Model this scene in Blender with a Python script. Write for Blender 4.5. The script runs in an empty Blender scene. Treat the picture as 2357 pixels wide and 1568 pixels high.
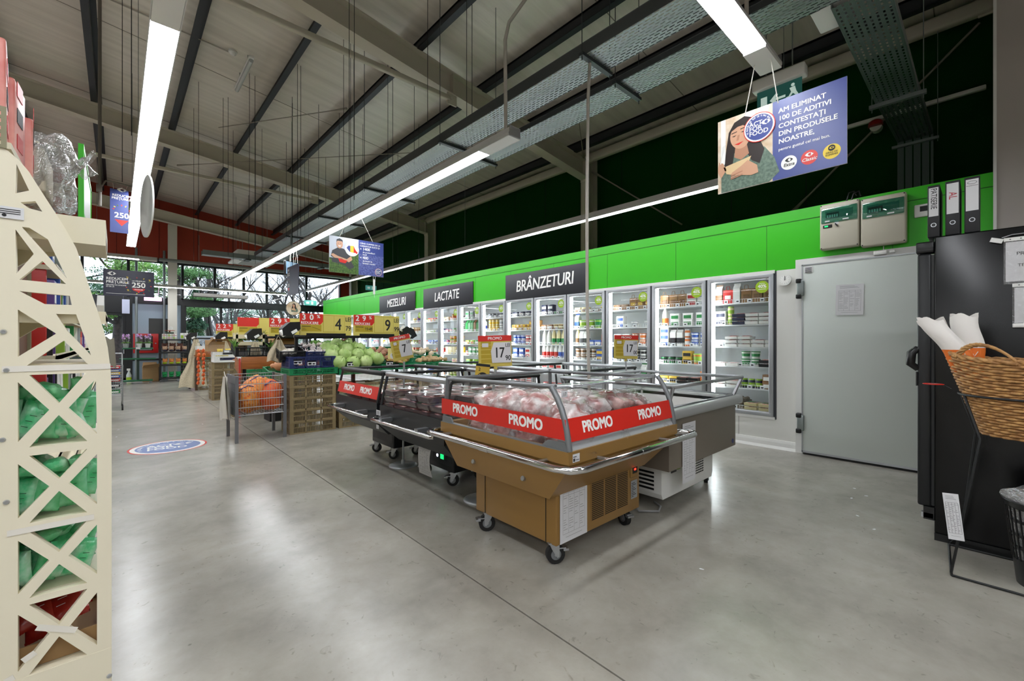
import bpy, bmesh, math, random
from mathutils import Vector, Matrix, noise
S = bpy.context.scene
C = S.collection
R = random.Random(7)
PI = math.pi

# ------------------------------------------------------------------ camera
cam_d = bpy.data.cameras.new('camera')
cam = bpy.data.objects.new('camera', cam_d)
C.objects.link(cam)
cam.location = (0, 0, 1.25)
cam.rotation_euler = (PI / 2, 0, -0.74005)
cam_d.sensor_width = 36
cam_d.lens = 15.228
cam_d.clip_start = 0.02
cam_d.clip_end = 300
S.camera = cam

# ------------------------------------------------------------------ view and sky
S.view_settings.view_transform = 'Standard'
S.view_settings.look = 'None'
S.view_settings.gamma = 1
S.view_settings.use_curve_mapping = False
S.view_settings.exposure = 0.65
LED = 21.0          # radiance of the strip lights
world = bpy.data.worlds.new('overcast_sky')
S.world = world
world.use_nodes = True
wn = world.node_tree
bg = wn.nodes['Background']
bg.inputs['Color'].default_value = (0.80, 0.89, 1.0, 1)
bg.inputs['Strength'].default_value = 2.2
try:
    S.cycles.max_bounces = 9
    S.cycles.diffuse_bounces = 5
    S.cycles.glossy_bounces = 4
    S.cycles.transmission_bounces = 6
    S.cycles.transparent_max_bounces = 16
    S.cycles.caustics_reflective = False
    S.cycles.caustics_refractive = False
    S.cycles.sample_clamp_indirect = 4
except Exception:
    pass


# ------------------------------------------------------------------ materials
def lin(h):
    if not isinstance(h, str):
        return tuple(h)
    h = h.lstrip('#')
    o = []
    for i in (0, 2, 4):
        c = int(h[i:i + 2], 16) / 255
        o.append(c / 12.92 if c <= 0.04045 else ((c + 0.055) / 1.055) ** 2.4)
    return tuple(o)


MATS = {}


def mat(name, color='#808080', rough=0.5, metal=0.0, emit=0.0, ecol=None, spec=0.5, c2=None, nscale=8.0, ndetail=4.0,
        lo=0.35, hi=0.65, bump=0.0, bscale=60.0, coat=0.0, stretch=None, kind='noise'):
    if name in MATS:
        return MATS[name]
    m = bpy.data.materials.new(name)
    m.use_nodes = True
    nt = m.node_tree
    b = nt.nodes['Principled BSDF']
    b.inputs['Base Color'].default_value = (*lin(color), 1)
    b.inputs['Roughness'].default_value = rough
    b.inputs['Metallic'].default_value = metal
    b.inputs['Specular IOR Level'].default_value = spec
    b.inputs['Coat Weight'].default_value = coat
    b.inputs['Coat Roughness'].default_value = 0.12
    if emit:
        b.inputs['Emission Color'].default_value = (*lin(ecol or color), 1)
        b.inputs['Emission Strength'].default_value = emit
    if c2 or bump:
        tc = nt.nodes.new('ShaderNodeTexCoord')
        vec = tc.outputs['Object']
        if stretch:
            mp = nt.nodes.new('ShaderNodeMapping')
            mp.inputs['Scale'].default_value = stretch
            nt.links.new(vec, mp.inputs['Vector'])
            vec = mp.outputs['Vector']
    if c2:
        if kind == 'noise':
            n = nt.nodes.new('ShaderNodeTexNoise')
            n.inputs['Scale'].default_value = nscale
            n.inputs['Detail'].default_value = ndetail
            fac = n.outputs['Fac']
        elif kind == 'voronoi':
            n = nt.nodes.new('ShaderNodeTexVoronoi')
            n.inputs['Scale'].default_value = nscale
            fac = n.outputs['Distance']
        else:
            n = nt.nodes.new('ShaderNodeTexWave')
            n.inputs['Scale'].default_value = nscale
            n.inputs['Distortion'].default_value = ndetail
            fac = n.outputs['Fac']
        nt.links.new(vec, n.inputs['Vector'])
        r = nt.nodes.new('ShaderNodeValToRGB')
        r.color_ramp.elements[0].position = lo
        r.color_ramp.elements[0].color = (*lin(color), 1)
        r.color_ramp.elements[1].position = hi
        r.color_ramp.elements[1].color = (*lin(c2), 1)
        nt.links.new(fac, r.inputs['Fac'])
        nt.links.new(r.outputs['Color'], b.inputs['Base Color'])
    if bump:
        n2 = nt.nodes.new('ShaderNodeTexNoise')
        n2.inputs['Scale'].default_value = bscale
        n2.inputs['Detail'].default_value = 3
        nt.links.new(vec, n2.inputs['Vector'])
        bp = nt.nodes.new('ShaderNodeBump')
        bp.inputs['Strength'].default_value = bump
        bp.inputs['Distance'].default_value = 0.02
        nt.links.new(n2.outputs['Fac'], bp.inputs['Height'])
        nt.links.new(bp.outputs['Normal'], b.inputs['Normal'])
    MATS[name] = m
    return m


def clear(name, tint=(1, 1, 1), gloss=0.08, rough=0.02, wrinkle=0.0, white=0.0):
    """thin clear sheet: glass or plastic film, real reflections on a see-through sheet"""
    if name in MATS:
        return MATS[name]
    m = bpy.data.materials.new(name)
    m.use_nodes = True
    nt = m.node_tree
    nt.nodes.clear()
    out = nt.nodes.new('ShaderNodeOutputMaterial')
    tr = nt.nodes.new('ShaderNodeBsdfTransparent')
    tr.inputs['Color'].default_value = (*tint, 1)
    gl = nt.nodes.new('ShaderNodeBsdfGlossy')
    gl.inputs['Roughness'].default_value = rough
    fr = nt.nodes.new('ShaderNodeLayerWeight')
    fr.inputs['Blend'].default_value = 0.35
    mr = nt.nodes.new('ShaderNodeMapRange')
    mr.inputs['To Min'].default_value = gloss
    mr.inputs['To Max'].default_value = min(1, gloss * 6)
    nt.links.new(fr.outputs['Facing'], mr.inputs['Value'])
    mx = nt.nodes.new('ShaderNodeMixShader')
    nt.links.new(mr.outputs['Result'], mx.inputs['Fac'])
    nt.links.new(tr.outputs[0], mx.inputs[1])
    nt.links.new(gl.outputs[0], mx.inputs[2])
    last = mx
    if wrinkle:
        tc = nt.nodes.new('ShaderNodeTexCoord')
        n = nt.nodes.new('ShaderNodeTexNoise')
        n.inputs['Scale'].default_value = 22
        n.inputs['Detail'].default_value = 2
        n.inputs['Distortion'].default_value = 2.5
        nt.links.new(tc.outputs['Object'], n.inputs['Vector'])
        bp = nt.nodes.new('ShaderNodeBump')
        bp.inputs['Strength'].default_value = wrinkle
        bp.inputs['Distance'].default_value = 0.03
        nt.links.new(n.outputs['Fac'], bp.inputs['Height'])
        nt.links.new(bp.outputs['Normal'], gl.inputs['Normal'])
    if white:
        df = nt.nodes.new('ShaderNodeBsdfDiffuse')
        df.inputs['Color'].default_value = (0.9, 0.9, 0.9, 1)
        m2 = nt.nodes.new('ShaderNodeMixShader')
        m2.inputs['Fac'].default_value = white
        nt.links.new(mx.outputs[0], m2.inputs[1])
        nt.links.new(df.outputs[0], m2.inputs[2])
        last = m2
    nt.links.new(last.outputs[0], out.inputs['Surface'])
    MATS[name] = m
    return m


def perforated(name, color='#8b9192', w=0.058, h=0.026, mortar=0.0092, swap=True):
    m = mat(name, color, rough=0.45, metal=0.8)
    nt = m.node_tree
    b = nt.nodes['Principled BSDF']
    out = nt.nodes['Material Output']
    tc = nt.nodes.new('ShaderNodeTexCoord')
    sp = nt.nodes.new('ShaderNodeSeparateXYZ')
    cb = nt.nodes.new('ShaderNodeCombineXYZ')
    nt.links.new(tc.outputs['Object'], sp.inputs[0])
    nt.links.new(sp.outputs['Y' if swap else 'X'], cb.inputs['X'])
    nt.links.new(sp.outputs['X' if swap else 'Y'], cb.inputs['Y'])
    br = nt.nodes.new('ShaderNodeTexBrick')
    br.inputs['Scale'].default_value = 1
    br.inputs['Brick Width'].default_value = w
    br.inputs['Row Height'].default_value = h
    br.inputs['Mortar Size'].default_value = mortar
    br.inputs['Mortar Smooth'].default_value = 0
    nt.links.new(cb.outputs[0], br.inputs['Vector'])
    tr = nt.nodes.new('ShaderNodeBsdfTransparent')
    mx = nt.nodes.new('ShaderNodeMixShader')
    nt.links.new(br.outputs['Fac'], mx.inputs['Fac'])
    nt.links.new(tr.outputs[0], mx.inputs[1])
    nt.links.new(b.outputs[0], mx.inputs[2])
    nt.links.new(mx.outputs[0], out.inputs['Surface'])
    return m


# ------------------------------------------------------------------ mesh building
T = Matrix.Translation


class MB:
    def __init__(s):
        s.v, s.f, s.m, s.s = [], [], [], []
        s.M = None

    def add(s, vs, fs, mi=0, smooth=False):
        o = len(s.v)
        if s.M is not None:
            vs = [s.M @ Vector(p) for p in vs]
        s.v += [tuple(p) for p in vs]
        for f in fs:
            s.f.append([i + o for i in f])
            s.m.append(mi)
            s.s.append(smooth)
        return s

    def box(s, x0, y0, z0, x1, y1, z1, mi=0):
        vs = [(x0, y0, z0), (x1, y0, z0), (x1, y1, z0), (x0, y1, z0), (x0, y0, z1), (x1, y0, z1), (x1, y1, z1), (x0, y1, z1)]
        return s.add(vs, [(0, 3, 2, 1), (4, 5, 6, 7), (0, 1, 5, 4), (1, 2, 6, 5), (2, 3, 7, 6), (3, 0, 4, 7)], mi)

    def cb(s, c, d, mi=0, rot=None):
        x, y, z = (q / 2 for q in d)
        vs = [(-x, -y, -z), (x, -y, -z), (x, y, -z), (-x, y, -z), (-x, -y, z), (x, -y, z), (x, y, z), (-x, y, z)]
        m = rot or Matrix.Identity(3)
        vs = [tuple(Vector(c) + m.to_3x3() @ Vector(p)) for p in vs]
        return s.add(vs, [(0, 3, 2, 1), (4, 5, 6, 7), (0, 1, 5, 4), (1, 2, 6, 5), (2, 3, 7, 6), (3, 0, 4, 7)], mi)

    def rb(s, x0, y0, z0, x1, y1, z1, r=0.01, mi=0, seg=2):
        """box with rounded edges"""
        bm = bmesh.new()
        bmesh.ops.create_cube(bm, size=1)
        for v in bm.verts:
            v.co = Vector((x0 + (v.co.x + .5) * (x1 - x0), y0 + (v.co.y + .5) * (y1 - y0), z0 + (v.co.z + .5) * (z1 - z0)))
        bmesh.ops.bevel(bm, geom=bm.edges[:], offset=r, segments=seg, affect='EDGES', profile=0.5)
        return s.bm(bm, mi, seg > 1)

    def bm(s, bm, mi=0, smooth=False):
        bm.verts.index_update()
        vs = [v.co.copy() for v in bm.verts]
        fs = [[v.index for v in f.verts] for f in bm.faces]
        bm.free()
        return s.add(vs, fs, mi, smooth)

    def cyl(s, p0, p1, r, n=8, mi=0, r2=None, cap=True):
        p0, p1 = Vector(p0), Vector(p1)
        r2 = r if r2 is None else r2
        d = (p1 - p0).normalized()
        u = d.orthogonal().normalized()
        w = d.cross(u)
        vs = []
        for k in range(n):
            a = 2 * PI * k / n
            e = u * math.cos(a) + w * math.sin(a)
            vs.append(p0 + e * r)
        for k in range(n):
            a = 2 * PI * k / n
            e = u * math.cos(a) + w * math.sin(a)
            vs.append(p1 + e * r2)
        s.add(vs, [(k, (k + 1) % n, n + (k + 1) % n, n + k) for k in range(n)], mi, n > 5)
        if cap:
            s.add(vs, [tuple(range(n))[::-1], tuple(range(n, 2 * n))], mi)
        return s

    def tube(s, pts, r, n=8, mi=0, closed=False):
        P = [Vector(p) for p in pts]
        N = len(P)
        rs = r if isinstance(r, (list, tuple)) else [r] * N
        u = None
        vs = []
        for i in range(N):
            a = P[(i - 1) % N] if (closed or i > 0) else P[i]
            b = P[(i + 1) % N] if (closed or i < N - 1) else P[i]
            d = (b - a).normalized()
            if u is None:
                u = d.orthogonal().normalized()
            u = (u - d * u.dot(d))
            u = u.normalized() if u.length > 1e-6 else d.orthogonal().normalized()
            w = d.cross(u)
            for k in range(n):
                t = 2 * PI * k / n
                vs.append(P[i] + (u * math.cos(t) + w * math.sin(t)) * rs[i])
        fs = []
        for i in range(N if closed else N - 1):
            j = (i + 1) % N
            for k in range(n):
                fs.append((i * n + k, i * n + (k + 1) % n, j * n + (k + 1) % n, j * n + k))
        s.add(vs, fs, mi, True)
        if not closed:
            s.add(vs, [tuple(range(n))[::-1], tuple(range((N - 1) * n, N * n))], mi)
        return s

    def prism(s, poly, a, b, axis='y', mi=0):
        """polygon of 2D points swept along an axis: x: (y,z)  y: (x,z)  z: (x,y)"""
        def P(p, t):
            return (t, p[0], p[1]) if axis == 'x' else (p[0], t, p[1]) if axis == 'y' else (p[0], p[1], t)
        n = len(poly)
        vs = [P(p, a) for p in poly] + [P(p, b) for p in poly]
        s.add(vs, [tuple(range(n)), tuple(range(2 * n - 1, n - 1, -1))] + [(k, n + k, n + (k + 1) % n, (k + 1) % n) for k in range(n)], mi)
        return s

    def quad(s, a, b, c, d, mi=0):
        return s.add([a, b, c, d], [(0, 1, 2, 3)], mi)

    def poly(s, pts, mi=0):
        return s.add(pts, [tuple(range(len(pts)))], mi)

    def lathe(s, prof, c=(0, 0, 0), n=14, mi=0, sx=1, sy=1):
        vs, fs = [], []
        for r, z in prof:
            for k in range(n):
                a = 2 * PI * k / n
                vs.append((c[0] + r * sx * math.cos(a), c[1] + r * sy * math.sin(a), c[2] + z))
        for i in range(len(prof) - 1):
            for k in range(n):
                fs.append((i * n + k, i * n + (k + 1) % n, (i + 1) * n + (k + 1) % n, (i + 1) * n + k))
        s.add(vs, fs, mi, True)
        s.add(vs, [tuple(range(n))[::-1], tuple(range((len(prof) - 1) * n, len(prof) * n))], mi)
        return s

    def blob(s, c, r, sub=2, amp=0.1, fr=2.0, seed=0, mi=0, shape=None):
        bm = bmesh.new()
        bmesh.ops.create_icosphere(bm, subdivisions=sub, radius=1)
        o = Vector((seed * 3.17, seed * 1.71, seed * 0.93))
        for v in bm.verts:
            p = v.co.copy()
            k = 1 + amp * noise.noise(p * fr + o)
            if shape:
                p = shape(p)
            v.co = Vector((c[0] + p.x * r[0] * k, c[1] + p.y * r[1] * k, c[2] + p.z * r[2] * k))
        return s.bm(bm, mi, True)

    def grid(s, fn, nu, nv, mi=0, smooth=True):
        vs = [fn(i / nu, j / nv) for j in range(nv + 1) for i in range(nu + 1)]
        fs = [(j * (nu + 1) + i, j * (nu + 1) + i + 1, (j + 1) * (nu + 1) + i + 1, (j + 1) * (nu + 1) + i) for j in range(nv) for i in range(nu)]
        return s.add(vs, fs, mi, smooth)

    def mesh_of(s, me, M, mi=0, smooth=False):
        vs = [M @ v.co for v in me.vertices]
        return s.add(vs, [tuple(p.vertices) for p in me.polygons], mi, smooth)

    def text(s, t, size, M, mi=0, bold=0.0, shear=0.0, ax='CENTER', sx=1.0, sp=1.0):
        core = 0.0
        me = text_mesh(t, core, shear, ax, sp)
        k = bold * .85
        steps = ((0, 0),) if k < .004 else ((-k, -k * .6), (k, -k * .6), (-k, k * .6), (k, k * .6))
        for n_, (a, b) in enumerate(steps):
            s.mesh_of(me, M @ T((a * size, b * size, n_ * .00006)) @ Matrix.Diagonal((size * sx, size, size, 1)), mi)
        return s

    def shape(s, loops, M, depth=0.0, mi=0):
        return s.mesh_of(shape_mesh(loops, depth), M, mi)


_T = {}


def text_mesh(t, bold, shear, ax, sp):
    key = (t, bold, shear, ax, sp)
    if key not in _T:
        cu = bpy.data.curves.new('lettering', 'FONT')
        cu.body = t
        cu.size = 1
        cu.offset = bold
        cu.shear = shear
        cu.align_x = ax
        cu.align_y = 'CENTER'
        cu.space_character = sp
        cu.resolution_u = 3
        cu.fill_mode = 'FRONT'
        o = bpy.data.objects.new('lettering', cu)
        C.objects.link(o)
        dg = bpy.context.evaluated_depsgraph_get()
        dg.update()
        _T[key] = bpy.data.meshes.new_from_object(o.evaluated_get(dg))
        bpy.data.objects.remove(o)
        bpy.data.curves.remove(cu)
    return _T[key]


def shape_mesh(loops, depth):
    cu = bpy.data.curves.new('outline', 'CURVE')
    cu.dimensions = '2D'
    cu.fill_mode = 'BOTH'
    cu.extrude = depth / 2
    for lp in loops:
        sp = cu.splines.new('POLY')
        sp.points.add(len(lp) - 1)
        for p, q in zip(sp.points, lp):
            p.co = (q[0], q[1], 0, 1)
        sp.use_cyclic_u = True
    o = bpy.data.objects.new('outline', cu)
    C.objects.link(o)
    dg = bpy.context.evaluated_depsgraph_get()
    dg.update()
    me = bpy.data.meshes.new_from_object(o.evaluated_get(dg))
    bpy.data.objects.remove(o)
    bpy.data.curves.remove(cu)
    return me


# upright writing frames: origin point plus the way the face looks
def face_y(x, y, z):          # faces -Y, text runs along +X
    return Matrix(((1, 0, 0, x), (0, 0, -1, y), (0, 1, 0, z), (0, 0, 0, 1)))


def face_x(x, y, z):          # faces -X, text runs along -Y
    return Matrix(((0, 0, -1, x), (-1, 0, 0, y), (0, 1, 0, z), (0, 0, 0, 1)))


# ------------------------------------------------------------------ objects
def tag(o, label=None, cat=None, group=None, kind=None):
    if label:
        o['label'] = label
    if cat:
        o['category'] = cat
    if group:
        o['group'] = group
    if kind:
        o['kind'] = kind
    return o


def to_mesh(name, mb, mats):
    me = bpy.data.meshes.new(name)
    me.from_pydata(mb.v, [], mb.f)
    if not isinstance(mats, (list, tuple)):
        mats = [mats]
    for m in mats:
        me.materials.append(m)
    me.polygons.foreach_set('material_index', mb.m)
    me.polygons.foreach_set('use_smooth', mb.s)
    me.update()
    return me


APART = {'post_frame': .002, 'top_rail': .002, 'surround': .002, 'rail_bracket': .002, 'end_cap': .002, 'print': .002, 'hanger': .03, 'side_rail': .01, 'upright': .002, 'string': .002, 'bracket': .002, 'lettering': .09, 'printed_picture': .09, 'base_bar': .01, 'long_shelf': .002, 'lining': .002, 'back_panel': .002}


def apart(mb, gap):
    """the separate pieces of a mesh, pieces that touch kept together"""
    up = list(range(len(mb.v)))
    def find(i):
        while up[i] != i:
            up[i] = up[up[i]]
            i = up[i]
        return i
    for f in mb.f:
        a = find(f[0])
        for i in f[1:]:
            up[find(i)] = a
    bb = {}
    for i, v in enumerate(mb.v):
        r = find(i)
        b = bb.setdefault(r, [list(v), list(v)])
        for k in range(3):
            b[0][k] = min(b[0][k], v[k]); b[1][k] = max(b[1][k], v[k])
    cl = []
    for r, b in bb.items():
        cur, ids = b, [r]
        again = True
        while again:
            again = False
            for c in list(cl):
                if all(c[0][0][k] - gap <= cur[1][k] and cur[0][k] - gap <= c[0][1][k] for k in range(3)):
                    cur = [[min(c[0][0][k], cur[0][k]) for k in range(3)], [max(c[0][1][k], cur[1][k]) for k in range(3)]]
                    ids += c[1]; cl.remove(c); again = True
        cl.append((cur, ids))
    out = []
    for _, ids in cl:
        ids = set(ids)
        m, mp = MB(), {}
        for f, mi, s in zip(mb.f, mb.m, mb.s):
            if find(f[0]) in ids:
                for i in f:
                    if i not in mp:
                        mp[i] = len(m.v); m.v.append(mb.v[i])
                m.f.append([mp[i] for i in f]); m.m.append(mi); m.s.append(s)
        if m.f:
            out.append(m)
    return out


def obj(name, mb, mats, parent=None, label=None, cat=None, group=None, kind=None, loc=None, rz=0):
    if parent is not None and name in APART and isinstance(mb, MB):
        ps = apart(mb, APART[name])
        if len(ps) > 1:
            return [_obj(name, q, mats, parent, label, cat, group, kind, loc, rz) for q in ps][0]
    return _obj(name, mb, mats, parent, label, cat, group, kind, loc, rz)


def _obj(name, mb, mats, parent=None, label=None, cat=None, group=None, kind=None, loc=None, rz=0):
    me = mb if isinstance(mb, bpy.types.Mesh) else to_mesh(name, mb, mats)
    o = bpy.data.objects.new(name, me)
    C.objects.link(o)
    if parent is not None:
        o.parent = parent
    if loc:
        o.location = loc
    if rz:
        o.rotation_euler = (0, 0, rz)
    return tag(o, label, cat, group, kind)


def thing(name, label, cat, loc=(0, 0, 0), rz=0, group=None):
    o = bpy.data.objects.new(name, None)
    o.empty_display_size = 0.05
    C.objects.link(o)
    o.location = loc
    o.rotation_euler = (0, 0, rz)
    return tag(o, label, cat, group)


def kids(o):
    return [c for c in S.objects if c.parent == o]


def copy_tree(o, loc=None, rot=None, label=None, group=None, parent=None, ch=None, scale=None):
    c = o.copy()
    C.objects.link(c)
    c.parent = parent
    if loc:
        c.location = loc
    if rot:
        c.rotation_euler = rot
    if scale:
        c.scale = scale
    if label:
        c['label'] = label
    if group:
        c['group'] = group
    for k in (ch if ch is not None else list(o.children)):
        copy_tree(k, parent=c)
    return c


def struct(name, mb, mats, **k):
    return obj(name, mb, mats, kind='structure', **k)


# shared materials
white = mat('white_paint', '#e4e4e0', 0.45)
cream = mat('cream_paint', '#d9d0b8', 0.4)
black = mat('black_plastic', '#0c0d0e', 0.35)
blackm = mat('black_paint', '#121416', 0.45)
steel = mat('steel', '#b9bcc0', 0.28, 0.9)
chrome = mat('chrome', '#d8d8d8', 0.12, 1.0)
galv = mat('galvanised', '#8f9796', 0.42, 0.8)
alum = mat('aluminium', '#b4b7bb', 0.35, 0.55)
beamgrey = mat('beam_paint', '#c6bfaf', 0.55)
purl = mat('purlin_steel', '#33363a', 0.5, 0.4)
red = mat('red_print', '#d2281c', 0.4)
yellow = mat('yellow_board', '#d8c768', 0.4)
paper = mat('paper', '#d9d9db', 0.7)
ink = mat('ink', '#17181a', 0.6)
whitep = mat('white_print', '#f2f2ee', 0.5)
glass = clear('glass_sheet', gloss=0.07)
rubber = mat('rubber', '#141414', 0.7)
led = mat('led_strip', '#ffffff', 0.5, emit=LED, ecol='#f7faff')
# ================================================================== the building
fl = mat('polished_concrete', '#a8a49b', 0.25, spec=0.5)
nt = fl.node_tree
b_ = nt.nodes['Principled BSDF']
tc = nt.nodes.new('ShaderNodeTexCoord')
def _n(t, **k):
    n = nt.nodes.new(t)
    for a, v in k.items():
        n.inputs[a].default_value = v
    return n
n1 = _n('ShaderNodeTexNoise', Scale=0.9, Detail=7.0, Roughness=0.62)
n2 = _n('ShaderNodeTexNoise', Scale=3.0, Detail=8.0, Roughness=0.68, Distortion=0.3)
n4 = _n('ShaderNodeTexNoise', Scale=16.0, Detail=3.0, Roughness=0.6, Distortion=1.5)
n3 = _n('ShaderNodeTexVoronoi', Scale=5.0, Randomness=1.0)
for n in (n1, n2, n3, n4):
    nt.links.new(tc.outputs['Object'], n.inputs['Vector'])
r1 = nt.nodes.new('ShaderNodeValToRGB')
r1.color_ramp.elements[0].position = 0.3
r1.color_ramp.elements[0].color = (*lin('#8f8b82'), 1)
r1.color_ramp.elements[1].position = 0.72
r1.color_ramp.elements[1].color = (*lin('#bcb8ae'), 1)
nt.links.new(n1.outputs['Fac'], r1.inputs['Fac'])
r2 = nt.nodes.new('ShaderNodeValToRGB')
r2.color_ramp.elements[0].position = 0.22
r2.color_ramp.elements[0].color = (0.6, 0.58, 0.55, 1)
r2.color_ramp.elements[1].position = 0.8
r2.color_ramp.elements[1].color = (1, 1, 1, 1)
nt.links.new(n2.outputs['Fac'], r2.inputs['Fac'])
mu = nt.nodes.new('ShaderNodeMix'); mu.data_type = 'RGBA'; mu.blend_type = 'MULTIPLY'
mu.inputs[0].default_value = 0.75
nt.links.new(r1.outputs['Color'], mu.inputs[6])
nt.links.new(r2.outputs['Color'], mu.inputs[7])
r3 = nt.nodes.new('ShaderNodeValToRGB')
r3.color_ramp.elements[0].position = 0.02
r3.color_ramp.elements[0].color = (0.35, 0.33, 0.3, 1)
r3.color_ramp.elements[1].position = 0.045
r3.color_ramp.elements[1].color = (1, 1, 1, 1)
nt.links.new(n3.outputs['Distance'], r3.inputs['Fac'])
mu2 = nt.nodes.new('ShaderNodeMix'); mu2.data_type = 'RGBA'; mu2.blend_type = 'MULTIPLY'
mu2.inputs[0].default_value = 0.6
nt.links.new(mu.outputs[2], mu2.inputs[6])
nt.links.new(r3.outputs['Color'], mu2.inputs[7])
r4 = nt.nodes.new('ShaderNodeValToRGB')
r4.color_ramp.elements[0].position = 0.27
r4.color_ramp.elements[0].color = (0.55, 0.53, 0.5, 1)
r4.color_ramp.elements[1].position = 0.36
r4.color_ramp.elements[1].color = (1, 1, 1, 1)
nt.links.new(n4.outputs['Fac'], r4.inputs['Fac'])
mu3 = nt.nodes.new('ShaderNodeMix'); mu3.data_type = 'RGBA'; mu3.blend_type = 'MULTIPLY'
mu3.inputs[0].default_value = 0.6
nt.links.new(mu2.outputs[2], mu3.inputs[6])
nt.links.new(r4.outputs['Color'], mu3.inputs[7])
nt.links.new(mu3.outputs[2], b_.inputs['Base Color'])
joint = mat('floor_joint', '#2a2723', 0.8)
m = MB()
# slabs with the saw-cut joints left as narrow grooves
jx, jy = 1.377, 6.105
for (x0, x1) in ((-8, jx - .004), (jx + .004, 7.3)):
    ys = (-6, jy - .003, jy + .003, 17.8)
    m.box(x0, ys[0], -.05, x1, ys[1], 0)
    m.box(x0, ys[2], -.05, x1, ys[3], 0)
m.box(-8, -6, -.06, 7.3, 17.8, -.008, 1)
struct('floor', m, [fl, joint])

roofm = mat('roof_panel', '#dcd6ca', 0.36, 0.05, c2='#c6c0b4', nscale=1.4, lo=.3, hi=.75, bump=0.25, bscale=5, stretch=(0.4, 6, 1))
m = MB()
def zr(x):          # underside of the roof panels
    return 5.87 - .13 * x
m.prism([(-8, zr(-8)), (7.3, zr(7.3)), (7.3, zr(7.3) + .12), (-8, zr(-8) + .12)], -6, 18, 'y')
for k in range(-5, 18):
    m.box(-8, k - .006, 4.8, -7.99, k + .006, 4.82, 1)
for k in range(9):   # seams between the panels
    y = -5.1 + 2.75 * k
    m.prism([(-8, zr(-8) - .004), (7.2, zr(7.2) - .004), (7.2, zr(7.2) + .002), (-8, zr(-8) + .002)], y - .006, y + .006, 'y', 1)
struct('ceiling', m, [roofm, mat('panel_seam', '#8a8479', 0.7)])
for k in range(7):
    x = -.28 + 1.135 * k
    if k == 6: x = 6.47
    z = 5.67 - .13 * x
    m = MB()
    m.box(x - .004, -6, z, x + .008, 17.7, z + .21)
    m.box(x - .075, -6, z - .004, x + .008, 17.7, z + .008)
    m.box(x - .004, -6, z + .17, x + .075, 17.7, z + .195)
    m.box(x - .075, -6, z, x - .065, 17.7, z + .025)
    struct('roof_purlin_beam', m, purl)
for k in range(1, 6):
    x = -.28 - 1.135 * k
    z = 5.67 - .13 * x
    m = MB().box(x - .075, -6, z, x + .008, 17.7, z + .2)
    struct('roof_purlin_beam', m, purl)
for y, dz in ((5.37, 0), (11.33, 0), (17.05, -.3), (-.2, 0)):
    m = MB()
    def zb(x): return 5.34 - .13 * x + dz
    xa, xb = -8, 6.9
    for (o0, o1, w) in ((0, .014, .1), (.014, .316, .006), (.316, .33, .1)):
        m.prism([(xa, zb(xa) + o0), (xb, zb(xb) + o0), (xb, zb(xb) + o1), (xa, zb(xa) + o1)], y - w, y + w, 'y')
    for x in (3.65, 6.78, .2):     # stiffener plates
        m.prism([(x, zb(x)), (x + .014, zb(x)), (x + .014, zb(x) + .33), (x, zb(x) + .33)], y - .095, y + .095, 'y')
    struct('roof_beam', m, beamgrey)
for y in (5.37, 11.33, 17.05, -.16):
    m = MB()
    m.box(6.86, y - .1, 0, 6.876, y + .1, 4.9)
    m.box(7.12, y - .1, 0, 7.136, y + .1, 4.9)
    m.box(6.87, y - .006, 0, 7.13, y + .006, 4.9)
    m.box(6.85, y - .1, 4.4, 6.862, y + .1, 4.78)
    for i in range(4):
        for j in (-.06, .06):
            m.cyl((6.84, y + j, 4.45 + .09 * i), (6.855, y + j, 4.45 + .09 * i), .014, 6)
    struct('wall_column', m, beamgrey)
# round-cornered eaves tubes between the columns
for a, b in ((-.06, 5.27), (5.47, 11.23), (11.43, 16.95)):
    m = MB().rb(6.79, a, 4.74, 6.91, b, 4.9, .03)
    m.box(6.84, a + .0, 4.72, 6.86, a + .12, 4.92)
    m.box(6.84, b - .12, 4.72, 6.86, b, 4.92)
    struct('eaves_beam', m, beamgrey)
# horizontal tie tubes under the frames
for y, xl, zl in ((5.3, -3, 4.76), (11.25, -3, 4.70)):
    m = MB().rb(xl, y - .03, zl, 3.6, y + .03, zl + .07, .012)
    m.box(3.56, y - .012, zl - .05, 3.72, y + .012, zl + .13)
    m.cyl((3.62, y - .03, zl + .035), (3.62, y + .03, zl + .035), .02, 8)
    struct('tie_beam', m, beamgrey)

dgreen = mat('dark_green_wall', '#043c0c', 0.7, spec=.12)
m = MB().box(7.14, -6, 0, 7.3, 18, 5.3)
for k in range(23):
    m.box(7.136, -5.3 + k, 0, 7.141, -5.292 + k, 5.2, 1)
struct('wall_green', m, [dgreen, mat('dark_seam', '#011502', 0.8)])
redw = mat('red_wall', '#9a321a', 0.6)
grey = mat('grey_wall', '#b5b3ae', 0.6)
m = MB().box(-8, 17.8, 3.76, 7.3, 18, 7.2)
m.box(-8, 17.8, 0, -1.2, 18, 3.8)
for k in range(14):
    m.box(-7 + k, 17.792, 3.76, -6.99 + k, 17.8, 7, 1)
m.box(6.75, 17.8, 0, 7.3, 18, 3.8)
struct('wall_entrance', m, [redw, mat('red_seam', '#4a1409', .8)])
m = MB().box(-8.2, -6, 0, -8, 18, 7.3)
struct('wall_left', m, grey)
m = MB().box(-8, -6.2, 0, 7.3, -6, 7.3)
struct('wall_back', m, grey)
m = MB().box(5.6, -6, 0, 7.14, -.05, 5.6)
m.box(5.59, -.06, 0, 5.61, -.04, 5.2, 1)
struct('wall_right', m, [mat('partition_grey', '#b3aca6', 0.6), white])

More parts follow.
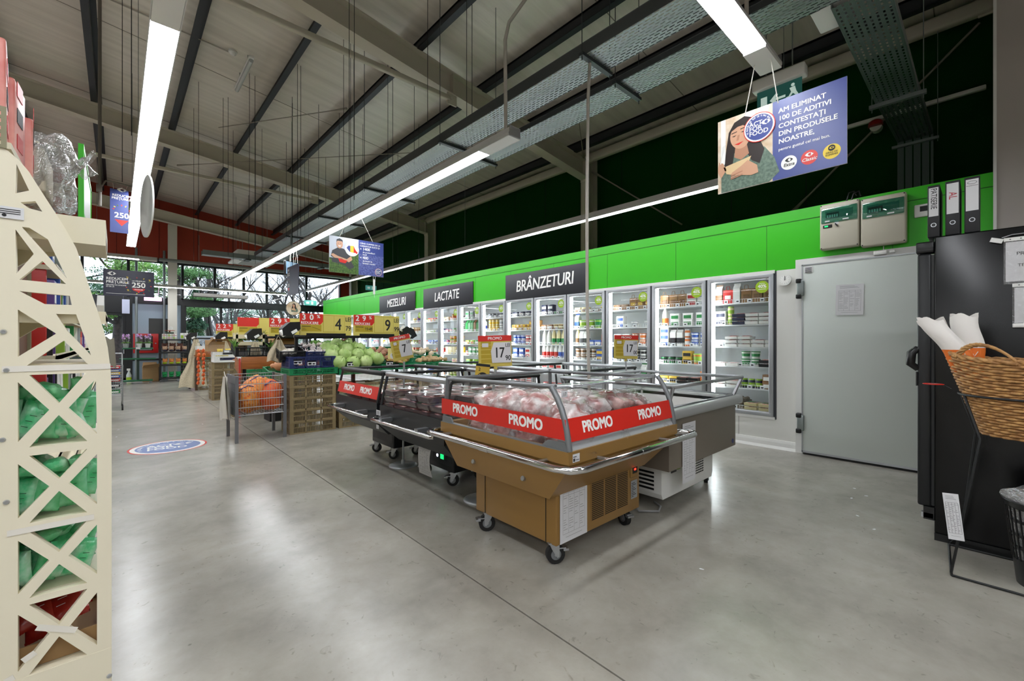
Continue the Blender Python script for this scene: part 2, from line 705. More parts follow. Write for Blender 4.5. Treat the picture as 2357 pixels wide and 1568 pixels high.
# ---------------------------------------------------------------- window wall
fr = mat('window_frame', '#15171b', 0.4)
MX = [-.74, .27, 1.18, 1.60, 2.48, 3.34, 4.07, 5.44, 6.73]
ZT, ZM0, ZM1 = 3.72, 2.40, 2.58
def win(name, x0, x1, z0, z1, inner=(), hz=()):
    m = MB()
    t = .035
    for x in (x0, x1 - t):
        m.box(x, 17.76, z0, x + t, 17.86, z1)
    for z in (z0, z1 - t):
        m.box(x0, 17.76, z, x1, 17.86, z + t)
    for x in inner:
        m.box(x - t, 17.76, z0, x + t, 17.86, z1)
    for z in hz:
        m.box(x0, 17.77, z - .025, x1, 17.85, z + .025)
    w = struct(name, m, fr)
    g = MB().quad((x0 + .01, 17.815, z0 + .01), (x1 - .01, 17.815, z0 + .01), (x1 - .01, 17.815, z1 - .01), (x0 + .01, 17.815, z1 - .01))
    obj('window_pane', g, clear('window_glass', tint=(.9, .95, .97), gloss=0.03), w)
    return w
wi = 1
for a, b in ((-1.2, -.74), (-.74, .27), (.27, 1.6), (1.6, 2.48), (2.48, 3.34), (3.34, 4.07), (4.07, 5.44), (5.44, 6.75)):
    win('window_%d' % wi, a, b, ZM1, ZT + .04); wi += 1
for a, b in ((1.66, 2.66), (2.66, 4.1), (4.1, 5.44), (5.44, 6.75)):
    win('window_%d' % wi, a, b, .04, ZM0, hz=(.5,) if a > 3 else ()); wi += 1
m = MB().box(-1.2, 17.74, ZM0, 6.75, 17.9, ZM1).box(1.56, 17.72, 0, 1.66, 17.9, ZM0).box(-1.2, 17.74, 3.72, 6.75, 17.9, 3.84)
m.box(1.6, 17.73, 2.5, 6.75, 17.75, 2.52)
struct('trim_1', m, fr)
# blank grey-blue panel with its dark opening, beside the entrance door
gb = mat('grey_blue_panel', '#9fb0bf', 0.5)
m = MB().box(.36, 17.78, 0, 1.56, 17.9, ZM0)
m.box(.36, 17.765, .62, 1.56, 17.78, .68, 1)
m.box(.75, 17.77, 1.0, 1.3, 17.782, 1.95, 2)
m.box(1.33, 17.7, 0, 1.36, 17.78, 2.4, 1)
struct('wall_panel', m, [gb, fr, mat('dark_opening', '#3d3f3e', .5)])
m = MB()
m.box(-.82, 17.74, 0, -.74, 17.88, 2.4).box(.22, 17.74, 0, .36, 17.88, 2.4).box(-.82, 17.74, 2.1, .3, 17.88, 2.4).box(-.74, 17.77, 2.02, .22, 17.83, 2.1)
dr = struct('door_1', m, fr)
obj('door_leaf', MB().box(-.74, 17.78, 0, -.66, 17.84, 2.02).box(.14, 17.78, 0, .22, 17.84, 2.02).box(-.7, 17.78, 0, .2, 17.84, .1), fr, dr)
obj('pane', MB().quad((-.7, 17.81, .1), (.18, 17.81, .1), (.18, 17.81, 2.02), (-.7, 17.81, 2.02)), clear('window_glass'), dr)
obj('handle', MB().cyl((.17, 17.74, .85), (.17, 17.74, 1.15), .012), steel, dr)
m = MB().box(1.2, 17.3, 0, 1.215, 17.5, 4.9).box(1.395, 17.3, 0, 1.41, 17.5, 4.9).box(1.2, 17.39, 0, 1.4, 17.41, 4.9).box(1.19, 17.28, 0, 1.42, 17.3, 4.9)
struct('wall_column', m, mat('column_white', '#cfcbc1', .5))
# grey service pipes down the entrance wall
for x, z0 in ((.45, 0), (1.12, 0)):
    struct('trim_pipe', MB().cyl((x, 17.6, z0), (x, 17.6, 4.1), .035, 10), galv)

# ---------------------------------------------------------------- cold room along the green wall
brightg = mat('bright_green', '#2fb300', 0.42)
seam = mat('green_seam', '#1b6b02', .6)
XW = 5.65
m = MB()
m.box(XW, -.25, 2.06, XW + .08, 16.55, 2.6)
m.box(XW - .006, -.25, 2.6, XW + .08, 16.55, 2.72)       # top flashing
m.box(XW, -.25, 2.7, 7.1, 16.55, 2.72)
for k in range(15):
    m.box(XW - .0012, .62 + 1.12 * k, 2.06, XW + .01, .626 + 1.12 * k, 2.6, 1)
m.box(XW - .002, -.25, 2.592, XW + .01, 16.55, 2.6, 1)
struct('wall_cold_room', m, [brightg, seam])
panelw = mat('insulated_panel', '#e0e0da', 0.4)
m = MB()
m.box(XW, 1.37, 0, XW + .08, 1.64, 2.06)
m.box(XW, 1.64, 0, XW + .08, 15.8, .33)
m.box(XW, -.25, 0, XW + .08, .38, 2.06)
m.box(XW - .001, 2.05, .1, XW + .01, 2.056, .33, 1)
m.box(XW, 15.8, 0, XW + .08, 16.55, 2.06)
struct('wall_panel', m, [panelw, mat('panel_line', '#8d8d88', .7)])
m = MB()
m.prism([(XW - .045, 0), (XW, 0), (XW, .1), (XW - .012, .1), (XW - .02, .07), (XW - .024, .03)], 1.44, 16.5, 'y')
struct('baseboard_right', m, white)
# insulated door
m = MB().box(XW - .04, 1.37, 0, XW, 1.44, 2.15).box(XW - .04, .42, 2.09, XW, 1.37, 2.15).box(XW - .04, .36, 0, XW, .42, 2.15)
m.box(XW - .02, .42, 0, XW, 1.37, 2.09)
d2 = struct('door_2', m, white)
leaf = mat('door_leaf_grey', '#ccd3cd', 0.38)
m = MB().rb(XW - .085, .425, .03, XW - .022, 1.365, 2.075, .008)
m.box(XW - .089, .42, .028, XW - .05, .432, 2.08, 1).box(XW - .089, 1.358, .028, XW - .05, 1.37, 2.08, 1).box(XW - .089, .42, 2.07, XW - .05, 1.37, 2.082, 1).box(XW - .089, .42, .024, XW - .05, 1.37, .045, 1)
m.box(XW - .07, .43, 0.002, XW - .03, 1.36, .028, 2)
obj('door_leaf', m, [leaf, alum, rubber], d2)
for z in (1.74, .26):
    h = MB().rb(XW - .11, 1.345, z, XW - .05, 1.41, z + .17, .008)
    h.rb(XW - .12, 1.37, z - .03, XW - .06, 1.42, z + .02, .01, 1).rb(XW - .12, 1.37, z + .14, XW - .06, 1.42, z + .19, .01, 1)
    obj('hinge', h, [galv, black], d2)
obj('door_contact', MB().rb(XW - .07, .66, 2.1, XW - .03, .76, 2.14, .006).cyl((XW - .05, .64, 2.12), (XW - .05, .6, 2.12), .015), white, d2)
m = MB().quad((XW - .0905, 1.345, 2.06), (XW - .0905, 1.265, 2.06), (XW - .0905, 1.265, 1.99), (XW - .0905, 1.345, 1.99))
for i in range(6):
    m.box(XW - .092, 1.275, 2.04 - .01 * i, XW - .0905, 1.335, 2.044 - .01 * i, 1)
obj('sticker', m, [paper, ink], d2)
# ================================================================== ceiling services
housing = mat('light_housing', '#c9c9c6', 0.4)
endcap = mat('end_cap', '#8a8a88', 0.5)


def strip_light(label, axis, c, z, a, b, blank=0.0, blank_end=0, w=.07, hang=(), group=None):
    """trunking light along an axis; c is its place across, a..b its lit run"""
    t = thing('strip_light', label, 'light', (c, a, z) if axis == 'y' else (a, c, z), 0, group)
    L = b - a
    def bx(m, u0, v0, z0, u1, v1, z1, mi=0):
        if axis == 'y':
            m.box(v0, u0, z0, v1, u1, z1, mi)
        else:
            m.box(u0, v0, z0, u1, v1, z1, mi)
    m = MB()
    u0 = -blank if blank_end == 0 else 0
    u1 = L + (blank if blank_end == 1 else 0)
    bx(m, u0, -w * .62, .02, u1, w * .62, .085)
    bx(m, u0, -w, .012, u1, w, .03)
    if axis == 'y':      # reflector wings
        m.prism([(-w, .03), (-w * 1.06, -.004), (-w * .97, -.004), (-w * .9, .02)], u0 if blank_end == 0 else 0, u1, 'y')
        m.prism([(w, .03), (w * 1.06, -.004), (w * .97, -.004), (w * .9, .02)], u0 if blank_end == 0 else 0, u1, 'y')
    obj('housing', m, housing, t)
    m = MB()
    n = max(1, int(L / 1.5))
    for i in range(n):
        bx(m, L * i / n + .004, -w * .86, .0, L * (i + 1) / n - .004, w * .86, .012)
    obj('diffuser', m, led, t)
    if blank:
        m = MB()
        if blank_end == 0:
            bx(m, -blank, -w * .95, -.004, -.004, w * .95, .012)
        else:
            bx(m, L + .004, -w * .95, -.004, L + blank, w * .95, .012)
        obj('blank_cover', m, white, t)
    m = MB()
    bx(m, u1, -w * .9, .0, u1 + .012, w * .9, .085)
    bx(m, u0 - .012, -w * .9, .0, u0, w * .9, .085)
    obj('end_cap', m, endcap, t)
    for h in hang:
        m = MB()
        x = c if axis == 'y' else a + h
        top = zr(x) - z - .01
        p = (0, h, .08) if axis == 'y' else (h, 0, .08)
        m.cyl(p, (p[0], p[1], top), .003, 5)
        obj('suspension_wire', m, galv, t)
    return t


G = 'suspended LED strip lights'
strip_light('long LED strip light over the left aisle, its blank cover towards the camera', 'y', .2, 3.0, 3.08, 10.75, 1.3, 0, .066, (1.2, 4.0, 6.8), G)
strip_light('longest LED strip light, running over the chest freezers beside the cable trays', 'y', 2.53, 3.0, 3.16, 15.2, .42, 0, .066, (3, 6, 9, 11.5), G)
strip_light('LED strip light running along the bright green wall above the section signs', 'y', 5.05, 3.0, .9, 16.4, 0, 0, .05, (.5, 3, 6, 9, 12, 15), G)
strip_light('short LED strip light crossing the aisle above the blue woman banner', 'x', .945, 3.0, -.6, 2.84, .3, 1, .066, (), G)
strip_light('LED strip light across the far aisle above the hanging navy price sign', 'x', 12.4, 3.0, -4.5, .36, .3, 1, .05, (4.2,), G)
strip_light('LED strip light lowest and nearest the entrance windows', 'x', 16.6, 2.84, -4.5, 4.4, 0, 0, .04, (5, 7.5), G)
for x in (-2.3, -4.9, -7.2):  # out-of-view lights added as fill from the left
    strip_light('LED strip light over the hidden left-hand aisles', 'y', x, 3.0, -4.5, 14, 0, 0, .066, (), 'strip lights over the hidden aisles')
strip_light('LED strip light over the floor behind the camera', 'y', 2.53, 3.0, -5.5, -.6, 0, 0, .066, (), 'strip lights behind the camera')  # this and the next: unseen lights added as fill
strip_light('LED strip light over the floor behind the camera', 'y', .2, 3.0, -5.5, .3, 0, 0, .066, (), 'strip lights behind the camera')
# dark trunking that carries on from the far cross light
tag(obj('metal_trunking', MB().rb(0, -.03, 0, 6.2, .03, .07, .008), galv, loc=(.7, 12.42, 3.02)), 'grey metal trunking continuing right from the far cross light', 'trunking')

# ---- cable trays
perf_y = perforated('perforated_tray')
perf_x = perforated('perforated_tray_cross', '#6f7b78', .05, .034, .011, False)


def tray_y(label, x0, x1, z, y0, y1, sup, hgt=.06):
    t = thing('cable_tray', label, 'cable tray', ((x0 + x1) / 2, y0, z))
    w = (x1 - x0) / 2
    L = y1 - y0
    m = MB()
    m.quad((-w, 0, 0), (w, 0, 0), (w, L, 0), (-w, L, 0))
    m.quad((-w * .35, 0, .004), (w * .35, 0, .004), (w * .35, L, .004), (-w * .35, L, .004), 1)
    obj('tray_floor', m, [perf_y, perf_y], t)
    m = MB()
    for s in (-1, 1):
        m.box(s * w - .002, 0, 0, s * w + .002, L, hgt)
        m.cyl((s * w, 0, hgt), (s * w, L, hgt), .004, 6)
    obj('side_rail', m, mat('rail_zinc', '#5b6062', .45, .7), t)
    for y in sup:
        m = MB().box(-w - .05, y - y0 - .02, -.03, w + .05, y - y0 + .02, -.004)
        for s in (-1, 1):
            x = s * (w + .035)
            m.cyl((x, y - y0, -.06), (x, y - y0, zr(x0) - z - .02), .004, 6)
        obj('hanger', m, mat('dark_zinc', '#474c4e', .5, .6), t)
    return t


tray_y('wide perforated cable tray, the left one of the pair above the freezers', 2.72, 3.02, 3.5, -1.5, 13.2, (2.13, 4.14, 6.15, 8.1, 10.1, 12.1), .1)
tray_y('perforated cable tray lit green, the right one of the pair nearer the green wall', 3.17, 3.47, 3.46, -1.5, 13.2, (2.13, 4.14, 6.15, 8.1, 10.1, 12.1), .05)
t = thing('cable_tray', 'dark perforated cable tray crossing to the dark wall and dropping to the cooler', 'cable tray', (3.2, .56, 3.5))
obj('tray_floor', MB().quad((.38, -.15, 0), (2.15, -.15, 0), (2.15, .15, 0), (.38, .15, 0)).quad((2.2, -.15, .02), (3.66, -.15, .1), (3.66, .15, .1), (2.2, .15, .02)).quad((3.66, -.15, .1), (3.66, -.15, -.79), (3.66, .15, -.79), (3.66, .15, .1)), perforated('perforated_tray_drop', '#5f6b68', .05, .036, .012, False), t)
m = MB()
for s in (-.15, .15):
    m.box(.38, s - .002, 0, 2.2, s + .002, .06).prism([(2.2, .02), (3.66, .1), (3.66, .16), (2.2, .08)], s - .002, s + .002, 'y').box(3.66, s - .002, -.79, 3.72, s + .002, .12)
obj('side_rail', m, galv, t)
m = MB().box(2.13, -.2, -.035, 2.17, .2, .0)
m.cyl((2.15, -.18, -.07), (2.15, -.18, zr(5.3) - 3.5), .004, 6).cyl((2.15, .18, -.07), (2.15, .18, zr(5.3) - 3.5), .004, 6)
obj('hanger', m, galv, t)
obj('hanger', MB().box(3.62, -.2, .03, 3.66, .2, .06).cyl((3.64, -.19, 0), (3.64, -.19, 1.4), .004, 6), galv, t)
t = thing('equipment_box', 'white equipment box with a dark corner beside the dark cross tray', 'box', (3.74, .64, 3.6))
obj('housing', MB().rb(-.16, -.02, -.06, .16, .2, .1, .015), white, t)
obj('corner_cover', MB().rb(-.19, .12, -.065, -.13, .21, .06, .02), black, t)
obj('nameplate', MB().box(-.06, -.0, -.0615, .08, .05, -.0605), paper, t)
t = thing('cable_tray', 'galvanised cable tray running along the red entrance wall', 'cable tray', (1.6, 13.4, 3.42))
obj('tray_floor', MB().box(0, -.12, 0, 4.6, .12, .012), galv, t)
obj('side_rail', MB().box(0, -.125, 0, 4.6, -.12, .12).box(0, .12, 0, 4.6, .125, .12), galv, t)
for x in (1.0, 2.9):
    obj('hanger', MB().box(x - .06, -.16, -.03, x + .06, .16, .0).cyl((x, -.15, 0), (x, -.15, 1.7), .005, 6), mat('dark_zinc'), t)

# ---- conduits
cond = mat('conduit_grey', '#b5afa5', .5)
def conduit(label, pts, r=.012, name='conduit'):
    return tag(obj(name, MB().tube(pts, r, 8), cond), label, 'conduit')
conduit('bent grey conduit dropping from the roof onto the start of the longest strip light', [(2.53, 2.85, 3.06), (2.53, 2.86, 3.9), (2.55, 2.83, 4.05), (2.64, 2.55, 4.3), (3.0, 1.3, 4.9), (3.0, 1.2, 5.1)], .016)
conduit('pale power drop pole reaching from the cable trays down into the freezers', [(2.95, 2.1, 3.54), (2.86, 2.12, 3.58), (2.8, 2.14, 3.5), (2.79, 2.15, 3.2), (2.8, 2.17, 2.4), (2.84, 2.2, 1.6), (2.87, 2.2, .8)], .013, 'power_drop_pole')
conduit('grey drop rod from the roof to the short cross strip light', [(2.72, .945, 3.08), (2.73, .95, 4.2), (2.73, .95, zr(2.7) - .01)], .012)
conduit('smooth conduit rising up the roof over the left aisle to the smoke detector', [(-.2, 8.0, zr(-.2) - .02), (.8, 7.9, zr(.8) - .02), (1.28, 7.85, zr(1.28) - .02)], .01)
t = thing('smoke_detector', 'small round smoke detector on the roof panel over the left aisle', 'detector', (1.32, 7.8, zr(1.32)))
obj('base', MB().lathe([(.06, -.03), (.06, 0)], n=16), white, t)
obj('sensor_cap', MB().lathe([(.02, -.065), (.04, -.055), (.045, -.03)], n=16), white, t)
tubeoff = mat('unlit_tube', '#b9bcbb', .3)
for (x, y, lab, dx) in ((1.5, 8.0, 'unlit tube light under the roof beyond the first frame', .0), (2.6, 2.4, 'unlit tube light under the roof directly above the cable trays', .0)):
    z = zr(x) - .2
    t = thing('tube_light', lab, 'light', (x, y, z))
    obj('housing', MB().rb(-.035, -.55, .02, .035, .55, .06, .01), white, t)
    obj('tube', MB().cyl((0, -.53, -.005), (0, .53, -.005), .03, 10), tubeoff, t)
    obj('bracket', MB().cyl((0, -.3, .05), (0, -.3, .19), .006).cyl((0, .3, .05), (0, .3, .19), .006), galv, t)
# ---- suspension wires
wire = mat('dark_wire', '#2c2c2c', .5, .5)
for (x, y, zb_) in ((2.0, 5.0, 3.1), (2.06, 5.0, 2.9), (2.4, 6.2, 2.7), (2.5, 6.2, 2.9), (2.1, 7.3, 2.6), (2.15, 7.3, 2.9), (2.3, 8.3, 2.7), (2.36, 8.5, 2.6), (1.7, 8.2, 2.8), (1.62, 8.2, 3.0), (1.5, 9.3, 2.8), (1.44, 9.4, 2.9), (2.0, 9.6, 2.75), (2.2, 10, 2.9), (1.05, 9.2, 2.9), (1.1, 10.3, 2.8), (1.8, 10.6, 2.8), (2.5, 4.1, 3.6), (.05, 6.8, 3.1), (.1, 5.2, 3.1), (4.2, 7.2, 2.8), (4.4, 8.4, 2.8)):
    tag(obj('suspension_wire', MB().cyl((0, 0, zb_), (0, 0, zr(x) + .0), .0035, 5), wire, loc=(x, y, 0)), 'thin dark suspension wire hanging from the roof among the strip lights', 'wire', 'loose suspension wires under the roof')
tag(obj('hanging_pole', MB().cyl((0, 0, 2.78), (0, 0, zr(-.14)), .016, 8).tube([(0, 0, 2.98), (.05, 0, 3.08), (.12, 0, 3.08), (.3, 0, 3.07)], .01, 6).box(-.03, -.02, 2.94, .02, .02, 3.02), mat('pole_brown', '#6d665c', .5), loc=(-.14, 6.8, 0)), 'brown pole from the roof with a side arm carrying the small blue flag', 'pole')

# ---- bracing rods on the dark wall
rod = mat('brace_paint', '#8f897c', .5)
def brace(label, a, b, r=.014):
    m = MB().cyl(a, b, r, 6)
    d = (Vector(b) - Vector(a)).normalized()
    m.cyl(Vector(a), Vector(a) + d * .35, r * 2.4, 6, r2=r)
    tag(obj('brace_rod', m, rod), label, 'brace')
brace('diagonal wall brace rod falling right from the middle wall column', (7.02, 5.3, 4.62), (7.02, 3.45, 3.2))
brace('diagonal wall brace rod rising right behind the woman banner', (7.02, 1.9, 3.0), (7.02, .05, 4.75))
brace('roof brace rod meeting the middle frame above the cable trays', (6.6, 5.2, 4.75), (5.4, 4.4, 5.12), .008)
brace('thin roof brace rod crossing up behind the longest strip light', (2.6, 6.6, 4.8), (1.4, 9.6, 5.2), .008)
brace('thin level roof brace rod over the middle aisle', (.9, 10.9, 4.75), (4.2, 7.4, 4.85), .008)
tag(obj('wall_rail', MB().rb(7.05, .0, 4.02, 7.1, 1.75, 4.07, .01), white), 'pale level rail high on the dark green wall', 'rail')
t = thing('alarm_sounder', 'red alarm sounder on the dark green wall beside the dark tray', 'alarm', (6.98, .93, 3.92))
obj('base', MB().cyl((.1, 0, 0), (.0, 0, 0), .06, 12), white, t)
obj('sounder_dome', MB().lathe([(.075, 0), (.07, .05), (.04, .075), (.005, .08)], n=12), mat('alarm_red', '#8d1414', .3), t)

# ---- air conditioner
t = thing('air_conditioner', 'white ceiling air conditioner hanging by the red entrance wall', 'air conditioner', (2.95, 14.6, 3.5))
obj('body', MB().rb(-.45, -.45, .08, .45, .45, .32, .02), white, t)
obj('grille_panel', MB().rb(-.52, -.52, .02, .52, .52, .08, .02), white, t)
obj('air_outlet', MB().box(-.4, -.46, .012, .4, -.38, .021).box(-.4, .38, .012, .4, .46, .021).box(-.3, -.3, .015, .3, .3, .021), mat('vent_grey', '#8f8f8b', .6), t)
obj('hanger', MB().cyl((-.4, 0, .3), (-.4, 0, 1.9), .005).cyl((.4, 0, .3), (.4, 0, 1.9), .005), galv, t)
t = thing('air_curtain', 'long grey air curtain heater hung before the entrance windows', 'heater', (2.55, 17.0, 2.62))
obj('body', MB().rb(-.75, -.1, .03, .75, .12, .15, .02), mat('heater_grey', '#6d6a65', .6), t)
obj('hanger', MB().cyl((-.6, 0, .16), (-.6, 0, 2), .008).cyl((.6, 0, .16), (.6, 0, 2), .008), galv, t)

# ================================================================== hanging signs
blue = mat('banner_blue', '#3f4c8c', .35)
navy = mat('sign_navy', '#191a33', .4)
skin = mat('print_skin', '#c99a7c', .5)
skin2 = mat('print_skin_dark', '#b07f63', .5)
hairm = mat('print_hair', '#231712', .5)
sweater = mat('print_sweater', '#6f8473', .6, c2='#4f6458', nscale=60)
beige = mat('print_beige', '#c3a37c', .5, c2='#e6ddcc', nscale=9)
dgrey = mat('print_grey', '#3c3c40', .6)
leafp = mat('print_leaves', '#55782f', .6, c2='#2f4a1c', nscale=45)
skyp = mat('print_sky', '#c5cbd6', .5)
bluel = mat('print_blue_leaves', '#3d4684', .5, c2='#6a74b0', nscale=40)
yel2 = mat('print_yellow', '#e2c53a', .5)
bown = mat('print_bowl', '#d9bd8f', .5)
PM = [white, blue, skin, hairm, sweater, beige, dgrey, leafp, skyp, bluel, red, yel2, bown, skin2, navy, whitep, ink]
W_, BL, SK, HA, SW, BE, DG, LF, SY, BLF, RD, YL, BO, SK2, NV, WP, IK = range(17)


def ell(m, F, u, v, a, b, w, mi, n=28, rot=0):
    pts = []
    for k in range(n):
        t = 2 * PI * k / n
        x, y = a * math.cos(t), b * math.sin(t)
        pts.append(F @ Vector((u + x * math.cos(rot) - y * math.sin(rot), v + x * math.sin(rot) + y * math.cos(rot), w)))
    m.poly(pts, mi)


def pol(m, F, pts, w, mi):
    m.poly([F @ Vector((p[0], p[1], w)) for p in pts], mi)


def rect(m, F, u0, v0, u1, v1, w, mi):
    pol(m, F, [(u0, v0), (u1, v0), (u1, v1), (u0, v1)], w, mi)


def arc(cx_, cy_, r, a0, a1, n=10):
    return [(cx_ + r * math.cos(math.radians(a0 + (a1 - a0) * k / n)), cy_ + r * math.sin(math.radians(a0 + (a1 - a0) * k / n))) for k in range(n + 1)]


def logo(m, F, u, v, s, w, mi):
    """store emblem: a left arrowhead and a right arrowhead holding a C"""
    A = [(-.72, 0), (-.3, .36), (-.22, .3), (-.36, .1), (-.36, -.1), (-.22, -.3), (-.3, -.36)]
    B = arc(.06, 0, .42, 100, 260, 12) + [(.1, -.42), (.2, -.3), (.1, -.27)] + arc(.08, 0, .27, -95, -265, 12)[0:0] + arc(.06, 0, .25, 260, 100, 12) + [(.1, .27), (.2, .3), (.1, .42)]
    D = [(.28, .36), (.74, 0), (.28, -.36), (.24, -.16), (.34, -.06), (.34, .06), (.24, .16)]
    for lp in (A, B, D):
        m.shape([[(p[0] * s + u, p[1] * s + v) for p in lp]], F @ T((0, 0, w)), 0, mi)


def sign(name, label, F, W, Hh, draw, cat='sign', base=None, thick=.008, group=None, strings=()):
    """hung board: base panel with its print as a child and strings to what it hangs from"""
    o = F.translation
    t = thing(name, label, cat, tuple(o), 0, group)
    F0 = F.copy()
    F0.translation = (0, 0, 0)
    m = MB()
    m.M = F0
    m.box(0, 0, -thick, W, Hh, 0)
    obj('board', m, base or white, t)
    m = MB()
    l = MB()
    draw(m, l, F0)
    if m.f:
        obj('printed_picture', m, PM, t)
    if l.f:
        obj('lettering', l, PM, t)
    for a, b in strings:
        obj('string', MB().cyl(F0 @ Vector(a), Vector(b) - Vector(o), .003, 5), mat('string_white', '#c9c5bb', .7), t)
    return t


def act_logo(m, l, F, u, v, r, w):
    ell(m, F, u, v, r, r, w, RD)
    ell(m, F, u, v, r * .95, r * .95, w + .0004, WP)
    ell(m, F, u, v, r * .86, r * .86, w + .0008, BL)
    for i, s in enumerate(('ACT', 'FOR', 'FOOD')):
        l.text(s, r * .42, F @ T((u - r * .62, v + r * (.28 - .32 * i), w + .0016)), WP, .02, 0, 'LEFT')
    logo(l, F, u + r * .42, v + r * .22, r * .42, w + .0016, WP)
    s = 'TE BUCURI DE TOT CE E MAI BUN'
    for i, ch in enumerate(s):
        a = math.radians(200 - 170 * i / (len(s) - 1))
        if ch != ' ':
            l.text(ch, r * .15, F @ T((u + r * .74 * math.cos(a), v + r * .74 * math.sin(a), w + .0016)) @ Matrix.Rotation(a - PI / 2, 4, 'Z'), WP, .02)


def woman(m, F, u, v, s, w):
    """print of a smiling woman with long dark hair and a green knit, holding a bowl"""
    d = .0005
    pol(m, F, [(u + s * a, v + s * b) for a, b in ((-.34, -.72), (-.34, -.3), (-.22, -.06), (-.02, .02), (.2, .02), (.42, -.06), (.58, -.3), (.66, -.58), (.5, -.72))], w, SW)
    pol(m, F, [(u + s * a, v + s * b) for a, b in ((-.2, .4), (-.1, .56), (.08, .62), (.24, .54), (.32, .34), (.34, .1), (.42, -.1), (.34, -.34), (.2, -.24), (.1, -.02), (-.1, -.02), (-.14, -.3), (-.28, -.28), (-.26, 0))], w + d, HA)
    pol(m, F, [(u + s * a, v + s * b) for a, b in ((-.08, .1), (.12, .1), (.16, -.1), (.02, -.18), (-.1, -.1))], w + 2 * d, SK2)
    ell(m, F, u + .0 * s, v + .26 * s, .17 * s, .23 * s, w + 3 * d, SK, rot=.25)
    pol(m, F, [(u + s * a, v + s * b) for a, b in ((-.16, .4), (-.02, .55), (.16, .5), (.2, .34), (.1, .46), (-.04, .46))], w + 4 * d, HA)
    for a, b in ((-.1, .3), (.06, .34)):
        pol(m, F, [(u + s * (a - .045), v + s * b), (u + s * a, v + s * (b - .014)), (u + s * (a + .045), v + s * (b + .012)), (u + s * a, v + s * (b + .008))], w + 4 * d, HA)
        pol(m, F, [(u + s * (a - .05), v + s * (b + .05)), (u + s * (a + .05), v + s * (b + .066)), (u + s * (a + .05), v + s * (b + .08)), (u + s * (a - .05), v + s * (b + .068))], w + 4 * d, HA)
    pol(m, F, [(u + s * a, v + s * b) for a, b in ((-.04, .3), (.0, .3), (-.02, .2), (-.06, .2))], w + 4 * d, SK2)
    pol(m, F, [(u + s * a, v + s * b) for a, b in ((-.1, .14), (-.02, .11), (.07, .16), (-.02, .15))], w + 4 * d, RD)
    pol(m, F, [(u + s * a, v + s * b) for a, b in ((-.3, -.24), (.2, -.16), (.12, -.34), (-.14, -.42), (-.24, -.38))], w + 5 * d, BO)
    pol(m, F, [(u + s * a, v + s * b) for a, b in ((.02, -.3), (.14, -.22), (.3, -.36), (.32, -.5), (.2, -.52), (-.14, -.42), (-.14, -.38))], w + 6 * d, SK)
    for k in range(4):
        pol(m, F, [(u + s * a, v + s * (b - .03 * k)) for a, b in ((-.16, -.4), (.05, -.36), (.05, -.38), (-.16, -.42))], w + 7 * d, SK2 if k % 2 else SK)
    pol(m, F, [(u + s * a, v + s * b) for a, b in ((-.38, -.12), (-.3, -.16), (-.24, -.3), (-.34, -.44), (-.4, -.3))], w + 5 * d, SK)
    pol(m, F, [(u + s * a, v + s * b) for a, b in ((-.32, .16), (-.25, .2), (-.28, .06), (-.31, .0), (-.34, -.16), (-.36, -.16), (-.33, 0))], w + 6 * d, W_)


def d1(m, l, F):
    rect(m, F, 0, 0, .33, .485, .0008, BE)
    rect(m, F, .02, .1, .05, .485, .0012, WP)
    rect(m, F, .17, .3, .23, .485, .0012, WP)
    rect(m, F, .33, 0, .7, .485, .0008, BL)
    woman(m, F, .14, .25, .345, .0022)
    act_logo(m, l, F, .255, .36, .092, .007)
    for i, s in enumerate(('AM ELIMINAT', '100 DE ADITIVI', 'CONTESTAȚI', 'DIN PRODUSELE', 'NOASTRE,')):
        l.text(s, .04, F @ T((.362, .418 - .047 * i, .002)), WP, .024, 0, 'LEFT')
    l.text('pentru gustul cel mai bun.', .025, F @ T((.362, .182, .002)), WP, .008, 0, 'LEFT')
    for u, mi, a, c in ((.418, WP, 'Extra', IK), (.522, RD, 'Classic', WP), (.63, YL, 'DRAG DE\nROMÂNIA', IK)):
        ell(m, F, u, .088, .042, .042, .0014, mi if mi != WP else WP)
        if mi != YL:
            logo(l, F, u, .104, .03, .003, c)
            l.text(a, .027, F @ T((u, .076, .003)), c, .012, .25)
        else:
            ell(m, F, u, .108, .017, .017, .0024, IK)
            logo(l, F, u, .108, .017, .0034, YL)
            l.text(a, .013, F @ T((u, .076, .003)), c, .01)


sign('hanging_banner', 'blue hanging banner with a woman in a green jumper and white slogan', face_x(3.0, 1.222, 2.237), .70, .485, d1, 'banner', strings=(((.17, .47, 0), (2.99, .99, 3.0)), ((.36, .47, 0), (2.99, .9, 3.0))))


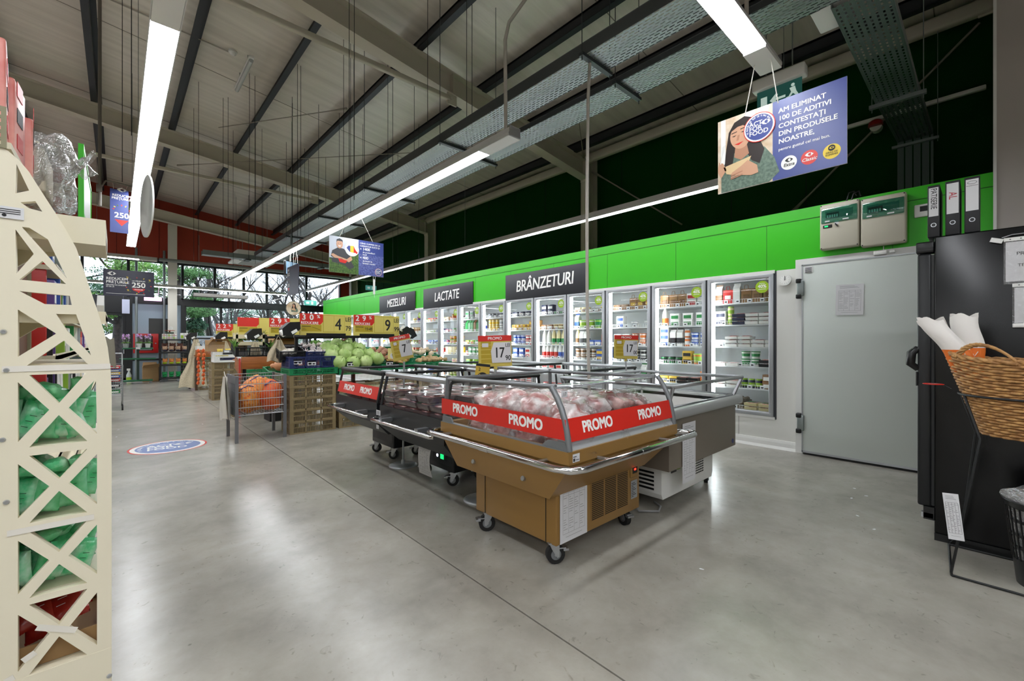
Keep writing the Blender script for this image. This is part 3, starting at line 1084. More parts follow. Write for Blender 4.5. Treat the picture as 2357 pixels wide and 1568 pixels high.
def d2(m, l, F):
    rect(m, F, 0, 0, .41, .5, .0008, SY)
    pol(m, F, [(0, 0), (.41, 0), (.41, .3), (.3, .28), (.2, .12), (.06, .2), (0, .2)], .0012, LF)
    rect(m, F, .41, 0, .79, .5, .0008, BLF)
    rect(m, F, .41, .3, .79, .5, .0012, BL)
    pol(m, F, [(.02, .22), (.04, .3), (.12, .35), (.2, .34), (.28, .26), (.3, .2), (.2, .18), (.1, .18)], .0022, DG)
    pol(m, F, [(.02, .24), (.07, .2), (.17, .2), (.27, .16), (.32, .2), (.3, .25), (.24, .2), (.12, .23), (.05, .26)], .0028, SK)
    pol(m, F, [(.02, .2), (.3, .18), (.35, .1), (.28, .06), (.2, .12), (.04, .14)], .0018, DG)
    pol(m, F, [(.12, .2), (.25, .18), (.22, .14), (.14, .15)], .0034, RD)
    ell(m, F, .14, .4, .045, .062, .0034, SK)
    pol(m, F, [(.095, .42), (.1, .46), (.14, .478), (.18, .46), (.185, .42), (.17, .44), (.11, .44)], .004, DG)
    for u in (.125, .155):
        ell(m, F, u, .408, .007, .003, .004, HA, 8)
    pol(m, F, [(.12, .378), (.16, .378), (.15, .364), (.13, .364)], .004, WP)
    ell(m, F, .315, .35, .1, .1, .004, WP)
    mp = [(.235, .36), (.262, .395), (.29, .395), (.34, .4), (.355, .36), (.375, .33), (.395, .315), (.385, .29), (.36, .305), (.33, .3), (.28, .31), (.262, .33)]
    pol(m, F, mp[:3] + [(.288, .308), (.28, .31), (.262, .33)], .0046, BL)
    pol(m, F, [(.288, .395), (.338, .4), (.338, .302), (.288, .308)], .0046, YL)
    pol(m, F, [(.338, .4), (.355, .36), (.375, .33), (.395, .315), (.385, .29), (.36, .305), (.338, .302)], .0046, RD)
    l.text('CÂND CUMPERI DE LA', .03, F @ T((.43, .455, .002)), WP, .02, 0, 'LEFT')
    l.text('CARREFOUR SUSȚII ȘI:', .03, F @ T((.43, .418, .002)), WP, .02, 0, 'LEFT')
    for v, a, b in ((.375, '1400', ('de producători', 'locali')), (.25, '400', ('de familii de', 'fermieri români'))):
        ell(l, F, .442, v, .009, .009, .0024, WP, 12)
        l.text(a, .055, F @ T((.47, v, .002)), WP, .03, 0, 'LEFT')
        l.text(b[0], .03, F @ T((.47, v - .045, .002)), WP, .02, 0, 'LEFT')
        l.text(b[1], .03, F @ T((.47, v - .078, .002)), WP, .02, 0, 'LEFT')
    act_logo(m, l, F, .71, .065, .055, .002)


sign('hanging_banner', 'hanging banner with a smiling man crouching in a green field', face_y(2.145, 6.05, 2.19), .79, .5, d2, 'banner', strings=(((.14, .5, 0), (2.42, 6.05, 3.0)), ((.62, .5, 0), (2.6, 6.05, 3.0))))
sign('price_spike', 'narrow pale spike hanging point down beneath the smiling man banner', face_y(2.78, 6.06, 1.93), .03, .22, lambda m, l, F: pol(m, F, [(0, .2), (.03, .2), (.016, -.06)], .001, WP), 'spike', strings=(((.0, .22, 0), (2.78, 6.055, 2.3)), ((.03, .22, 0), (2.81, 6.055, 2.3))))


def d3(m, l, F):
    logo(l, F, .12, .43, .09, .002, WP)
    l.text('REDUCEM', .07, F @ T((.04, .33, .002)), WP, .025, 0, 'LEFT')
    l.text('PREȚURILE', .07, F @ T((.04, .265, .002)), WP, .025, 0, 'LEFT')
    l.text('PENTRU ECONOMII\nZI DE ZI', .033, F @ T((.04, .19, .002)), WP, .02, 0, 'LEFT')
    l.text('LA MINIMUM', .035, F @ T((.52, .31, .002)), WP, .02)
    l.text('250', .14, F @ T((.52, .225, .002)), WP, .03)
    pol(m, F, [(.42, .16), (.62, .16), (.6, .12), (.54, .1), (.52, .07), (.5, .1), (.44, .12)], .0012, RD)
    l.text('PRODUSE', .03, F @ T((.52, .14, .003)), WP, .02)
    for i in range(11):
        a = 2 * PI * i / 11
        ell(m, F, .52 + .19 * math.cos(a), .22 + .16 * math.sin(a), .014, .008, .0012, (RD, LF, YL)[i % 3], 8, a)
    l.text('%', .05, F @ T((.35, .37, .002)), YL, .02)
    l.text('%', .05, F @ T((.69, .34, .002)), YL, .02)
    l.text('%', .05, F @ T((.36, .12, .002)), YL, .02)
    rect(m, F, .04, .04, .62, .046, .0012, WP)


sign('hanging_sign', 'navy hanging sign reading 250 in white over the far left aisle', face_y(-.19, 11.5, 2.13), .76, .51, d3, 'sign', navy, strings=(((.1, .51, 0), (-.1, 12.37, 3.0)), ((.6, .51, 0), (.42, 12.37, 3.0))))


def d4(m, l, F):
    logo(l, F, .1, .5, .06, .002, WP)
    l.text('REDUCEM', .036, F @ T((.1, .43, .002)), WP, .025)
    l.text('PREȚURILE', .036, F @ T((.1, .395, .002)), WP, .025)
    l.text('250', .085, F @ T((.1, .2, .002)), WP, .03)
    pol(m, F, [(.04, .15), (.16, .15), (.1, .08)], .0012, RD)
    for i in range(7):
        a = PI * i / 6
        ell(m, F, .1 + .07 * math.cos(a), .27 + .05 * math.sin(a), .01, .006, .0012, (RD, LF, YL)[i % 3], 8, a)


sign('hanging_flag', 'small upright blue flag reading 250 hanging from the pole arm', face_y(-.055, 6.78, 2.5), .16, .5, d4, 'flag', blue, strings=(((.03, .5, 0), (-.03, 6.8, 3.07)), ((.13, .5, 0), (.1, 6.8, 3.07))))
sign('hanging_sign', 'dark blue hanging sign seen edge on under the longest strip light', face_x(2.5, 9.35, 2.13), .72, .56, d4, 'sign', navy, strings=(((.05, .56, 0), (2.53, 9.2, 3.0)), ((.16, .56, 0), (2.53, 9.2, 3.0)), ((.5, .56, 0), (2.53, 8.8, 3.0)), ((.66, .56, 0), (2.53, 8.8, 3.0))))


def d5(m, l, F):
    ell(m, F, 0, 0, .262, .262, .0005, RD, 40)
    ell(m, F, 0, 0, .25, .25, .001, WP, 40)
    ell(m, F, 0, 0, .235, .235, .0015, BL, 40)
    for i, s in enumerate(('ACT', 'FOR', 'FOOD')):
        l.text(s, .11, F @ T((-.16, .08 - .085 * i, .003)), WP, .02, 0, 'LEFT')
    logo(l, F, .11, .06, .1, .003, WP)


def round_sign(label, F, k, draw, name='round_sign', strings=()):
    t = thing(name, label, 'sign', tuple(F.translation))
    F0 = F.copy(); F0.translation = (0, 0, 0)
    F0 = F0 @ Matrix.Diagonal((k, k, k, 1))
    m = MB(); ell(m, F0, 0, 0, .265, .265, -.012, 0, 40); ell(m, F0, 0, 0, .265, .265, 0, 0, 40)
    m.M = F0
    m.lathe([(.265, -.012), (.265, 0)], n=40)
    obj('board', m, white, t)
    m, l = MB(), MB(); draw(m, l, F0)
    obj('printed_picture', m, PM, t)
    if l.f: obj('lettering', l, PM, t)
    for a, b in strings:
        obj('string', MB().cyl(Vector(a), Vector(b), .003, 5), mat('string_white'), t)


F = Matrix.Translation((.2, 4.9, 2.41)) @ Matrix.Rotation(math.radians(7), 4, 'Z') @ face_x(0, 0, 0) @ Matrix.Rotation(PI, 4, 'Y')
round_sign('round blue sign hanging edge on from the left strip light', F, 1, d5, strings=(((0, -.03, .26), (0, -.05, .6)), ((0, .03, .26), (0, .05, .6))))


def d6(m, l, F):
    ell(m, F, 0, 0, .25, .25, .001, BE, 40)
    woman(m, F, .0, .04, .24, .002)
round_sign('small round sign picturing a dark haired woman above the price boards', face_y(2.52, 9.0, 1.87), .52, d6, strings=(((0, 0, .13), (.0, 0, 1.12)),))
t = thing('hanging_monitor', 'small black hanging screen behind the edge-on blue sign', 'screen', (2.72, 9.9, 2.62), .5)
obj('case', MB().rb(-.16, -.03, 0, .2, .03, .3, .01), black, t)
obj('screen', MB().box(-.15, -.034, .02, .17, -.031, .28), mat('screen_glow', '#6f8ba3', .2, emit=.5), t)
obj('bracket', MB().cyl((0, 0, .3), (0, 0, .9), .01), galv, t)

# ---- emergency exit sign
t = thing('exit_sign', 'green emergency exit sign with running figure behind the woman banner', 'sign', (4.2, 1.2, 3.3))
obj('housing', MB().rb(-.05, -.2, .14, .05, .2, .24, .012), white, t)
m = MB(); F = face_x(0, .17, -.06)
m.box(-.006, -.17, -.06, .0, .17, .14)
obj('sign_plate', m, mat('exit_green', '#2f6b64', .3, emit=.12), t)
m = MB(); F = face_x(-.008, .17, -.06)
rect(m, F, .03, .02, .08, .14, 0, 0)
pol(m, F, [(.1, .09), (.15, .14), (.165, .125), (.145, .1), (.22, .1), (.22, .08), (.145, .08), (.165, .055), (.15, .04)], 0, 0)
ell(m, F, .275, .16, .014, .014, 0, 0, 12)
pol(m, F, [(.25, .14), (.29, .145), (.3, .1), (.32, .06), (.305, .055), (.275, .09), (.25, .06), (.225, .06), (.225, .072), (.245, .075), (.262, .105)], 0, 0)
obj('pictogram', m, mat('exit_white', '#cfe6dd', .4, emit=.3), t)
obj('hanger', MB().cyl((0, -.1, .24), (0, -.1, zr(4.2) - 3.3 - .02), .005).cyl((0, .1, .24), (0, .1, zr(4.2) - 3.3 - .02), .005), galv, t)
for (x, y, z, lab) in ((4.9, 15.6, 2.45, 'small green exit sign hanging before the entrance windows'), (6.75, 14.9, 3.05, 'small white and green exit sign on the far wall column')):
    t = thing('exit_sign', lab, 'sign', (x, y, z))
    obj('sign_plate', MB().rb(-.2, -.015, 0, .2, .015, .17, .006), mat('exit_teal', '#5fb7ae', .4, emit=.25), t)
    obj('hanger', MB().cyl((-.15, 0, .17), (-.15, 0, zr(x) - z), .004, 5), galv, t)
    obj('hanger', MB().cyl((.15, 0, .17), (.15, 0, zr(x) - z), .004, 5), galv, t)
    obj('pictogram', MB().box(-.14, -.018, .05, -.04, -.0155, .12).box(.02, -.018, .03, .09, -.0155, .14), mat('exit_white'), t)

# green framed sign over the second shelf unit
t = thing('shelf_sign', 'upright sign with bright green frame above the left shelves', 'sign', (-.15, 3.5, 1.96))
obj('frame', MB().box(-.012, 0, .03, .012, .03, .39).box(-.012, 0, 0, .012, 1, .03).box(-.012, .97, .03, .012, 1, .39).box(-.012, 0, .39, .012, 1, .42), brightg, t)
obj('panel', MB().box(-.008, .03, .03, .008, .97, .39), mat('sign_face_pale', '#c4c6c2', .4), t)
obj('bracket', MB().tube([(-.02, .3, .1), (-.1, .25, .08), (-.3, .2, -.04)], .014, 6).box(-.03, .26, .04, -.01, .34, .18), mat('bracket_brown', '#5a3a30', .5), t)

# ---- section signs on the green band
board = mat('chalk_board', '#25272c', .5)
chalk = mat('chalk_white', '#eeeeea', .7)
for y0, y1, s, sz, lab in ((6.352, 4.34, 'BRÂNZETURI', .3, 'large dark section sign lettered BRÂNZETURI'), (9.43, 7.408, 'LACTATE', .3, 'dark section sign lettered LACTATE'), (11.86, 9.834, 'MEZELURI', .3, 'dark section sign lettered MEZELURI')):
    t = thing('section_sign', lab + ' on the bright green band', 'sign', (XW - .003, (y0 + y1) / 2, 2.03))
    w = (y0 - y1) / 2
    obj('board', MB().rb(-.02, -w, 0, 0, w, .49, .003), board, t)
    m = MB(); m.text(s, sz, face_x(-.0215, 0, .25) @ Matrix.Rotation(math.radians(1.2), 4, 'Z'), 0, .016, .14, 'CENTER', .82, .96)
    obj('lettering', m, chalk, t)
# ================================================================== glass-doored coolers
ORD = ['first', 'second', 'third', 'fourth', 'fifth', 'sixth', 'seventh', 'eighth', 'ninth', 'tenth', 'eleventh', 'twelfth', 'thirteenth', 'fourteenth', 'fifteenth', 'sixteenth', 'seventeenth', 'eighteenth']
SHN = ['bottom', 'second lowest', 'third lowest', 'third highest', 'second highest', 'top']
PITCH, Y0, DEP = .785, 1.655, .62
coolw = mat('cooler_white', '#dfe3e3', 0.35)
wirew = mat('shelf_wire_white', '#e9ecec', .4)
ledc = mat('cooler_led', '#ffffff', .5, emit=22.0, ecol='#f4fbff')
stick = mat('sticker_lime', '#9bbf1c', .4)
tagw = mat('price_tag', '#eef0f2', .6)
cglass = clear('cooler_glass', tint=(.97, .99, .985), gloss=.035)
ZS = [.40, .66, .93, 1.17, 1.45, 1.72]


def cooler_proto():
    t = thing('display_cooler', 'x', 'cooler')
    m = MB()
    m.box(DEP, 0, .33, DEP + .02, PITCH, 2.06).box(.03, 0, .33, DEP, PITCH, .345).box(.03, 0, 2.04, DEP, PITCH, 2.06)
    obj('lining', m, coolw, t)
    m = MB()
    s = .05
    m.rb(-.025, .012, .36, .02, .012 + s, 2.03, .008).rb(-.025, PITCH - .012 - s, .36, .02, PITCH - .012, 2.03, .008)
    m.rb(-.025, .03, 1.985, .02, PITCH - .03, 2.03, .008).rb(-.025, .03, .36, .02, PITCH - .03, .41, .008)
    m.box(-.005, -.012, .34, .03, .012, 2.04, 1)
    obj('door_frame', m, [alum, mat('gasket_dark', '#3c3f43', .6)], t)
    obj('surround', MB().box(-.02, 0, 2.03, .0, PITCH, 2.068).box(-.012, 0, .325, .0, PITCH, .36), white, t)
    obj('glass_door', MB().quad((-.004, .06, .41), (-.004, PITCH - .06, .41), (-.004, PITCH - .06, 1.985), (-.004, .06, 1.985)), cglass, t)
    m = MB().box(.03, PITCH - .084, .42, .045, PITCH - .064, 2.0)
    obj('light_tube', m, ledc, t)
    for k, z in enumerate(ZS):
        m = MB().box(.1, .03, z - .014, DEP - .03, PITCH - .03, z)
        obj('shelf', m, coolw, t)
        m = MB()
        for i in range(25):
            y = .04 + (PITCH - .08) * i / 24
            m.box(.096, y - .0015, z, .099, y + .0015, z + .045)
        m.box(.095, .035, z + .043, .1, PITCH - .035, z + .047)
        r = obj('shelf_rail', m, wirew, t)
        m = MB()
        for i in range(4):
            y = .12 + .17 * i + .03 * ((k * 7 + i * 3) % 4 - 1.5)
            m.box(.09, y - .024, z + .004, .094, y + .024, z + .04)
            m.box(.0895, y - .014, z + .012, .09, y + .014, z + .028, 1)
        obj('price_tag_strip', m, [tagw, ink], t)
    m = MB()
    F = face_x(-.006, .135, 1.885)
    ell(m, F, 0, 0, .072, .072, 0, 0)
    m.text('40%', .055, F @ T((0, .006, .0006)), 1, .03)
    rect(m, F, -.04, -.03, .04, -.025, .0006, 1)
    rect(m, F, -.03, .038, .03, .043, .0006, 1)
    obj('sticker', m, [stick, whitep], t, label='round lime green sticker')
    return t


proto = cooler_proto()
NB = 18
for k in range(NB):
    lab = '%s glass-doored cooler bay counting from the white cold room door' % ORD[k]
    if k == 0:
        proto.location = (XW, Y0, 0); proto['label'] = lab; proto['group'] = 'glass-doored coolers under the green band'
        PK = list(proto.children)
    else:
        copy_tree(proto, (XW, Y0 + PITCH * k, 0), label=lab, ch=PK)
# closing walls of the run
struct('wall_cooler_end', MB().box(XW + .04, Y0 - .04, .33, XW + .66, Y0 - .02, 2.06), coolw)
t = thing('thermometer', 'round white dial thermometer on the wall beside the cold room door', 'thermometer', (XW - .002, 1.545, 1.94))
obj('case', MB().cyl((0, 0, 0), (-.04, 0, 0), .062, 24).cyl((-.03, 0, 0), (-.045, 0, 0), .066, 24), white, t)
m = MB(); F = face_x(-.046, 0, 0)
ell(m, F, 0, 0, .05, .05, 0, 0)
for a in range(12):
    r_ = math.radians(30 * a)
    m.cyl(F @ Vector((.04 * math.cos(r_), .04 * math.sin(r_), 0)), F @ Vector((.047 * math.cos(r_), .047 * math.sin(r_), 0)), .0014, 4, 1)
obj('dial', m, [whitep, ink], t)
obj('needle', MB().cyl(F @ Vector((0, -.008, .002)), F @ Vector((.004, .04, .002)), .003, 5), ink, t)

# ------------------------------------------------------------------ groceries in the coolers
CC = {'white': '#e9e9e4', 'blue': '#2f55a8', 'green': '#1f7f3e', 'red': '#c22a24', 'yellow': '#d8b23a', 'cream': '#dccf9f', 'brown': '#7a5530', 'navy': '#1d2240', 'pink': '#c98a86', 'lime': '#8fb63a', 'orange': '#d9762d', 'black': '#1c1d1f', 'purple': '#5b3f86', 'kraft': '#9c7445', 'grey': '#9aa0a0'}
def pc(n):
    return mat('print_' + n + '_pack', CC[n], .4)
meatm = mat('sliced_meat', '#a8514c', .35, c2='#d7a29a', nscale=30)
film = clear('cling_film', gloss=.1, rough=.08, white=.05)
cheesem = mat('cheese', '#d9be74', .45)
_PM = {}


def prod(kind, c1, c2='white'):
    """mesh(es) for one product; front looks to -X, width along Y"""
    key = (kind, c1, c2)
    if key in _PM:
        return _PM[key]
    a, b = pc(c1), pc(c2)
    m = MB()
    if kind == 'yogurt_tub':
        m.lathe([(.034, 0), (.036, .003), (.042, .07)], n=14)
        m.lathe([(.0365, .012), (.0415, .055)], n=14, mi=1)
        m.lathe([(.045, .069), (.045, .076), (.043, .078)], n=14, mi=1)
        r = ('yogurt_tub', .095, .08, [to_mesh('yogurt_tub', m, [a, b])])
    elif kind == 'big_tub':
        m.lathe([(.052, 0), (.06, .11)], n=16)
        m.lathe([(.0545, .02), (.0595, .09)], n=16, mi=1)
        m.lathe([(.063, .108), (.063, .118), (.06, .121)], n=16, mi=1)
        r = ('spread_tub', .132, .122, [to_mesh('spread_tub', m, [a, b])])
    elif kind == 'bottle':
        m.lathe([(.034, 0), (.038, .006), (.038, .14), (.03, .18), (.016, .215), (.015, .235)], n=14)
        l = MB().lathe([(.0388, .02), (.0388, .1)], n=14)
        c = MB().lathe([(.018, .232), (.018, .252)], n=10)
        r = ('milk_bottle', .082, .255, [to_mesh('milk_bottle', m, b), ('bottle_label', to_mesh('bottle_label', l, a)), ('bottle_cap', to_mesh('bottle_cap', c, a))])
    elif kind == 'carton':
        m.box(-.035, -.035, 0, .035, .035, .16)
        m.prism([(-.035, .16), (.035, .16), (.003, .2), (-.003, .2)], -.035, .035, 'y')
        m.box(-.0355, -.0355, .03, .0355, .0355, .1, 1).box(-.004, -.035, .2, .004, .035, .215, 1)
        r = ('milk_carton', .076, .215, [to_mesh('milk_carton', m, [b, a])])
    elif kind == 'box':
        m.rb(-.04, -.055, 0, .04, .055, .075, .003)
        m.box(-.041, -.045, .012, -.0395, .045, .05, 1)
        r = ('food_box', .118, .076, [to_mesh('food_box', m, [a, b])])
    elif kind == 'tray':
        m.prism([(-.075, .0), (.075, 0), (.085, .03), (-.085, .03)], -.06, .06, 'y', 0)
        m.blob((0, 0, .028), (.07, .053, .012), 2, .3, 3, 3, 1)
        m.quad((-.083, -.06, .038), (.083, -.06, .038), (.083, .06, .038), (-.083, .06, .038), 2)
        m.box(-.05, -.03, .0385, .0, .03, .0392, 3)
        r = ('meat_tray', .13, .04, [to_mesh('meat_tray', m, [b, meatm, film, a])])
    elif kind == 'cheese':
        m.rb(-.05, -.045, 0, .05, .045, .045, .008)
        m.box(-.051, -.03, .008, -.0495, .03, .036, 1)
        r = ('cheese_pack', .098, .047, [to_mesh('cheese_pack', m, [a, b])])
    elif kind == 'bag':
        m.prism([(-.03, 0), (.03, 0), (.022, .15), (-.022, .15)], -.05, .05, 'y')
        m.tube([(-.02, -.02, .15), (-.02, -.015, .19), (-.02, .015, .19), (-.02, .02, .15)], .003, 5, 0)
        m.box(-.031, -.03, .05, -.027, .03, .09, 1)
        r = ('paper_bag', .108, .19, [to_mesh('paper_bag', m, [a, b])])
    elif kind == 'jar':
        m.lathe([(.03, 0), (.032, .004), (.032, .075), (.026, .088)], n=14)
        m.lathe([(.0325, .02), (.0325, .06)], n=14, mi=1)
        m.lathe([(.03, .086), (.03, .1)], n=14, mi=1)
        r = ('glass_jar', .07, .1, [to_mesh('glass_jar', m, [a, b])])
    elif kind == 'eggs':
        m.box(-.14, -.14, 0, .14, .14, .02)
        for i in range(5):
            for j in range(5):
                m.lathe([(.026, .018), (.022, .04), (.01, .052)], ((i - 2) * .054, (j - 2) * .054, 0), 7, 0)
        r = ('egg_tray', .3, .055, [to_mesh('egg_tray', m, mat('egg_board', '#8d8376', .8))])
    _PM[key] = r
    return r


DESC = {'yogurt_tub': '%s yogurt tub with %s lid', 'big_tub': '%s spread tub with %s band', 'bottle': '%s labelled %s drink bottle', 'carton': '%s banded %s drink carton', 'box': '%s food box with %s panel', 'tray': 'packed meat tray with %s label on %s tray', 'cheese': '%s cheese pack with %s label', 'bag': '%s paper carrier bag with %s label', 'jar': '%s jar with %s lid', 'eggs': 'grey cardboard egg tray'}
NPROD = {}
GS = 1.16     # the packs are a little larger than the patterns


def place(kind, c1, c2, x, y, z, where, grp, jitter=.12, stack=1):
    nm, w, h, parts = prod(kind, c1, c2)
    d = DESC[kind]
    d = d % (c1, c2) if '%s' in d else d
    for s in range(stack):
        o = obj(nm, parts[0], None, loc=(x, y, z + s * (h * GS + .001)), rz=R.uniform(-jitter, jitter))
        o.scale = (GS, GS, GS)
        tag(o, d + where, {'yogurt_tub': 'tub', 'spread_tub': 'tub', 'milk_bottle': 'bottle', 'milk_carton': 'carton', 'food_box': 'box', 'meat_tray': 'tray', 'cheese_pack': 'cheese', 'paper_bag': 'bag', 'glass_jar': 'jar', 'egg_tray': 'egg tray'}[nm], (d + grp))
        for pn, pm in parts[1:]:
            obj(pn, pm, None, parent=o)
        NPROD[nm] = NPROD.get(nm, 0) + 1


# what stands on each shelf, bottom to top; runs go from the far end of the bay to the near end: (kind, colour, second colour, count, stack)
PLAN = {
    0: [[('eggs', 'grey', 'grey', 1, 2), ('tray', 'green', 'cream', 2, 2)],
        [('tray', 'red', 'white', 2, 2), ('jar', 'navy', 'lime', 3, 1), ('box', 'brown', 'white', 2, 1)],
        [('tray', 'white', 'white', 2, 1), ('yogurt_tub', 'white', 'green', 2, 2), ('tray', 'white', 'black', 2, 2)],
        [('box', 'white', 'grey', 1, 1), ('tray', 'red', 'white', 2, 3), ('tray', 'white', 'white', 2, 2)],
        [('box', 'white', 'navy', 1, 1), ('jar', 'cream', 'lime', 1, 1), ('tray', 'white', 'navy', 1, 3), ('tray', 'red', 'white', 2, 3)],
        [('carton', 'brown', 'white', 1, 1), ('bag', 'red', 'white', 1, 1), ('carton', 'white', 'white', 1, 1), ('bag', 'kraft', 'brown', 3, 1)]],
    1: [[('eggs', 'grey', 'grey', 1, 1), ('tray', 'orange', 'black', 2, 2)],
        [('box', 'yellow', 'black', 2, 1), ('tray', 'white', 'black', 2, 2), ('box', 'orange', 'white', 1, 1)],
        [('yogurt_tub', 'green', 'black', 3, 1), ('box', 'yellow', 'black', 1, 2), ('big_tub', 'orange', 'lime', 2, 1)],
        [('box', 'white', 'blue', 1, 3), ('carton', 'black', 'white', 2, 1), ('jar', 'orange', 'white', 1, 1), ('yogurt_tub', 'white', 'blue', 2, 2)],
        [('bottle', 'orange', 'white', 1, 1), ('box', 'white', 'green', 3, 2)],
        [('bag', 'kraft', 'brown', 3, 1), ('box', 'white', 'red', 1, 2), ('box', 'white', 'grey', 1, 2)]],
    2: [[('tray', 'white', 'white', 3, 2)],
        [('box', 'white', 'grey', 3, 1)],
        [('yogurt_tub', 'white', 'black', 7, 1)],
        [('box', 'white', 'blue', 2, 2), ('yogurt_tub', 'white', 'orange', 3, 2)],
        [('box', 'white', 'blue', 1, 2), ('yogurt_tub', 'white', 'grey', 2, 1)],
        [('box', 'brown', 'kraft', 2, 1), ('bag', 'kraft', 'yellow', 4, 1)]],
    3: [[('yogurt_tub', 'white', 'grey', 5, 1)],
        [('yogurt_tub', 'white', 'grey', 4, 2), ('box', 'navy', 'white', 2, 1)],
        [('yogurt_tub', 'white', 'brown', 4, 2), ('box', 'blue', 'yellow', 2, 1)],
        [('bottle', 'brown', 'cream', 1, 1), ('carton', 'black', 'white', 2, 1), ('box', 'blue', 'white', 2, 1), ('box', 'orange', 'white', 1, 1)],
        [('carton', 'blue', 'white', 1, 1), ('big_tub', 'white', 'lime', 2, 1), ('big_tub', 'lime', 'green', 1, 1), ('box', 'cream', 'brown', 1, 1)],
        [('box', 'cream', 'brown', 2, 1), ('cheese', 'brown', 'white', 2, 1), ('box', 'yellow', 'green', 1, 1)]],
    4: [[('yogurt_tub', 'white', 'red', 4, 1)],
        [('box', 'white', 'red', 4, 1)],
        [('bottle', 'red', 'white', 4, 1), ('bottle', 'blue', 'white', 3, 1)],
        [('bottle', 'white', 'white', 2, 1), ('bottle', 'green', 'cream', 4, 1)],
        [('box', 'brown', 'white', 2, 1), ('yogurt_tub', 'brown', 'cream', 2, 1), ('yogurt_tub', 'cream', 'white', 2, 1)],
        [('box', 'navy', 'white', 2, 2), ('cheese', 'black', 'green', 3, 1)]],
    5: [[('yogurt_tub', 'white', 'red', 4, 1)],
        [('box', 'red', 'white', 4, 1)],
        [('box', 'blue', 'white', 2, 2), ('box', 'white', 'red', 2, 1)],
        [('yogurt_tub', 'white', 'blue', 3, 1), ('yogurt_tub', 'red', 'white', 3, 1)],
        [('cheese', 'yellow', 'brown', 4, 1), ('box', 'kraft', 'yellow', 2, 1)],
        [('box', 'navy', 'white', 4, 1)]],
    6: [[('box', 'white', 'pink', 3, 1)],
        [('cheese', 'yellow', 'white', 5, 1)],
        [('jar', 'cream', 'brown', 5, 1)],
        [('yogurt_tub', 'cream', 'white', 6, 1)],
        [('jar', 'cream', 'yellow', 3, 1), ('jar', 'white', 'grey', 3, 1)],
        [('yogurt_tub', 'grey', 'navy', 3, 1), ('box', 'navy', 'white', 2, 1)]],
    7: [[('tray', 'green', 'lime', 4, 1)],
        [('box', 'lime', 'green', 3, 1)],
        [('yogurt_tub', 'red', 'white', 1, 1), ('box', 'green', 'white', 4, 1)],
        [('box', 'lime', 'orange', 2, 1), ('box', 'green', 'white', 2, 1)],
        [('carton', 'green', 'green', 3, 1), ('carton', 'brown', 'brown', 1, 1), ('carton', 'green', 'green', 1, 1)],
        [('box', 'grey', 'green', 2, 2), ('big_tub', 'grey', 'white', 2, 1)]],
}
pal = list(CC)
EXTRA = [('jar', 'cream', 'white', 1), ('cheese', 'yellow', 'red', 2), ('tray', 'white', 'white', 2), ('carton', 'green', 'white', 1), ('cheese', 'cream', 'blue', 2), ('jar', 'brown', 'yellow', 1), ('big_tub', 'white', 'blue', 1), ('carton', 'blue', 'white', 1), ('tray', 'red', 'white', 2), ('cheese', 'white', 'green', 2)]
kinds = ['yogurt_tub', 'box', 'cheese', 'jar', 'yogurt_tub', 'box', 'big_tub']
for k in range(15):
    plan = PLAN.get(k)
    if plan is None:
        plan = []
        for s in range(6):
            row, left = [], 5 if k < 11 else 4
            while left > 0:
                n = min(left, R.choice((1, 2, 3)))
                row.append((R.choice(kinds), R.choice(('white', 'white', 'green', 'navy', 'cream', 'red', 'lime', 'blue', 'yellow')), R.choice(pal), n, 1))
                left -= n
            plan.append(row)
    for s, row in enumerate(plan):
        used = sum(prod(a, b, c)[1] * GS * n for a, b, c, n, st in row)
        add = EXTRA[(k * 5 + s * 3) % len(EXTRA)]
        if k < 10 and s > 0 and used + prod(*add[:3])[1] * GS * 2 < PITCH - .14:
            row = row + [(*add[:3], min(5, int((PITCH - .12 - used) / (prod(*add[:3])[1] * GS + .004))), add[3])]
        if k > 10 and s in (0, 5):
            continue
        tot = sum(prod(a, b, c)[1] * GS * n for a, b, c, n, st in row)
        gap = max(.002, (PITCH - .1 - tot) / max(1, sum(n for *_, n, st in row)))
        y = PITCH - .05 - gap / 2
        for a, b, c, n, st in row:
            w = prod(a, b, c)[1] * GS
            if st == 1 and k < 9 and a in ('yogurt_tub', 'box', 'cheese', 'jar') and s < 5 and (k + s + n) % 2:
                st = 2
            for i in range(n):
                y -= w / 2
                if y > .05:
                    place(a, b, c, XW + (.26 if a == 'eggs' else .17), Y0 + PITCH * k + y, ZS[s] + .001, ', %s shelf, %s cooler bay' % (SHN[s], ORD[k]), ', %s shelf of %s bay' % (SHN[s], ORD[k]), .02 if a in ('box', 'carton', 'eggs', 'tray') else .12, st)
                y -= w / 2 + gap

# ================================================================== chest freezers
gold = mat('gold_paint', '#94703a', 0.38, .1)
goldd = mat('gold_slot', '#1d160b', .7)
greyt = mat('grey_frame', '#7e8184', .35, .5)
blackc = mat('chest_black', '#1b1d20', .35)
taupe = mat('taupe_panel', '#7a7064', .3, .2)
inner = mat('chest_lining', '#cfd2d2', .4)
lab_g = clear('chest_glass', gloss=.03)


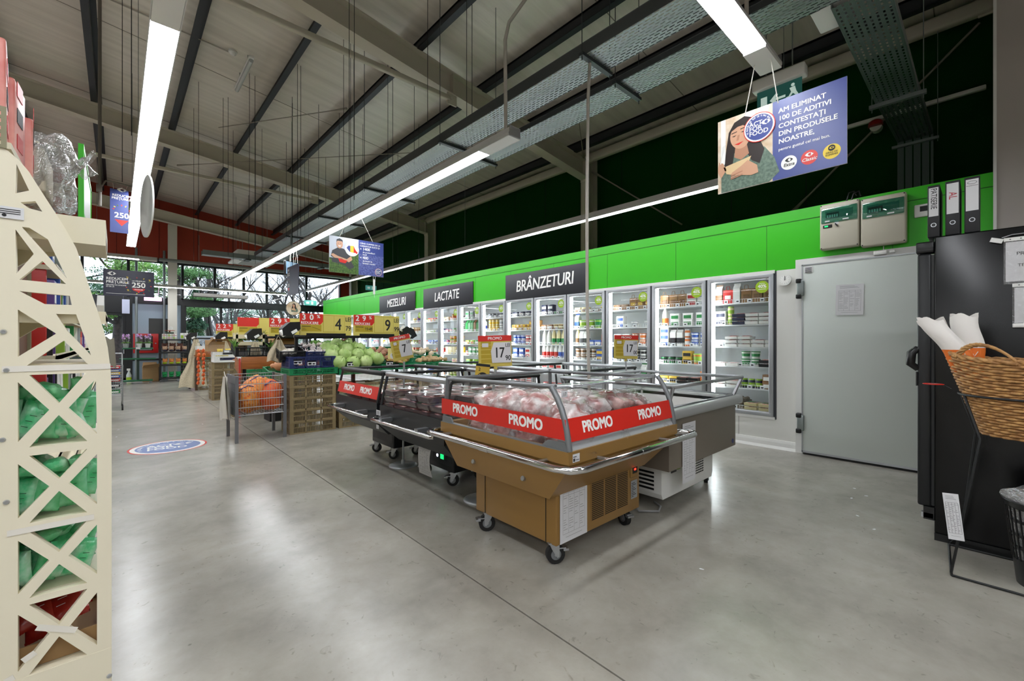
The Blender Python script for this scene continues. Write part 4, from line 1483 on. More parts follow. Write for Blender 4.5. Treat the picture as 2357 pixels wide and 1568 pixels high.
def caster(parent, x, y, r=.055, brake=True, ang=0):
    c, s = math.cos(ang), math.sin(ang)
    m = MB()
    m.M = T((x, y, 0)) @ Matrix.Rotation(ang, 4, 'Z')
    m.box(-.035, -.035, 2 * r + .012, .035, .035, 2 * r + .02)
    for q in (-.024, .02):
        m.prism([(-.03, 2 * r + .015), (.03, 2 * r + .015), (.03, r - .012), (.018, r - .016), (-.012, r + .03)], q, q + .004, 'y')
    if brake:
        m.box(.02, -.02, r + .03, .07, .02, r + .036).box(.055, -.024, r + .018, .085, .024, r + .03)
    f = obj('caster', m, steel, parent)
    m = MB()
    m.M = T((x, y, 0)) @ Matrix.Rotation(ang, 4, 'Z')
    m.cyl((.012, -.016, r), (.012, .016, r), r, 20)
    m.cyl((.012, -.019, r), (.012, .019, r), r * .55, 16, 1)
    m.cyl((.012, -.021, r), (.012, .021, r), r * .18, 10, 2)
    obj('wheel', m, [rubber, greyt, steel], f)


def sheet_text(m, F, w, h, mi, rows=14, cols=4, seed=1):
    """printed form: heading lines, ruled columns and short written entries"""
    rr = random.Random(seed)
    for i in range(3):
        rect(m, F, w * .14, h * (.94 - .03 * i), w * (.5 + .35 * rr.random()), h * (.945 - .03 * i), .0006, mi)
    for i in range(cols + 1):
        u = w * (.1 + .8 * i / cols)
        rect(m, F, u - .0005, h * .14, u + .0005, h * .8, .0006, mi)
    for v in (.14, .76, .8):
        rect(m, F, w * .1, h * v, w * .9, h * v + .001, .0006, mi)
    for j in range(rows):
        for i in range(cols):
            u0 = w * (.12 + .8 * i / cols)
            if rr.random() < .75:
                rect(m, F, u0, h * (.72 - .55 * j / rows), u0 + w * .8 / cols * rr.uniform(.3, .8), h * (.72 - .55 * j / rows) + .0016, .0006, mi)
    rect(m, F, w * .2, h * .08, w * .8, h * .084, .0006, mi)


def form_sheet(label, F, w, h, bend=.0, seed=1):
    t = thing('paper_form', label, 'paper', tuple(F.translation))
    F0 = F.copy(); F0.translation = (0, 0, 0)
    m = MB()
    m.grid(lambda a, b: F0 @ Vector((a * w, b * h, .002 + bend * math.sin(PI * b) * (.4 + .6 * a))), 6, 8)
    m2 = MB(); sheet_text(m2, F0 @ T((0, 0, .0025 if not bend else .003)), w, h, 0, seed=seed)
    if bend:
        m2.v = [tuple(Vector(p) + F0 @ Vector((0, 0, bend * math.sin(PI * max(0, min(1, (F0.inverted() @ Vector(p)).y / h))) * (.4 + .6 * (F0.inverted() @ Vector(p)).x / w)))) for p in m2.v]
    obj('sheet', m, paper, t)
    obj('lettering', m2, mat('pen_grey', '#3c3c42', .7), t)
    return t


# ---- the gold promotional chest
gx0, gx1, gy0, gy1 = 1.66, 2.78, 1.40, 2.55
t = thing('chest_freezer', 'gold promotional chest freezer on wheels with red PROMO bands', 'freezer', (2.2, 1.95, 0))
O = Vector((2.2, 1.95, 0))
def L(x, y, z): return (x - O.x, y - O.y, z)
def mbl():
    m = MB(); m.M = T(-O); return m
m = mbl()
m.rb(1.775, 1.585, .12, 2.615, 2.3, .52, .006)
m.box(1.772, 1.66, .12, 1.776, 1.664, .4, 1).box(1.772, 2.2, .12, 1.776, 2.204, .4, 1)
obj('base_cabinet', m, [gold, goldd], t)
m = mbl()
top = [(gx0, gy0), (gx1, gy0), (gx1, gy1), (gx0, gy1)]
bot = [(1.72, 1.585), (2.68, 1.585), (2.68, 2.44), (1.72, 2.44)]
vs = [(p[0], p[1], .612) for p in top] + [(p[0], p[1], .395) for p in bot]
m.add(vs, [(k, 4 + k, 4 + (k + 1) % 4, (k + 1) % 4) for k in range(4)] + [(7, 6, 5, 4)])
obj('underbody', m, gold, t)
m = mbl()
for a, b, z0, z1 in ((0, 0, .625, .69), (.012, .012, .6, .627)):
    for (x0, y0, x1, y1) in ((gx0 + a, gy0 + a, gx1 - a, gy0 + .05), (gx0 + a, gy1 - .05, gx1 - a, gy1 - a), (gx0 + a, gy0 + .05, gx0 + .05, gy1 - .05), (gx1 - .05, gy0 + .05, gx1 - a, gy1 - .05)):
        m.box(x0, y0, z0, x1, y1, z1)
obj('rim_band', m, gold, t)
obj('tray', mbl().box(gx0 + .04, gy0 + .04, .6, gx1 - .04, gy1 - .04, .62).box(gx0 + .05, gy0 + .05, .62, gx1 - .05, gy0 + .056, .7), inner, t)
m = mbl()
# sill of pale steel inside the front pane, grey posts, top rails
m.prism([(gy0 + .012, .69), (gy0 + .06, .69), (gy0 + .11, .745), (gy0 + .1, .75), (gy0 + .03, .72)], gx0 + .03, gx1 - .03, 'x')
obj('front_sill', m, mat('sill_steel', '#c6cacc', .35, .4), t)
zt = 1.005
m = mbl()
def yf(z):      # leaning front pane, rounding over at the top
    q = (z - .69) / (zt - .69)
    return gy0 + .012 + .045 * q + .075 * q ** 3
steps = [.69 + (zt - .69) * i / 6 for i in range(7)]
for x in (gx0 + .02, gx1 - .02):
    m.tube([(x, yf(z), z) for z in steps], .016, 8)
    m.tube([(x, gy1 - .02, .69), (x + (.02 if x < 2 else -.02), gy1 - .03, zt)], .014, 8)
    m.cyl((x + (.03 if x < 2 else -.03), yf(zt), zt), (x + (.02 if x < 2 else -.02), gy1 - .03, zt - .02), .013, 8)
m.cyl((gx0 + .04, gy1 - .03, zt - .02), (gx1 - .04, gy1 - .03, zt - .02), .013, 8)
m.prism([(gx0 + .0, .69), (gx0 + .02, .69), (gx0 + .02, .696), (gx0 + .0, .695)], gy0 + .01, gy1 - .01, 'y')
m.prism([(gy0 + .012, .69), (gy0 + .2, .69), (gy0 + .15, .73), (gy0 + .03, .735)], gx0 + .006, gx0 + .016, 'x')
m.prism([(gy1 - .14, .69), (gy1 - .012, .69), (gy1 - .012, .73), (gy1 - .11, .73)], gx0 + .006, gx0 + .016, 'x')
obj('post_frame', m, greyt, t)
m = mbl()
m.rb(gx0 + .04, yf(zt) - .01, zt - .012, gx1 - .04, yf(zt) + .1, zt, .005)
obj('top_shelf', m, clear('tinted_shelf', tint=(.7, .72, .74), gloss=.12, white=.12), t)
m = mbl()
m.grid(lambda a, b: (gx0 + .03 + a * (gx1 - gx0 - .06), yf(.69 + b * (zt - .7)), .69 + b * (zt - .7)), 1, 6)
n = len(steps)
m.poly([(gx0 + .014, yf(z) + .01, z) for z in steps] + [(gx0 + .03, gy1 - .03, zt - .02), (gx0 + .014, gy1 - .02, .69)])
m.poly([(gx1 - .014, yf(z) + .01, z) for z in steps] + [(gx1 - .03, gy1 - .03, zt - .02), (gx1 - .014, gy1 - .02, .69)])
obj('glass_pane', m, lab_g, t)
for nm in ('side', 'front'):
    m = mbl()
    if nm == 'side':
        F = face_x(gx0 + .008, gy1 - .0, .0)
        rect(m, F, 0, .745, 1.125, .85, 0, 0)
        for u in (.27, .83):
            m.text('PROMO', .083, F @ T((u, .798, .001)), 1, .045, 0, 'CENTER', .92)
    else:
        a_ = math.atan2(yf(.85) - yf(.735), .115)
        F = T((gx0, yf(.735) - .003, .735)) @ Matrix.Rotation(-a_, 4, 'X') @ face_y(0, 0, 0)
        rect(m, F, .036, 0, gx1 - gx0 - .036, .118, 0, 0)
        for u in (.28, .82):
            m.text('PROMO', .083, F @ T((u, .06, .001)), 1, .045, 0, 'CENTER', .92)
    obj('promo_band', m, [red, whitep], t, label='red band lettered PROMO')
m = mbl()
ra, zr_ = .1, .63
pts = [(gx0 + .02, gy1 + .03, zr_), (gx0 - .04, gy1 + .03, zr_), (gx0 - .09, gy1 - .0, zr_), (gx0 - ra, gy1 - .06, zr_), (gx0 - ra, gy0 - ra + .1, zr_), (gx0 - ra + .03, gy0 - ra + .03, zr_), (gx0 - ra + .1, gy0 - ra, zr_), (gx1 + .04, gy0 - ra, zr_), (gx1 + .08, gy0 - ra + .02, zr_), (gx1 + .09, gy0 - .03, zr_), (gx1 + .04, gy0 + .02, zr_), (gx1 - .01, gy0 + .03, zr_)]
m.tube(pts, .018, 10)
m.tube([(gx0 - ra, 1.98, zr_), (gx0 - ra, 1.9, zr_)], .0205, 10)
m.tube([(2.16, gy0 - ra, zr_), (2.24, gy0 - ra, zr_)], .0205, 10)
obj('bumper_rail', m, chrome, t)
m = mbl()
for x, y in ((gx0 + .02, gy1 - .12), (gx0 + .02, 1.55)):
    m.cyl((x, y, zr_ - .005), (gx0 - ra, y, zr_), .009, 8)
for x in (1.9, 2.55):
    m.cyl((x, gy0 + .02, zr_ - .005), (x, gy0 - ra, zr_), .009, 8)
for y in (2.22, 1.76):
    m.cyl((1.70, y, .47), (1.685, y, .475), .014, 10)
obj('rail_bracket', m, steel, t)
m = mbl()
F = face_y(2.08, 1.583, .17)
rect(m, F, 0, 0, .4, .28, 0, 0)
for j in range(24):
    for i in range(3):
        rect(m, F, .008 + .132 * i, .008 + .0114 * j, .126 + .132 * i, .0145 + .0114 * j, .0012, 1)
obj('vent_grille', m, [gold, goldd], t)
m = mbl(); m.rb(2.5, 1.574, .34, 2.585, 1.59, .44, .01)
m.box(2.515, 1.572, .37, 2.57, 1.575, .42, 1).box(2.532, 1.571, .39, 2.552, 1.5725, .402, 2)
obj('control_display', m, [gold, black, mat('red_digit', '#ff2a1a', .4, emit=3)], t)
m = mbl(); F = face_y(2.51, 1.583, .2)
rect(m, F, 0, 0, .075, .12, 0, 0)
for j in range(9):
    rect(m, F, .006, .012 + .011 * j, .03 + .03 * ((j * 5) % 3) / 2, .016 + .011 * j, .0006, 1)
obj('rating_plate', m, [mat('plate_silver', '#9fa3a5', .4, .3), ink], t)
m = mbl(); F = face_y(1.69, gy0 - .001, .635)
rect(m, F, 0, 0, .055, .042, 0, 0); rect(m, F, .004, .005, .018, .02, .0006, 1); rect(m, F, .004, .026, .03, .03, .0006, 1)
rect(m, F, .022, .01, .05, .013, .0006, 1)
obj('sticker', m, [paper, ink], t)
for x, y, a in ((1.81, 1.64, -.5), (1.81, 2.21, 2.6), (2.55, 1.67, -1.9), (2.55, 2.22, .4)):
    caster(t, x - O.x, y - O.y, .054, True, a)
m = mbl(); F = face_y(1.72, yf(.97) - .004, .95)
rect(m, F, 0, 0, .05, .035, 0, 0); m.text('17', .026, F @ T((.027, .016, .0008)), 1, .01)
obj('price_card', m, [paper, ink], t)
form_sheet('white form sheet taped on the base front of the gold chest', face_y(1.8, 1.582, .125), .24, .34, 0, 3)

# meat in clear bags heaped in the gold chest
meatA = mat('bagged_meat', '#c57f7c', .2, c2='#f7efec', nscale=11, lo=.36, hi=.58, spec=.8, bump=.6, bscale=18, coat=.5)
meatB = mat('bagged_meat_dark', '#8a3f3e', .2, c2='#d9b3ab', nscale=10, spec=.8, bump=.5, bscale=14, coat=.5)
wrap = clear('bag_film', gloss=.06, rough=.05, wrinkle=1.0)
gi = 0
def meat_bag(x, y, z, sx, sy, sz, rz, dark, label, group, seed):
    t = thing('meat_bag', label, 'meat', (x, y, z), rz, group)
    m = MB(); m.blob((0, 0, sz * .8), (sx, sy, sz), 3, .5, 1.7, seed)
    m.v = [(p[0], p[1], max(.003, p[2])) for p in m.v]
    obj('meat', m, meatB if dark else meatA, t)
    m = MB(); m.blob((0, 0, sz * .85), (sx * 1.18, sy * 1.18, sz * 1.18), 3, .5, 2.4, seed + 40)
    m.v = [(p[0], p[1], max(.001, p[2])) for p in m.v]
    m.grid(lambda a, b: (sx * 1.1 + .05 * a, (b - .5) * sy * (1.4 + a * .5), sz * (.9 + .8 * a) + .012 * math.sin(b * 14 + seed)), 3, 6)
    obj('clear_bag', m, wrap, t)


for j in range(4):
    for i in range(5):
        meat_bag(1.83 + .2 * i + R.uniform(-.02, .02), 1.58 + .23 * j + R.uniform(-.02, .02), .622, .11, .125, .075, R.uniform(-.4, .4), True if i == 0 else R.random() < .3, 'clear bag of raw meat lying on the tray of the gold chest', 'bagged meat on the gold chest tray', gi); gi += 1
for j in range(4):
    for i in range(4):
        meat_bag(1.93 + .21 * i + R.uniform(-.03, .03), 1.66 + .21 * j + R.uniform(-.03, .03), .755 + .03 * math.sin(i + j), .125, .125, .075, R.uniform(-1, 1), R.random() < .15, 'clear bag of pale meat heaped on top in the gold chest', 'bagged meat heaped in the gold chest', gi); gi += 1


# ---- black chests of the left row and the two behind
def black_chest(label, x0, x1, y0, y1, promo, side=True, kind='left', zt=.95):
    O = Vector(((x0 + x1) / 2, (y0 + y1) / 2, 0))
    t = thing('chest_freezer', label, 'freezer', tuple(O))
    def mb():
        m = MB(); m.M = T(-O); return m
    bx0 = x0 + .39
    by0, by1 = y0 + .44, y1 - .03
    m = mb().rb(bx0, by0, .12, x1 - .25, by1, .5, .01)
    m.box(bx0 - .002, by0 + .03, .17, bx0 + .001, by1 - .03, .34, 1)
    obj('base_cabinet', m, [blackc, mat('chest_grey_panel', '#2a2c30', .45)], t)
    m = mb()
    vs = [(x0, y0, .5), (x1, y0, .5), (x1, y1, .5), (x0, y1, .5), (x0 + .16, y0 + .1, .36), (x1 - .2, y0 + .1, .36), (x1 - .2, y1 - .05, .36), (x0 + .16, y1 - .05, .36)]
    m.add(vs, [(k, 4 + k, 4 + (k + 1) % 4, (k + 1) % 4) for k in range(4)] + [(7, 6, 5, 4)])
    obj('underbody', m, mat('chest_grey_panel'), t)
    m = mb()
    zb = .68
    m.box(x0, y0, .5, x1, y0 + .05, zb).box(x0, y1 - .05, .5, x1, y1, zb).box(x0, y0 + .05, .5, x0 + .05, y1 - .05, zb).box(x1 - .05, y0 + .05, .5, x1, y1 - .05, zb)
    m.box(x0 + .04, y0 + .04, .5, x1 - .04, y1 - .04, .53)
    obj('body', m, blackc, t)
    obj('lining', mb().box(x0 + .052, y0 + .052, .53, x1 - .052, y1 - .052, .6), inner, t)
    m = mb()
    for y in (y0 + .012, y1 - .012):
        m.tube([(x0 + .012, y, zb), (x0 + .04, y, zb + .13), (x0 + .07, y, zt)], .013, 8)
        m.tube([(x1 - .012, y, zb), (x1 - .05, y, zt)], .013, 8)
    m.cyl((x0 + .07, y0, zt), (x1 - .05, y0, zt), .014, 8).cyl((x0 + .07, y1, zt), (x1 - .05, y1, zt), .014, 8)
    obj('post_frame', m, blackm, t)
    m = mb().rb(x0 + .045, y0 + .005, zt - .022, x0 + .1, y1 - .005, zt + .022, .015)
    m.rb(x1 - .085, y0 + .005, zt - .02, x1 - .03, y1 - .005, zt + .02, .015)
    obj('top_rail', m, steel if not promo else blackm, t)
    m = mb()
    m.quad((x0 + .01, y0 + .03, zb), (x0 + .01, y1 - .03, zb), (x0 + .06, y1 - .03, zt), (x0 + .06, y0 + .03, zt))
    m.quad((x0 + .03, y0 + .015, zb), (x1 - .03, y0 + .015, zb), (x1 - .05, y0 + .015, zt), (x0 + .07, y0 + .015, zt))
    m.quad((x1 - .01, y0 + .03, zb), (x1 - .01, y1 - .03, zb), (x1 - .05, y1 - .03, zt), (x1 - .05, y0 + .03, zt))
    obj('glass_pane', m, lab_g, t)
    if promo:
        m = mb()
        a_ = math.atan2(.028, .13)
        F = T((x0 + .008, y1 - .02, .71)) @ Matrix.Rotation(a_, 4, 'Y') @ face_x(0, 0, 0)
        rect(m, F, 0, 0, y1 - y0 - .04, .115, 0, 0)
        for u in (.28, .68):
            m.text('PROMO', .083, F @ T((u, .058, .001)), 1, .045, 0, 'CENTER', .88)
        obj('promo_band', m, [red, whitep], t, label='red band lettered PROMO')
    m = mb()
    xr = x0 - .1
    m.tube([(x0 - .0, y1 - .03, .57), (xr + .02, y1 - .02, .57), (xr, y1 - .06, .57), (xr, y0 + .03, .57), (xr + .02, y0 + .01, .57)], .015, 8)
    obj('bumper_rail', m, chrome, t)
    m = mb()
    for y in (y0 + .22, y1 - .22):
        m.cyl((x0, y, .58), (xr, y, .57), .02, 8, r2=.014).cb((x0 - .05, y, .585), (.1, .05, .03))
    obj('rail_bracket', m, steel, t)
    for x in (bx0 + .04, x1 - .3):
        for y in (by0 + .05, by1 - .06):
            caster(t, x - O.x, y - O.y, .05, True, 2.3)
    return t, O


b1, O1 = black_chest('black chest freezer of packed meat next to the gold chest', 1.72, 2.74, 2.6, 3.62, False)
m = MB(); m.M = T(-O1)
m.rb(2.1, 3.16, .2, 2.112, 3.33, .27, .004)
m.cyl((2.098, 3.28, .235), (2.108, 3.28, .235), .014, 12, 1).box(2.098, 3.18, .215, 2.104, 3.23, .26, 2)
obj('switch_panel', m, [mat('chest_grey_panel'), mat('lamp_white', '#dfe8ff', .3, emit=2), mat('lamp_green', '#18c060', .3, emit=1.5)], b1)
m = MB(); m.M = T(-O1); F = face_x(1.7, 3.6, .6)
rect(m, F, 0, 0, .08, .045, .021, 0); rect(m, F, .0, -.12, .05, -.085, .021, 0)
for i in range(4): rect(m, F, .008, .008 + .008 * i, .06, .011 + .008 * i, .0216, 1)
obj('sticker', m, [paper, ink], b1)
b2, O2 = black_chest('black chest freezer with a red PROMO band beside the brown crates', 1.74, 2.74, 3.72, 4.7, True, zt=.945)
b3, O3 = black_chest('black chest freezer standing behind the taupe one', 3.0, 4.2, 2.56, 3.6, False, zt=.96)
b4, O4 = black_chest('black chest freezer at the back of the row by the coolers', 3.0, 4.2, 3.72, 4.75, False, zt=.95)
form_sheet('white form sheet dangling from the black chest next to the gold one', face_x(2.02, 3.45, .06), .22, .3, .03, 5)

# meat trays in the black chests
trayb = mat('tray_clear_dark', '#55484a', .35)
meatC = mat('tray_meat', '#7b2f33', .3, c2='#c99a95', nscale=14, spec=.7, coat=.4)
def tray_mesh(seed):
    m = MB()
    m.prism([(-.11, 0), (.11, 0), (.125, .04), (-.125, .04)], -.085, .085, 'y', 0)
    for i in range(3):
        m.blob((-.07 + .07 * i, 0, .036), (.042, .074, .016), 2, .35, 2.5, seed + i, 1)
    m.quad((-.122, -.085, .054), (.122, -.085, .054), (.122, .085, .054), (-.122, .085, .054), 2)
    m.box(-.03, -.06, .0545, .03, -.01, .0552, 3)
    return to_mesh('meat_tray', m, [trayb, meatC, film, tagw])
TM = [tray_mesh(s) for s in (1, 5, 9)]
for (x0, y0, nx, ny, lev, lab, grp) in ((1.86, 2.74, 4, 5, 4, 'film-covered tray of red meat in the black chest beside the gold one', 'meat trays in the first black chest'), (1.9, 3.86, 4, 4, 3, 'film-covered tray of red meat in the black PROMO chest', 'meat trays in the black PROMO chest'), (3.2, 2.74, 4, 4, 1, 'film-covered meat tray in the black chest behind the taupe one', 'meat trays in the chest behind the taupe one')):
    for l in range(lev):
        for i in range(nx):
            for j in range(ny):
                if l == lev - 1 and R.random() < .3:
                    continue
                o = obj('meat_tray', R.choice(TM), None, loc=(x0 + .25 * i - (.0), y0 + .185 * j, 0.603 + .057 * l), rz=R.uniform(-.06, .06))
                tag(o, lab, 'tray', grp)

# ---- taupe chest
x0, x1, y0, y1 = 2.86, 4.05, 1.5, 2.46
O = Vector((3.4, 2.0, 0))
t = thing('chest_freezer', 'taupe open chest freezer with white vented base and glass rim', 'freezer', tuple(O))
m = mbl()
m.prism([(2.96, .08), (3.79, .08), (3.81, .12), (3.81, .4), (2.94, .4), (2.94, .12)], 1.6, 2.36, 'y')
for j in range(9):
    for i in range(10):
        m.box(3.3 + .034 * i, 1.5975, .16 + .02 * j, 3.324 + .034 * i, 1.6, .17 + .02 * j, 1)
m.box(3.08, 1.596, .25, 3.16, 1.6, .31, 1).box(3.17, 1.5955, .26, 3.22, 1.6, .31, 2)
for j in range(5):
    m.box(2.938, 1.66, .14 + .03 * j, 2.941, 2.2, .155 + .03 * j, 1)
obj('base_cabinet', m, [white, black, stick], t)
m = mbl().box(x0, y0, .325, x1, y0 + .05, .7).box(x0, y1 - .05, .325, x1, y1, .7).box(x0, y0 + .05, .325, x0 + .05, y1 - .05, .7).box(x1 - .05, y0 + .05, .325, x1, y1 - .05, .7).box(x0 + .05, y0 + .05, .325, x1 - .05, y1 - .05, .36)
obj('body', m, taupe, t)
obj('lining', mbl().box(x0 + .05, y0 + .05, .5, x1 - .05, y1 - .05, .52).box(x0 + .05, y0 + .05, .52, x1 - .05, y0 + .06, .74).box(x1 - .06, y0 + .05, .52, x1 - .05, y1 - .05, .74).box(x0 + .05, y1 - .06, .52, x1 - .05, y1 - .05, .74), white, t)
m = mbl()
for (a, b) in (((x0 - .03, y0 - .04), (x1 + .08, y0 + .06)), ((x0 - .03, y1 - .06), (x1 + .08, y1 + .04)), ((x0 - .03, y0 + .06), (x0 + .06, y1 - .06)), ((x1 - .06, y0 + .06), (x1 + .08, y1 - .06))):
    m.rb(a[0], a[1], .69, b[0], b[1], .765, .022, 0, 3)
obj('rim', m, mat('rim_grey', '#a9abaa', .35, .3), t)
m = mbl()
A = [(x0 + .02, y0 + .02), (x1 - .0, y0 + .02), (x1 - .0, y1 - .02), (x0 + .02, y1 - .02)]
B = [(x0 - .0, y0 - .03), (x1 + .07, y0 - .03), (x1 + .07, y1 + .03), (x0 - .0, y1 + .03)]
m.tube([(*p, .925) for p in B], .016, 8, 0, True)
for p, q in zip(A, B):
    m.cyl((*p, .76), (*q, .925), .014, 8)
m.tube([(*p, .768) for p in A], .01, 6, 0, True)
obj('glass_frame', m, steel, t)
m = mbl()
for k in range(4):
    m.quad((*A[k], .765), (*A[(k + 1) % 4], .765), (*B[(k + 1) % 4], .92), (*B[k], .92))
obj('glass_pane', m, lab_g, t)
obj('badge', mbl().cyl((3.99, y0 - .003, .37), (3.99, y0, .37), .02, 16), mat('badge_blue', '#27346f', .3), t)
for x, y in ((3.76, 1.66), (3.76, 2.28), (3.02, 2.28)):
    caster(t, x - O.x + .06, y - O.y, .036, True, .4)
form_sheet('white form sheet taped on the front of the taupe chest', face_y(3.05, 1.497, .2), .21, .44, 0, 8)
for i, (x, y) in enumerate(((3.7, 1.75), (3.85, 1.95), (3.55, 1.72), (3.5, 2.0), (3.75, 2.2))):
    meat_bag(x, y, .522, .1, .09, .05, R.uniform(-1, 1), False, 'clear bag of meat lying inside the taupe chest', 'bagged meat in the taupe chest', 70 + i)
tag(obj('cable', MB().tube([(2.93, 1.85, .16), (2.86, 1.8, .05), (2.8, 1.7, .012), (2.9, 1.6, .012), (3.0, 1.64, .012), (3.05, 1.72, .012)], .008, 6), mat('cable_grey', '#8b8b8b', .5)), 'grey power cable looping on the floor by the white vented base', 'cable')

# ---- yellow price signs on poles
yb = mat('promo_yellow', '#cdba58', .4)
ybd = mat('promo_yellow_dark', '#b39b22', .45)
for (x, y, z, tilt, fw, a, b, lab, bx, by) in ((2.2, 2.6, 1.045, -.03, .265, '17', '90', 'yellow and red PROMO pole sign priced 17,90 behind the gold chest', 2.12, 2.68), (2.12, 3.92, 1.06, -.2, .2, '7', '', 'tilted yellow PROMO pole sign priced 7 beside the black chests', 2.12, 3.94), (3.9, 2.52, 1.06, .02, .265, '17', '00', 'yellow and red PROMO pole sign priced 17 over the taupe chest', 3.92, 2.5)):
    t = thing('price_sign', lab, 'sign', (bx, by, 0))
    m = MB(); m.lathe([(.14, 0), (.14, .006), (.12, .014), (.02, .02), (.02, .05), (.014, .06)], n=28)
    obj('base', m, mat('pole_grey', '#a9adaf', .35, .4), t)
    D = Vector((x - bx, y - by, 0))
    obj('pole', MB().cyl((0, 0, .04), D + Vector((0, 0, z - .02)), .0095, 8), mat('pole_grey'), t)
    yaw = -.55 if fw > .22 else -.35
    F = T(D + Vector((0, 0, z))) @ Matrix.Rotation(yaw, 4, 'Z') @ Matrix.Rotation(tilt, 4, 'Y') @ face_y(-fw / 2, 0, 0)
    h = .245
    m = MB(); m.M = F
    m.rb(0, 0, -.008, fw, h, 0, .003, 0, 1).box(fw * .45, -.03, -.006, fw * .55, .0, -.002)
    for i in range(5):
        m.box(.02, .03 + .036 * i, 0, fw * .38, .06 + .036 * i, .001, 1)
    obj('board', m, [yb, ybd], t)
    m = MB(); rect(m, F, 0, h - .045, fw, h, .002, 0); m.text('PROMO', .032, F @ T((fw / 2, h - .024, .003)), 1, .02)
    obj('header', m, [red, whitep], t)
    m = MB(); m.M = F
    m.prism([(fw * .4, .03), (fw * .97, .03), (fw * .97, .19), (fw * .46, .19), (fw * .37, .12)], .001, .006, 'z', 0)
    m.M = None
    m.text(a, .115, F @ T((fw * (.62 if len(a) > 1 else .62), .105, .008)), 1, .012, 0, 'CENTER', .72)
    m.text('LEI', .04, F @ T((fw * .88, .165, .008)), 1, .012, 0, 'CENTER', .8)
    if b:
        m.text(b, .055, F @ T((fw * .88, .065, .008)), 1, .012, 0, 'CENTER', .8)
    rect(m, F, .03, .155, fw * .3, .185, .002, 0)
    obj('price_card', m, [paper, ink], t)
t = thing('price_tag', 'small gold and black tag priced 1 lei clipped beside the gold chest', 'tag', (2.08, 2.63, .93))
F = Matrix.Rotation(-.5, 4, 'Z') @ Matrix.Rotation(.12, 4, 'Y') @ face_y(-.055, 0, 0)
m = MB(); m.M = F; m.box(0, 0, -.002, .11, .14, 0); m.M = None
rect(m, F, 0, .12, .11, .14, .001, 1)
ell(m, F, .06, .03, .045, .045, .001, 1)
m.text('1', .075, F @ T((.035, .03, .002)), 0, .02); m.text('LEI', .03, F @ T((.075, .045, .002)), 0, .01); m.text('2', .035, F @ T((.03, .095, .002)), 1, .01)
obj('card', m, [mat('tag_gold', '#c9a83c', .5), ink], t)
obj('clip', MB().box(-.01, -.006, -.02, .01, .006, .02), black, t)
# ================================================================== fruit and vegetable islands
def crate_mesh(name, l, w, h, m_, open_top=True):
    """stacking crate: ribbed slatted sides, corner posts, rims, slatted floor"""
    m = MB()
    t_ = .012
    for x in (0, l - .05):
        for y in (0, w - .05):
            m.box(x, y, 0, x + .05, y + .05, h)
    for z0, z1 in ((0, .018), (h - .02, h), (h * .52, h * .58)):
        m.box(.05, 0, z0, l - .05, t_, z1).box(.05, w - t_, z0, l - .05, w, z1).box(0, .05, z0, t_, w - .05, z1).box(l - t_, .05, z0, l, w - .05, z1)
    m.box(-.004, -.004, h - .014, l + .004, .0, h - .004).box(-.004, w, h - .014, l + .004, w + .004, h - .004).box(-.004, 0, h - .014, 0, w, h - .004)
    for y0, y1 in ((.002, .007), (w - .007, w - .002)):
        for k in (1, 2):
            x = l * k / 3
            m.box(x - .008, y0 - .002, 0, x + .008, y1 + .002, h)
        for k in range(30):
            x = .055 + (l - .11) * (k + .5) / 30
            m.box(x - .0035, y0, .018, x + .0035, y1, h - .02)
    for x0, x1 in ((.002, .007), (l - .007, l - .002)):
        m.box(x0 - .002, w / 2 - .008, 0, x1 + .002, w / 2 + .008, h)
        for k in range(18):
            y = .055 + (w - .11) * (k + .5) / 18
            m.box(x0, y - .0035, .018, x1, y + .0035, h - .02)
    m.box(.02, .02, .004, l - .02, w - .02, .012)
    return to_mesh(name, m, m_)


CR = {}
for nm, c in (('tan', '#8c7a58'), ('green', '#0b7a48'), ('black', '#15161a'), ('blue', '#1e2a5c')):
    CR[nm] = crate_mesh('crate', .6, .4, .156, mat('crate_' + nm, c, .45))
CR['greenflat'] = crate_mesh('crate', .63, .42, .085, mat('crate_green'))


def crate(kind, x, y, z, label, group=None, rz=0, tilt=0):
    o = obj('crate', CR[kind], None, loc=(x, y, z), rz=rz)
    if tilt:
        o.rotation_euler = (tilt, 0, rz)
    return tag(o, label, 'crate', group)


RANK = ['bottom', 'second', 'third', 'fourth', 'top']
for k in range(5):
    crate('tan', 1.69, 6.2, .157 * k, '%s brown slatted crate of the tall stack beside the onion cart' % RANK[k].capitalize())
for k in range(4):
    crate('tan', 2.335, 6.2, .157 * k, '%s brown slatted crate of the stack behind the black PROMO chest' % ('Bottom', 'Second', 'Third', 'Top')[k])
    for x, n in ((2.98, 'cabbages right end'), (3.62, 'potatoes')):
        crate('tan', x, 6.2, .157 * k, 'brown slatted crate stacked under the %s' % n, 'hidden crates under the %s' % n)
crate('greenflat', 1.685, 6.19, .787, 'shallow green crate on top of the tall brown stack, under the mushrooms')
crate('blue', 1.70, 6.24, .875, 'dark blue crate holding the mushroom crates')
for x, c, l_ in ((1.62, 'black', 'black crate of mushrooms above the tall brown stack'), (1.95, 'blue', 'dark blue crate of white garlic beside the cabbages')):
    m = MB()
    o = crate(c, x, 6.3 + .12, .98 if c == 'black' else .97, l_, tilt=.22)
    o.scale = (.55, .8, .8)
crate('greenflat', 2.335, 6.2, .76, 'green crate under the cabbages')
crate('green', 2.3, 6.5, .8, 'green crate propped behind the cabbages')
crate('greenflat', 2.98, 6.2, .80, 'green crate of sweet potatoes and ginger')
crate('greenflat', 3.62, 6.2, .81, 'green crate of potatoes at the right end of the island')
crate('green', 3.05, 6.62, .86, 'empty green crate tilted up behind the potatoes', tilt=.35)
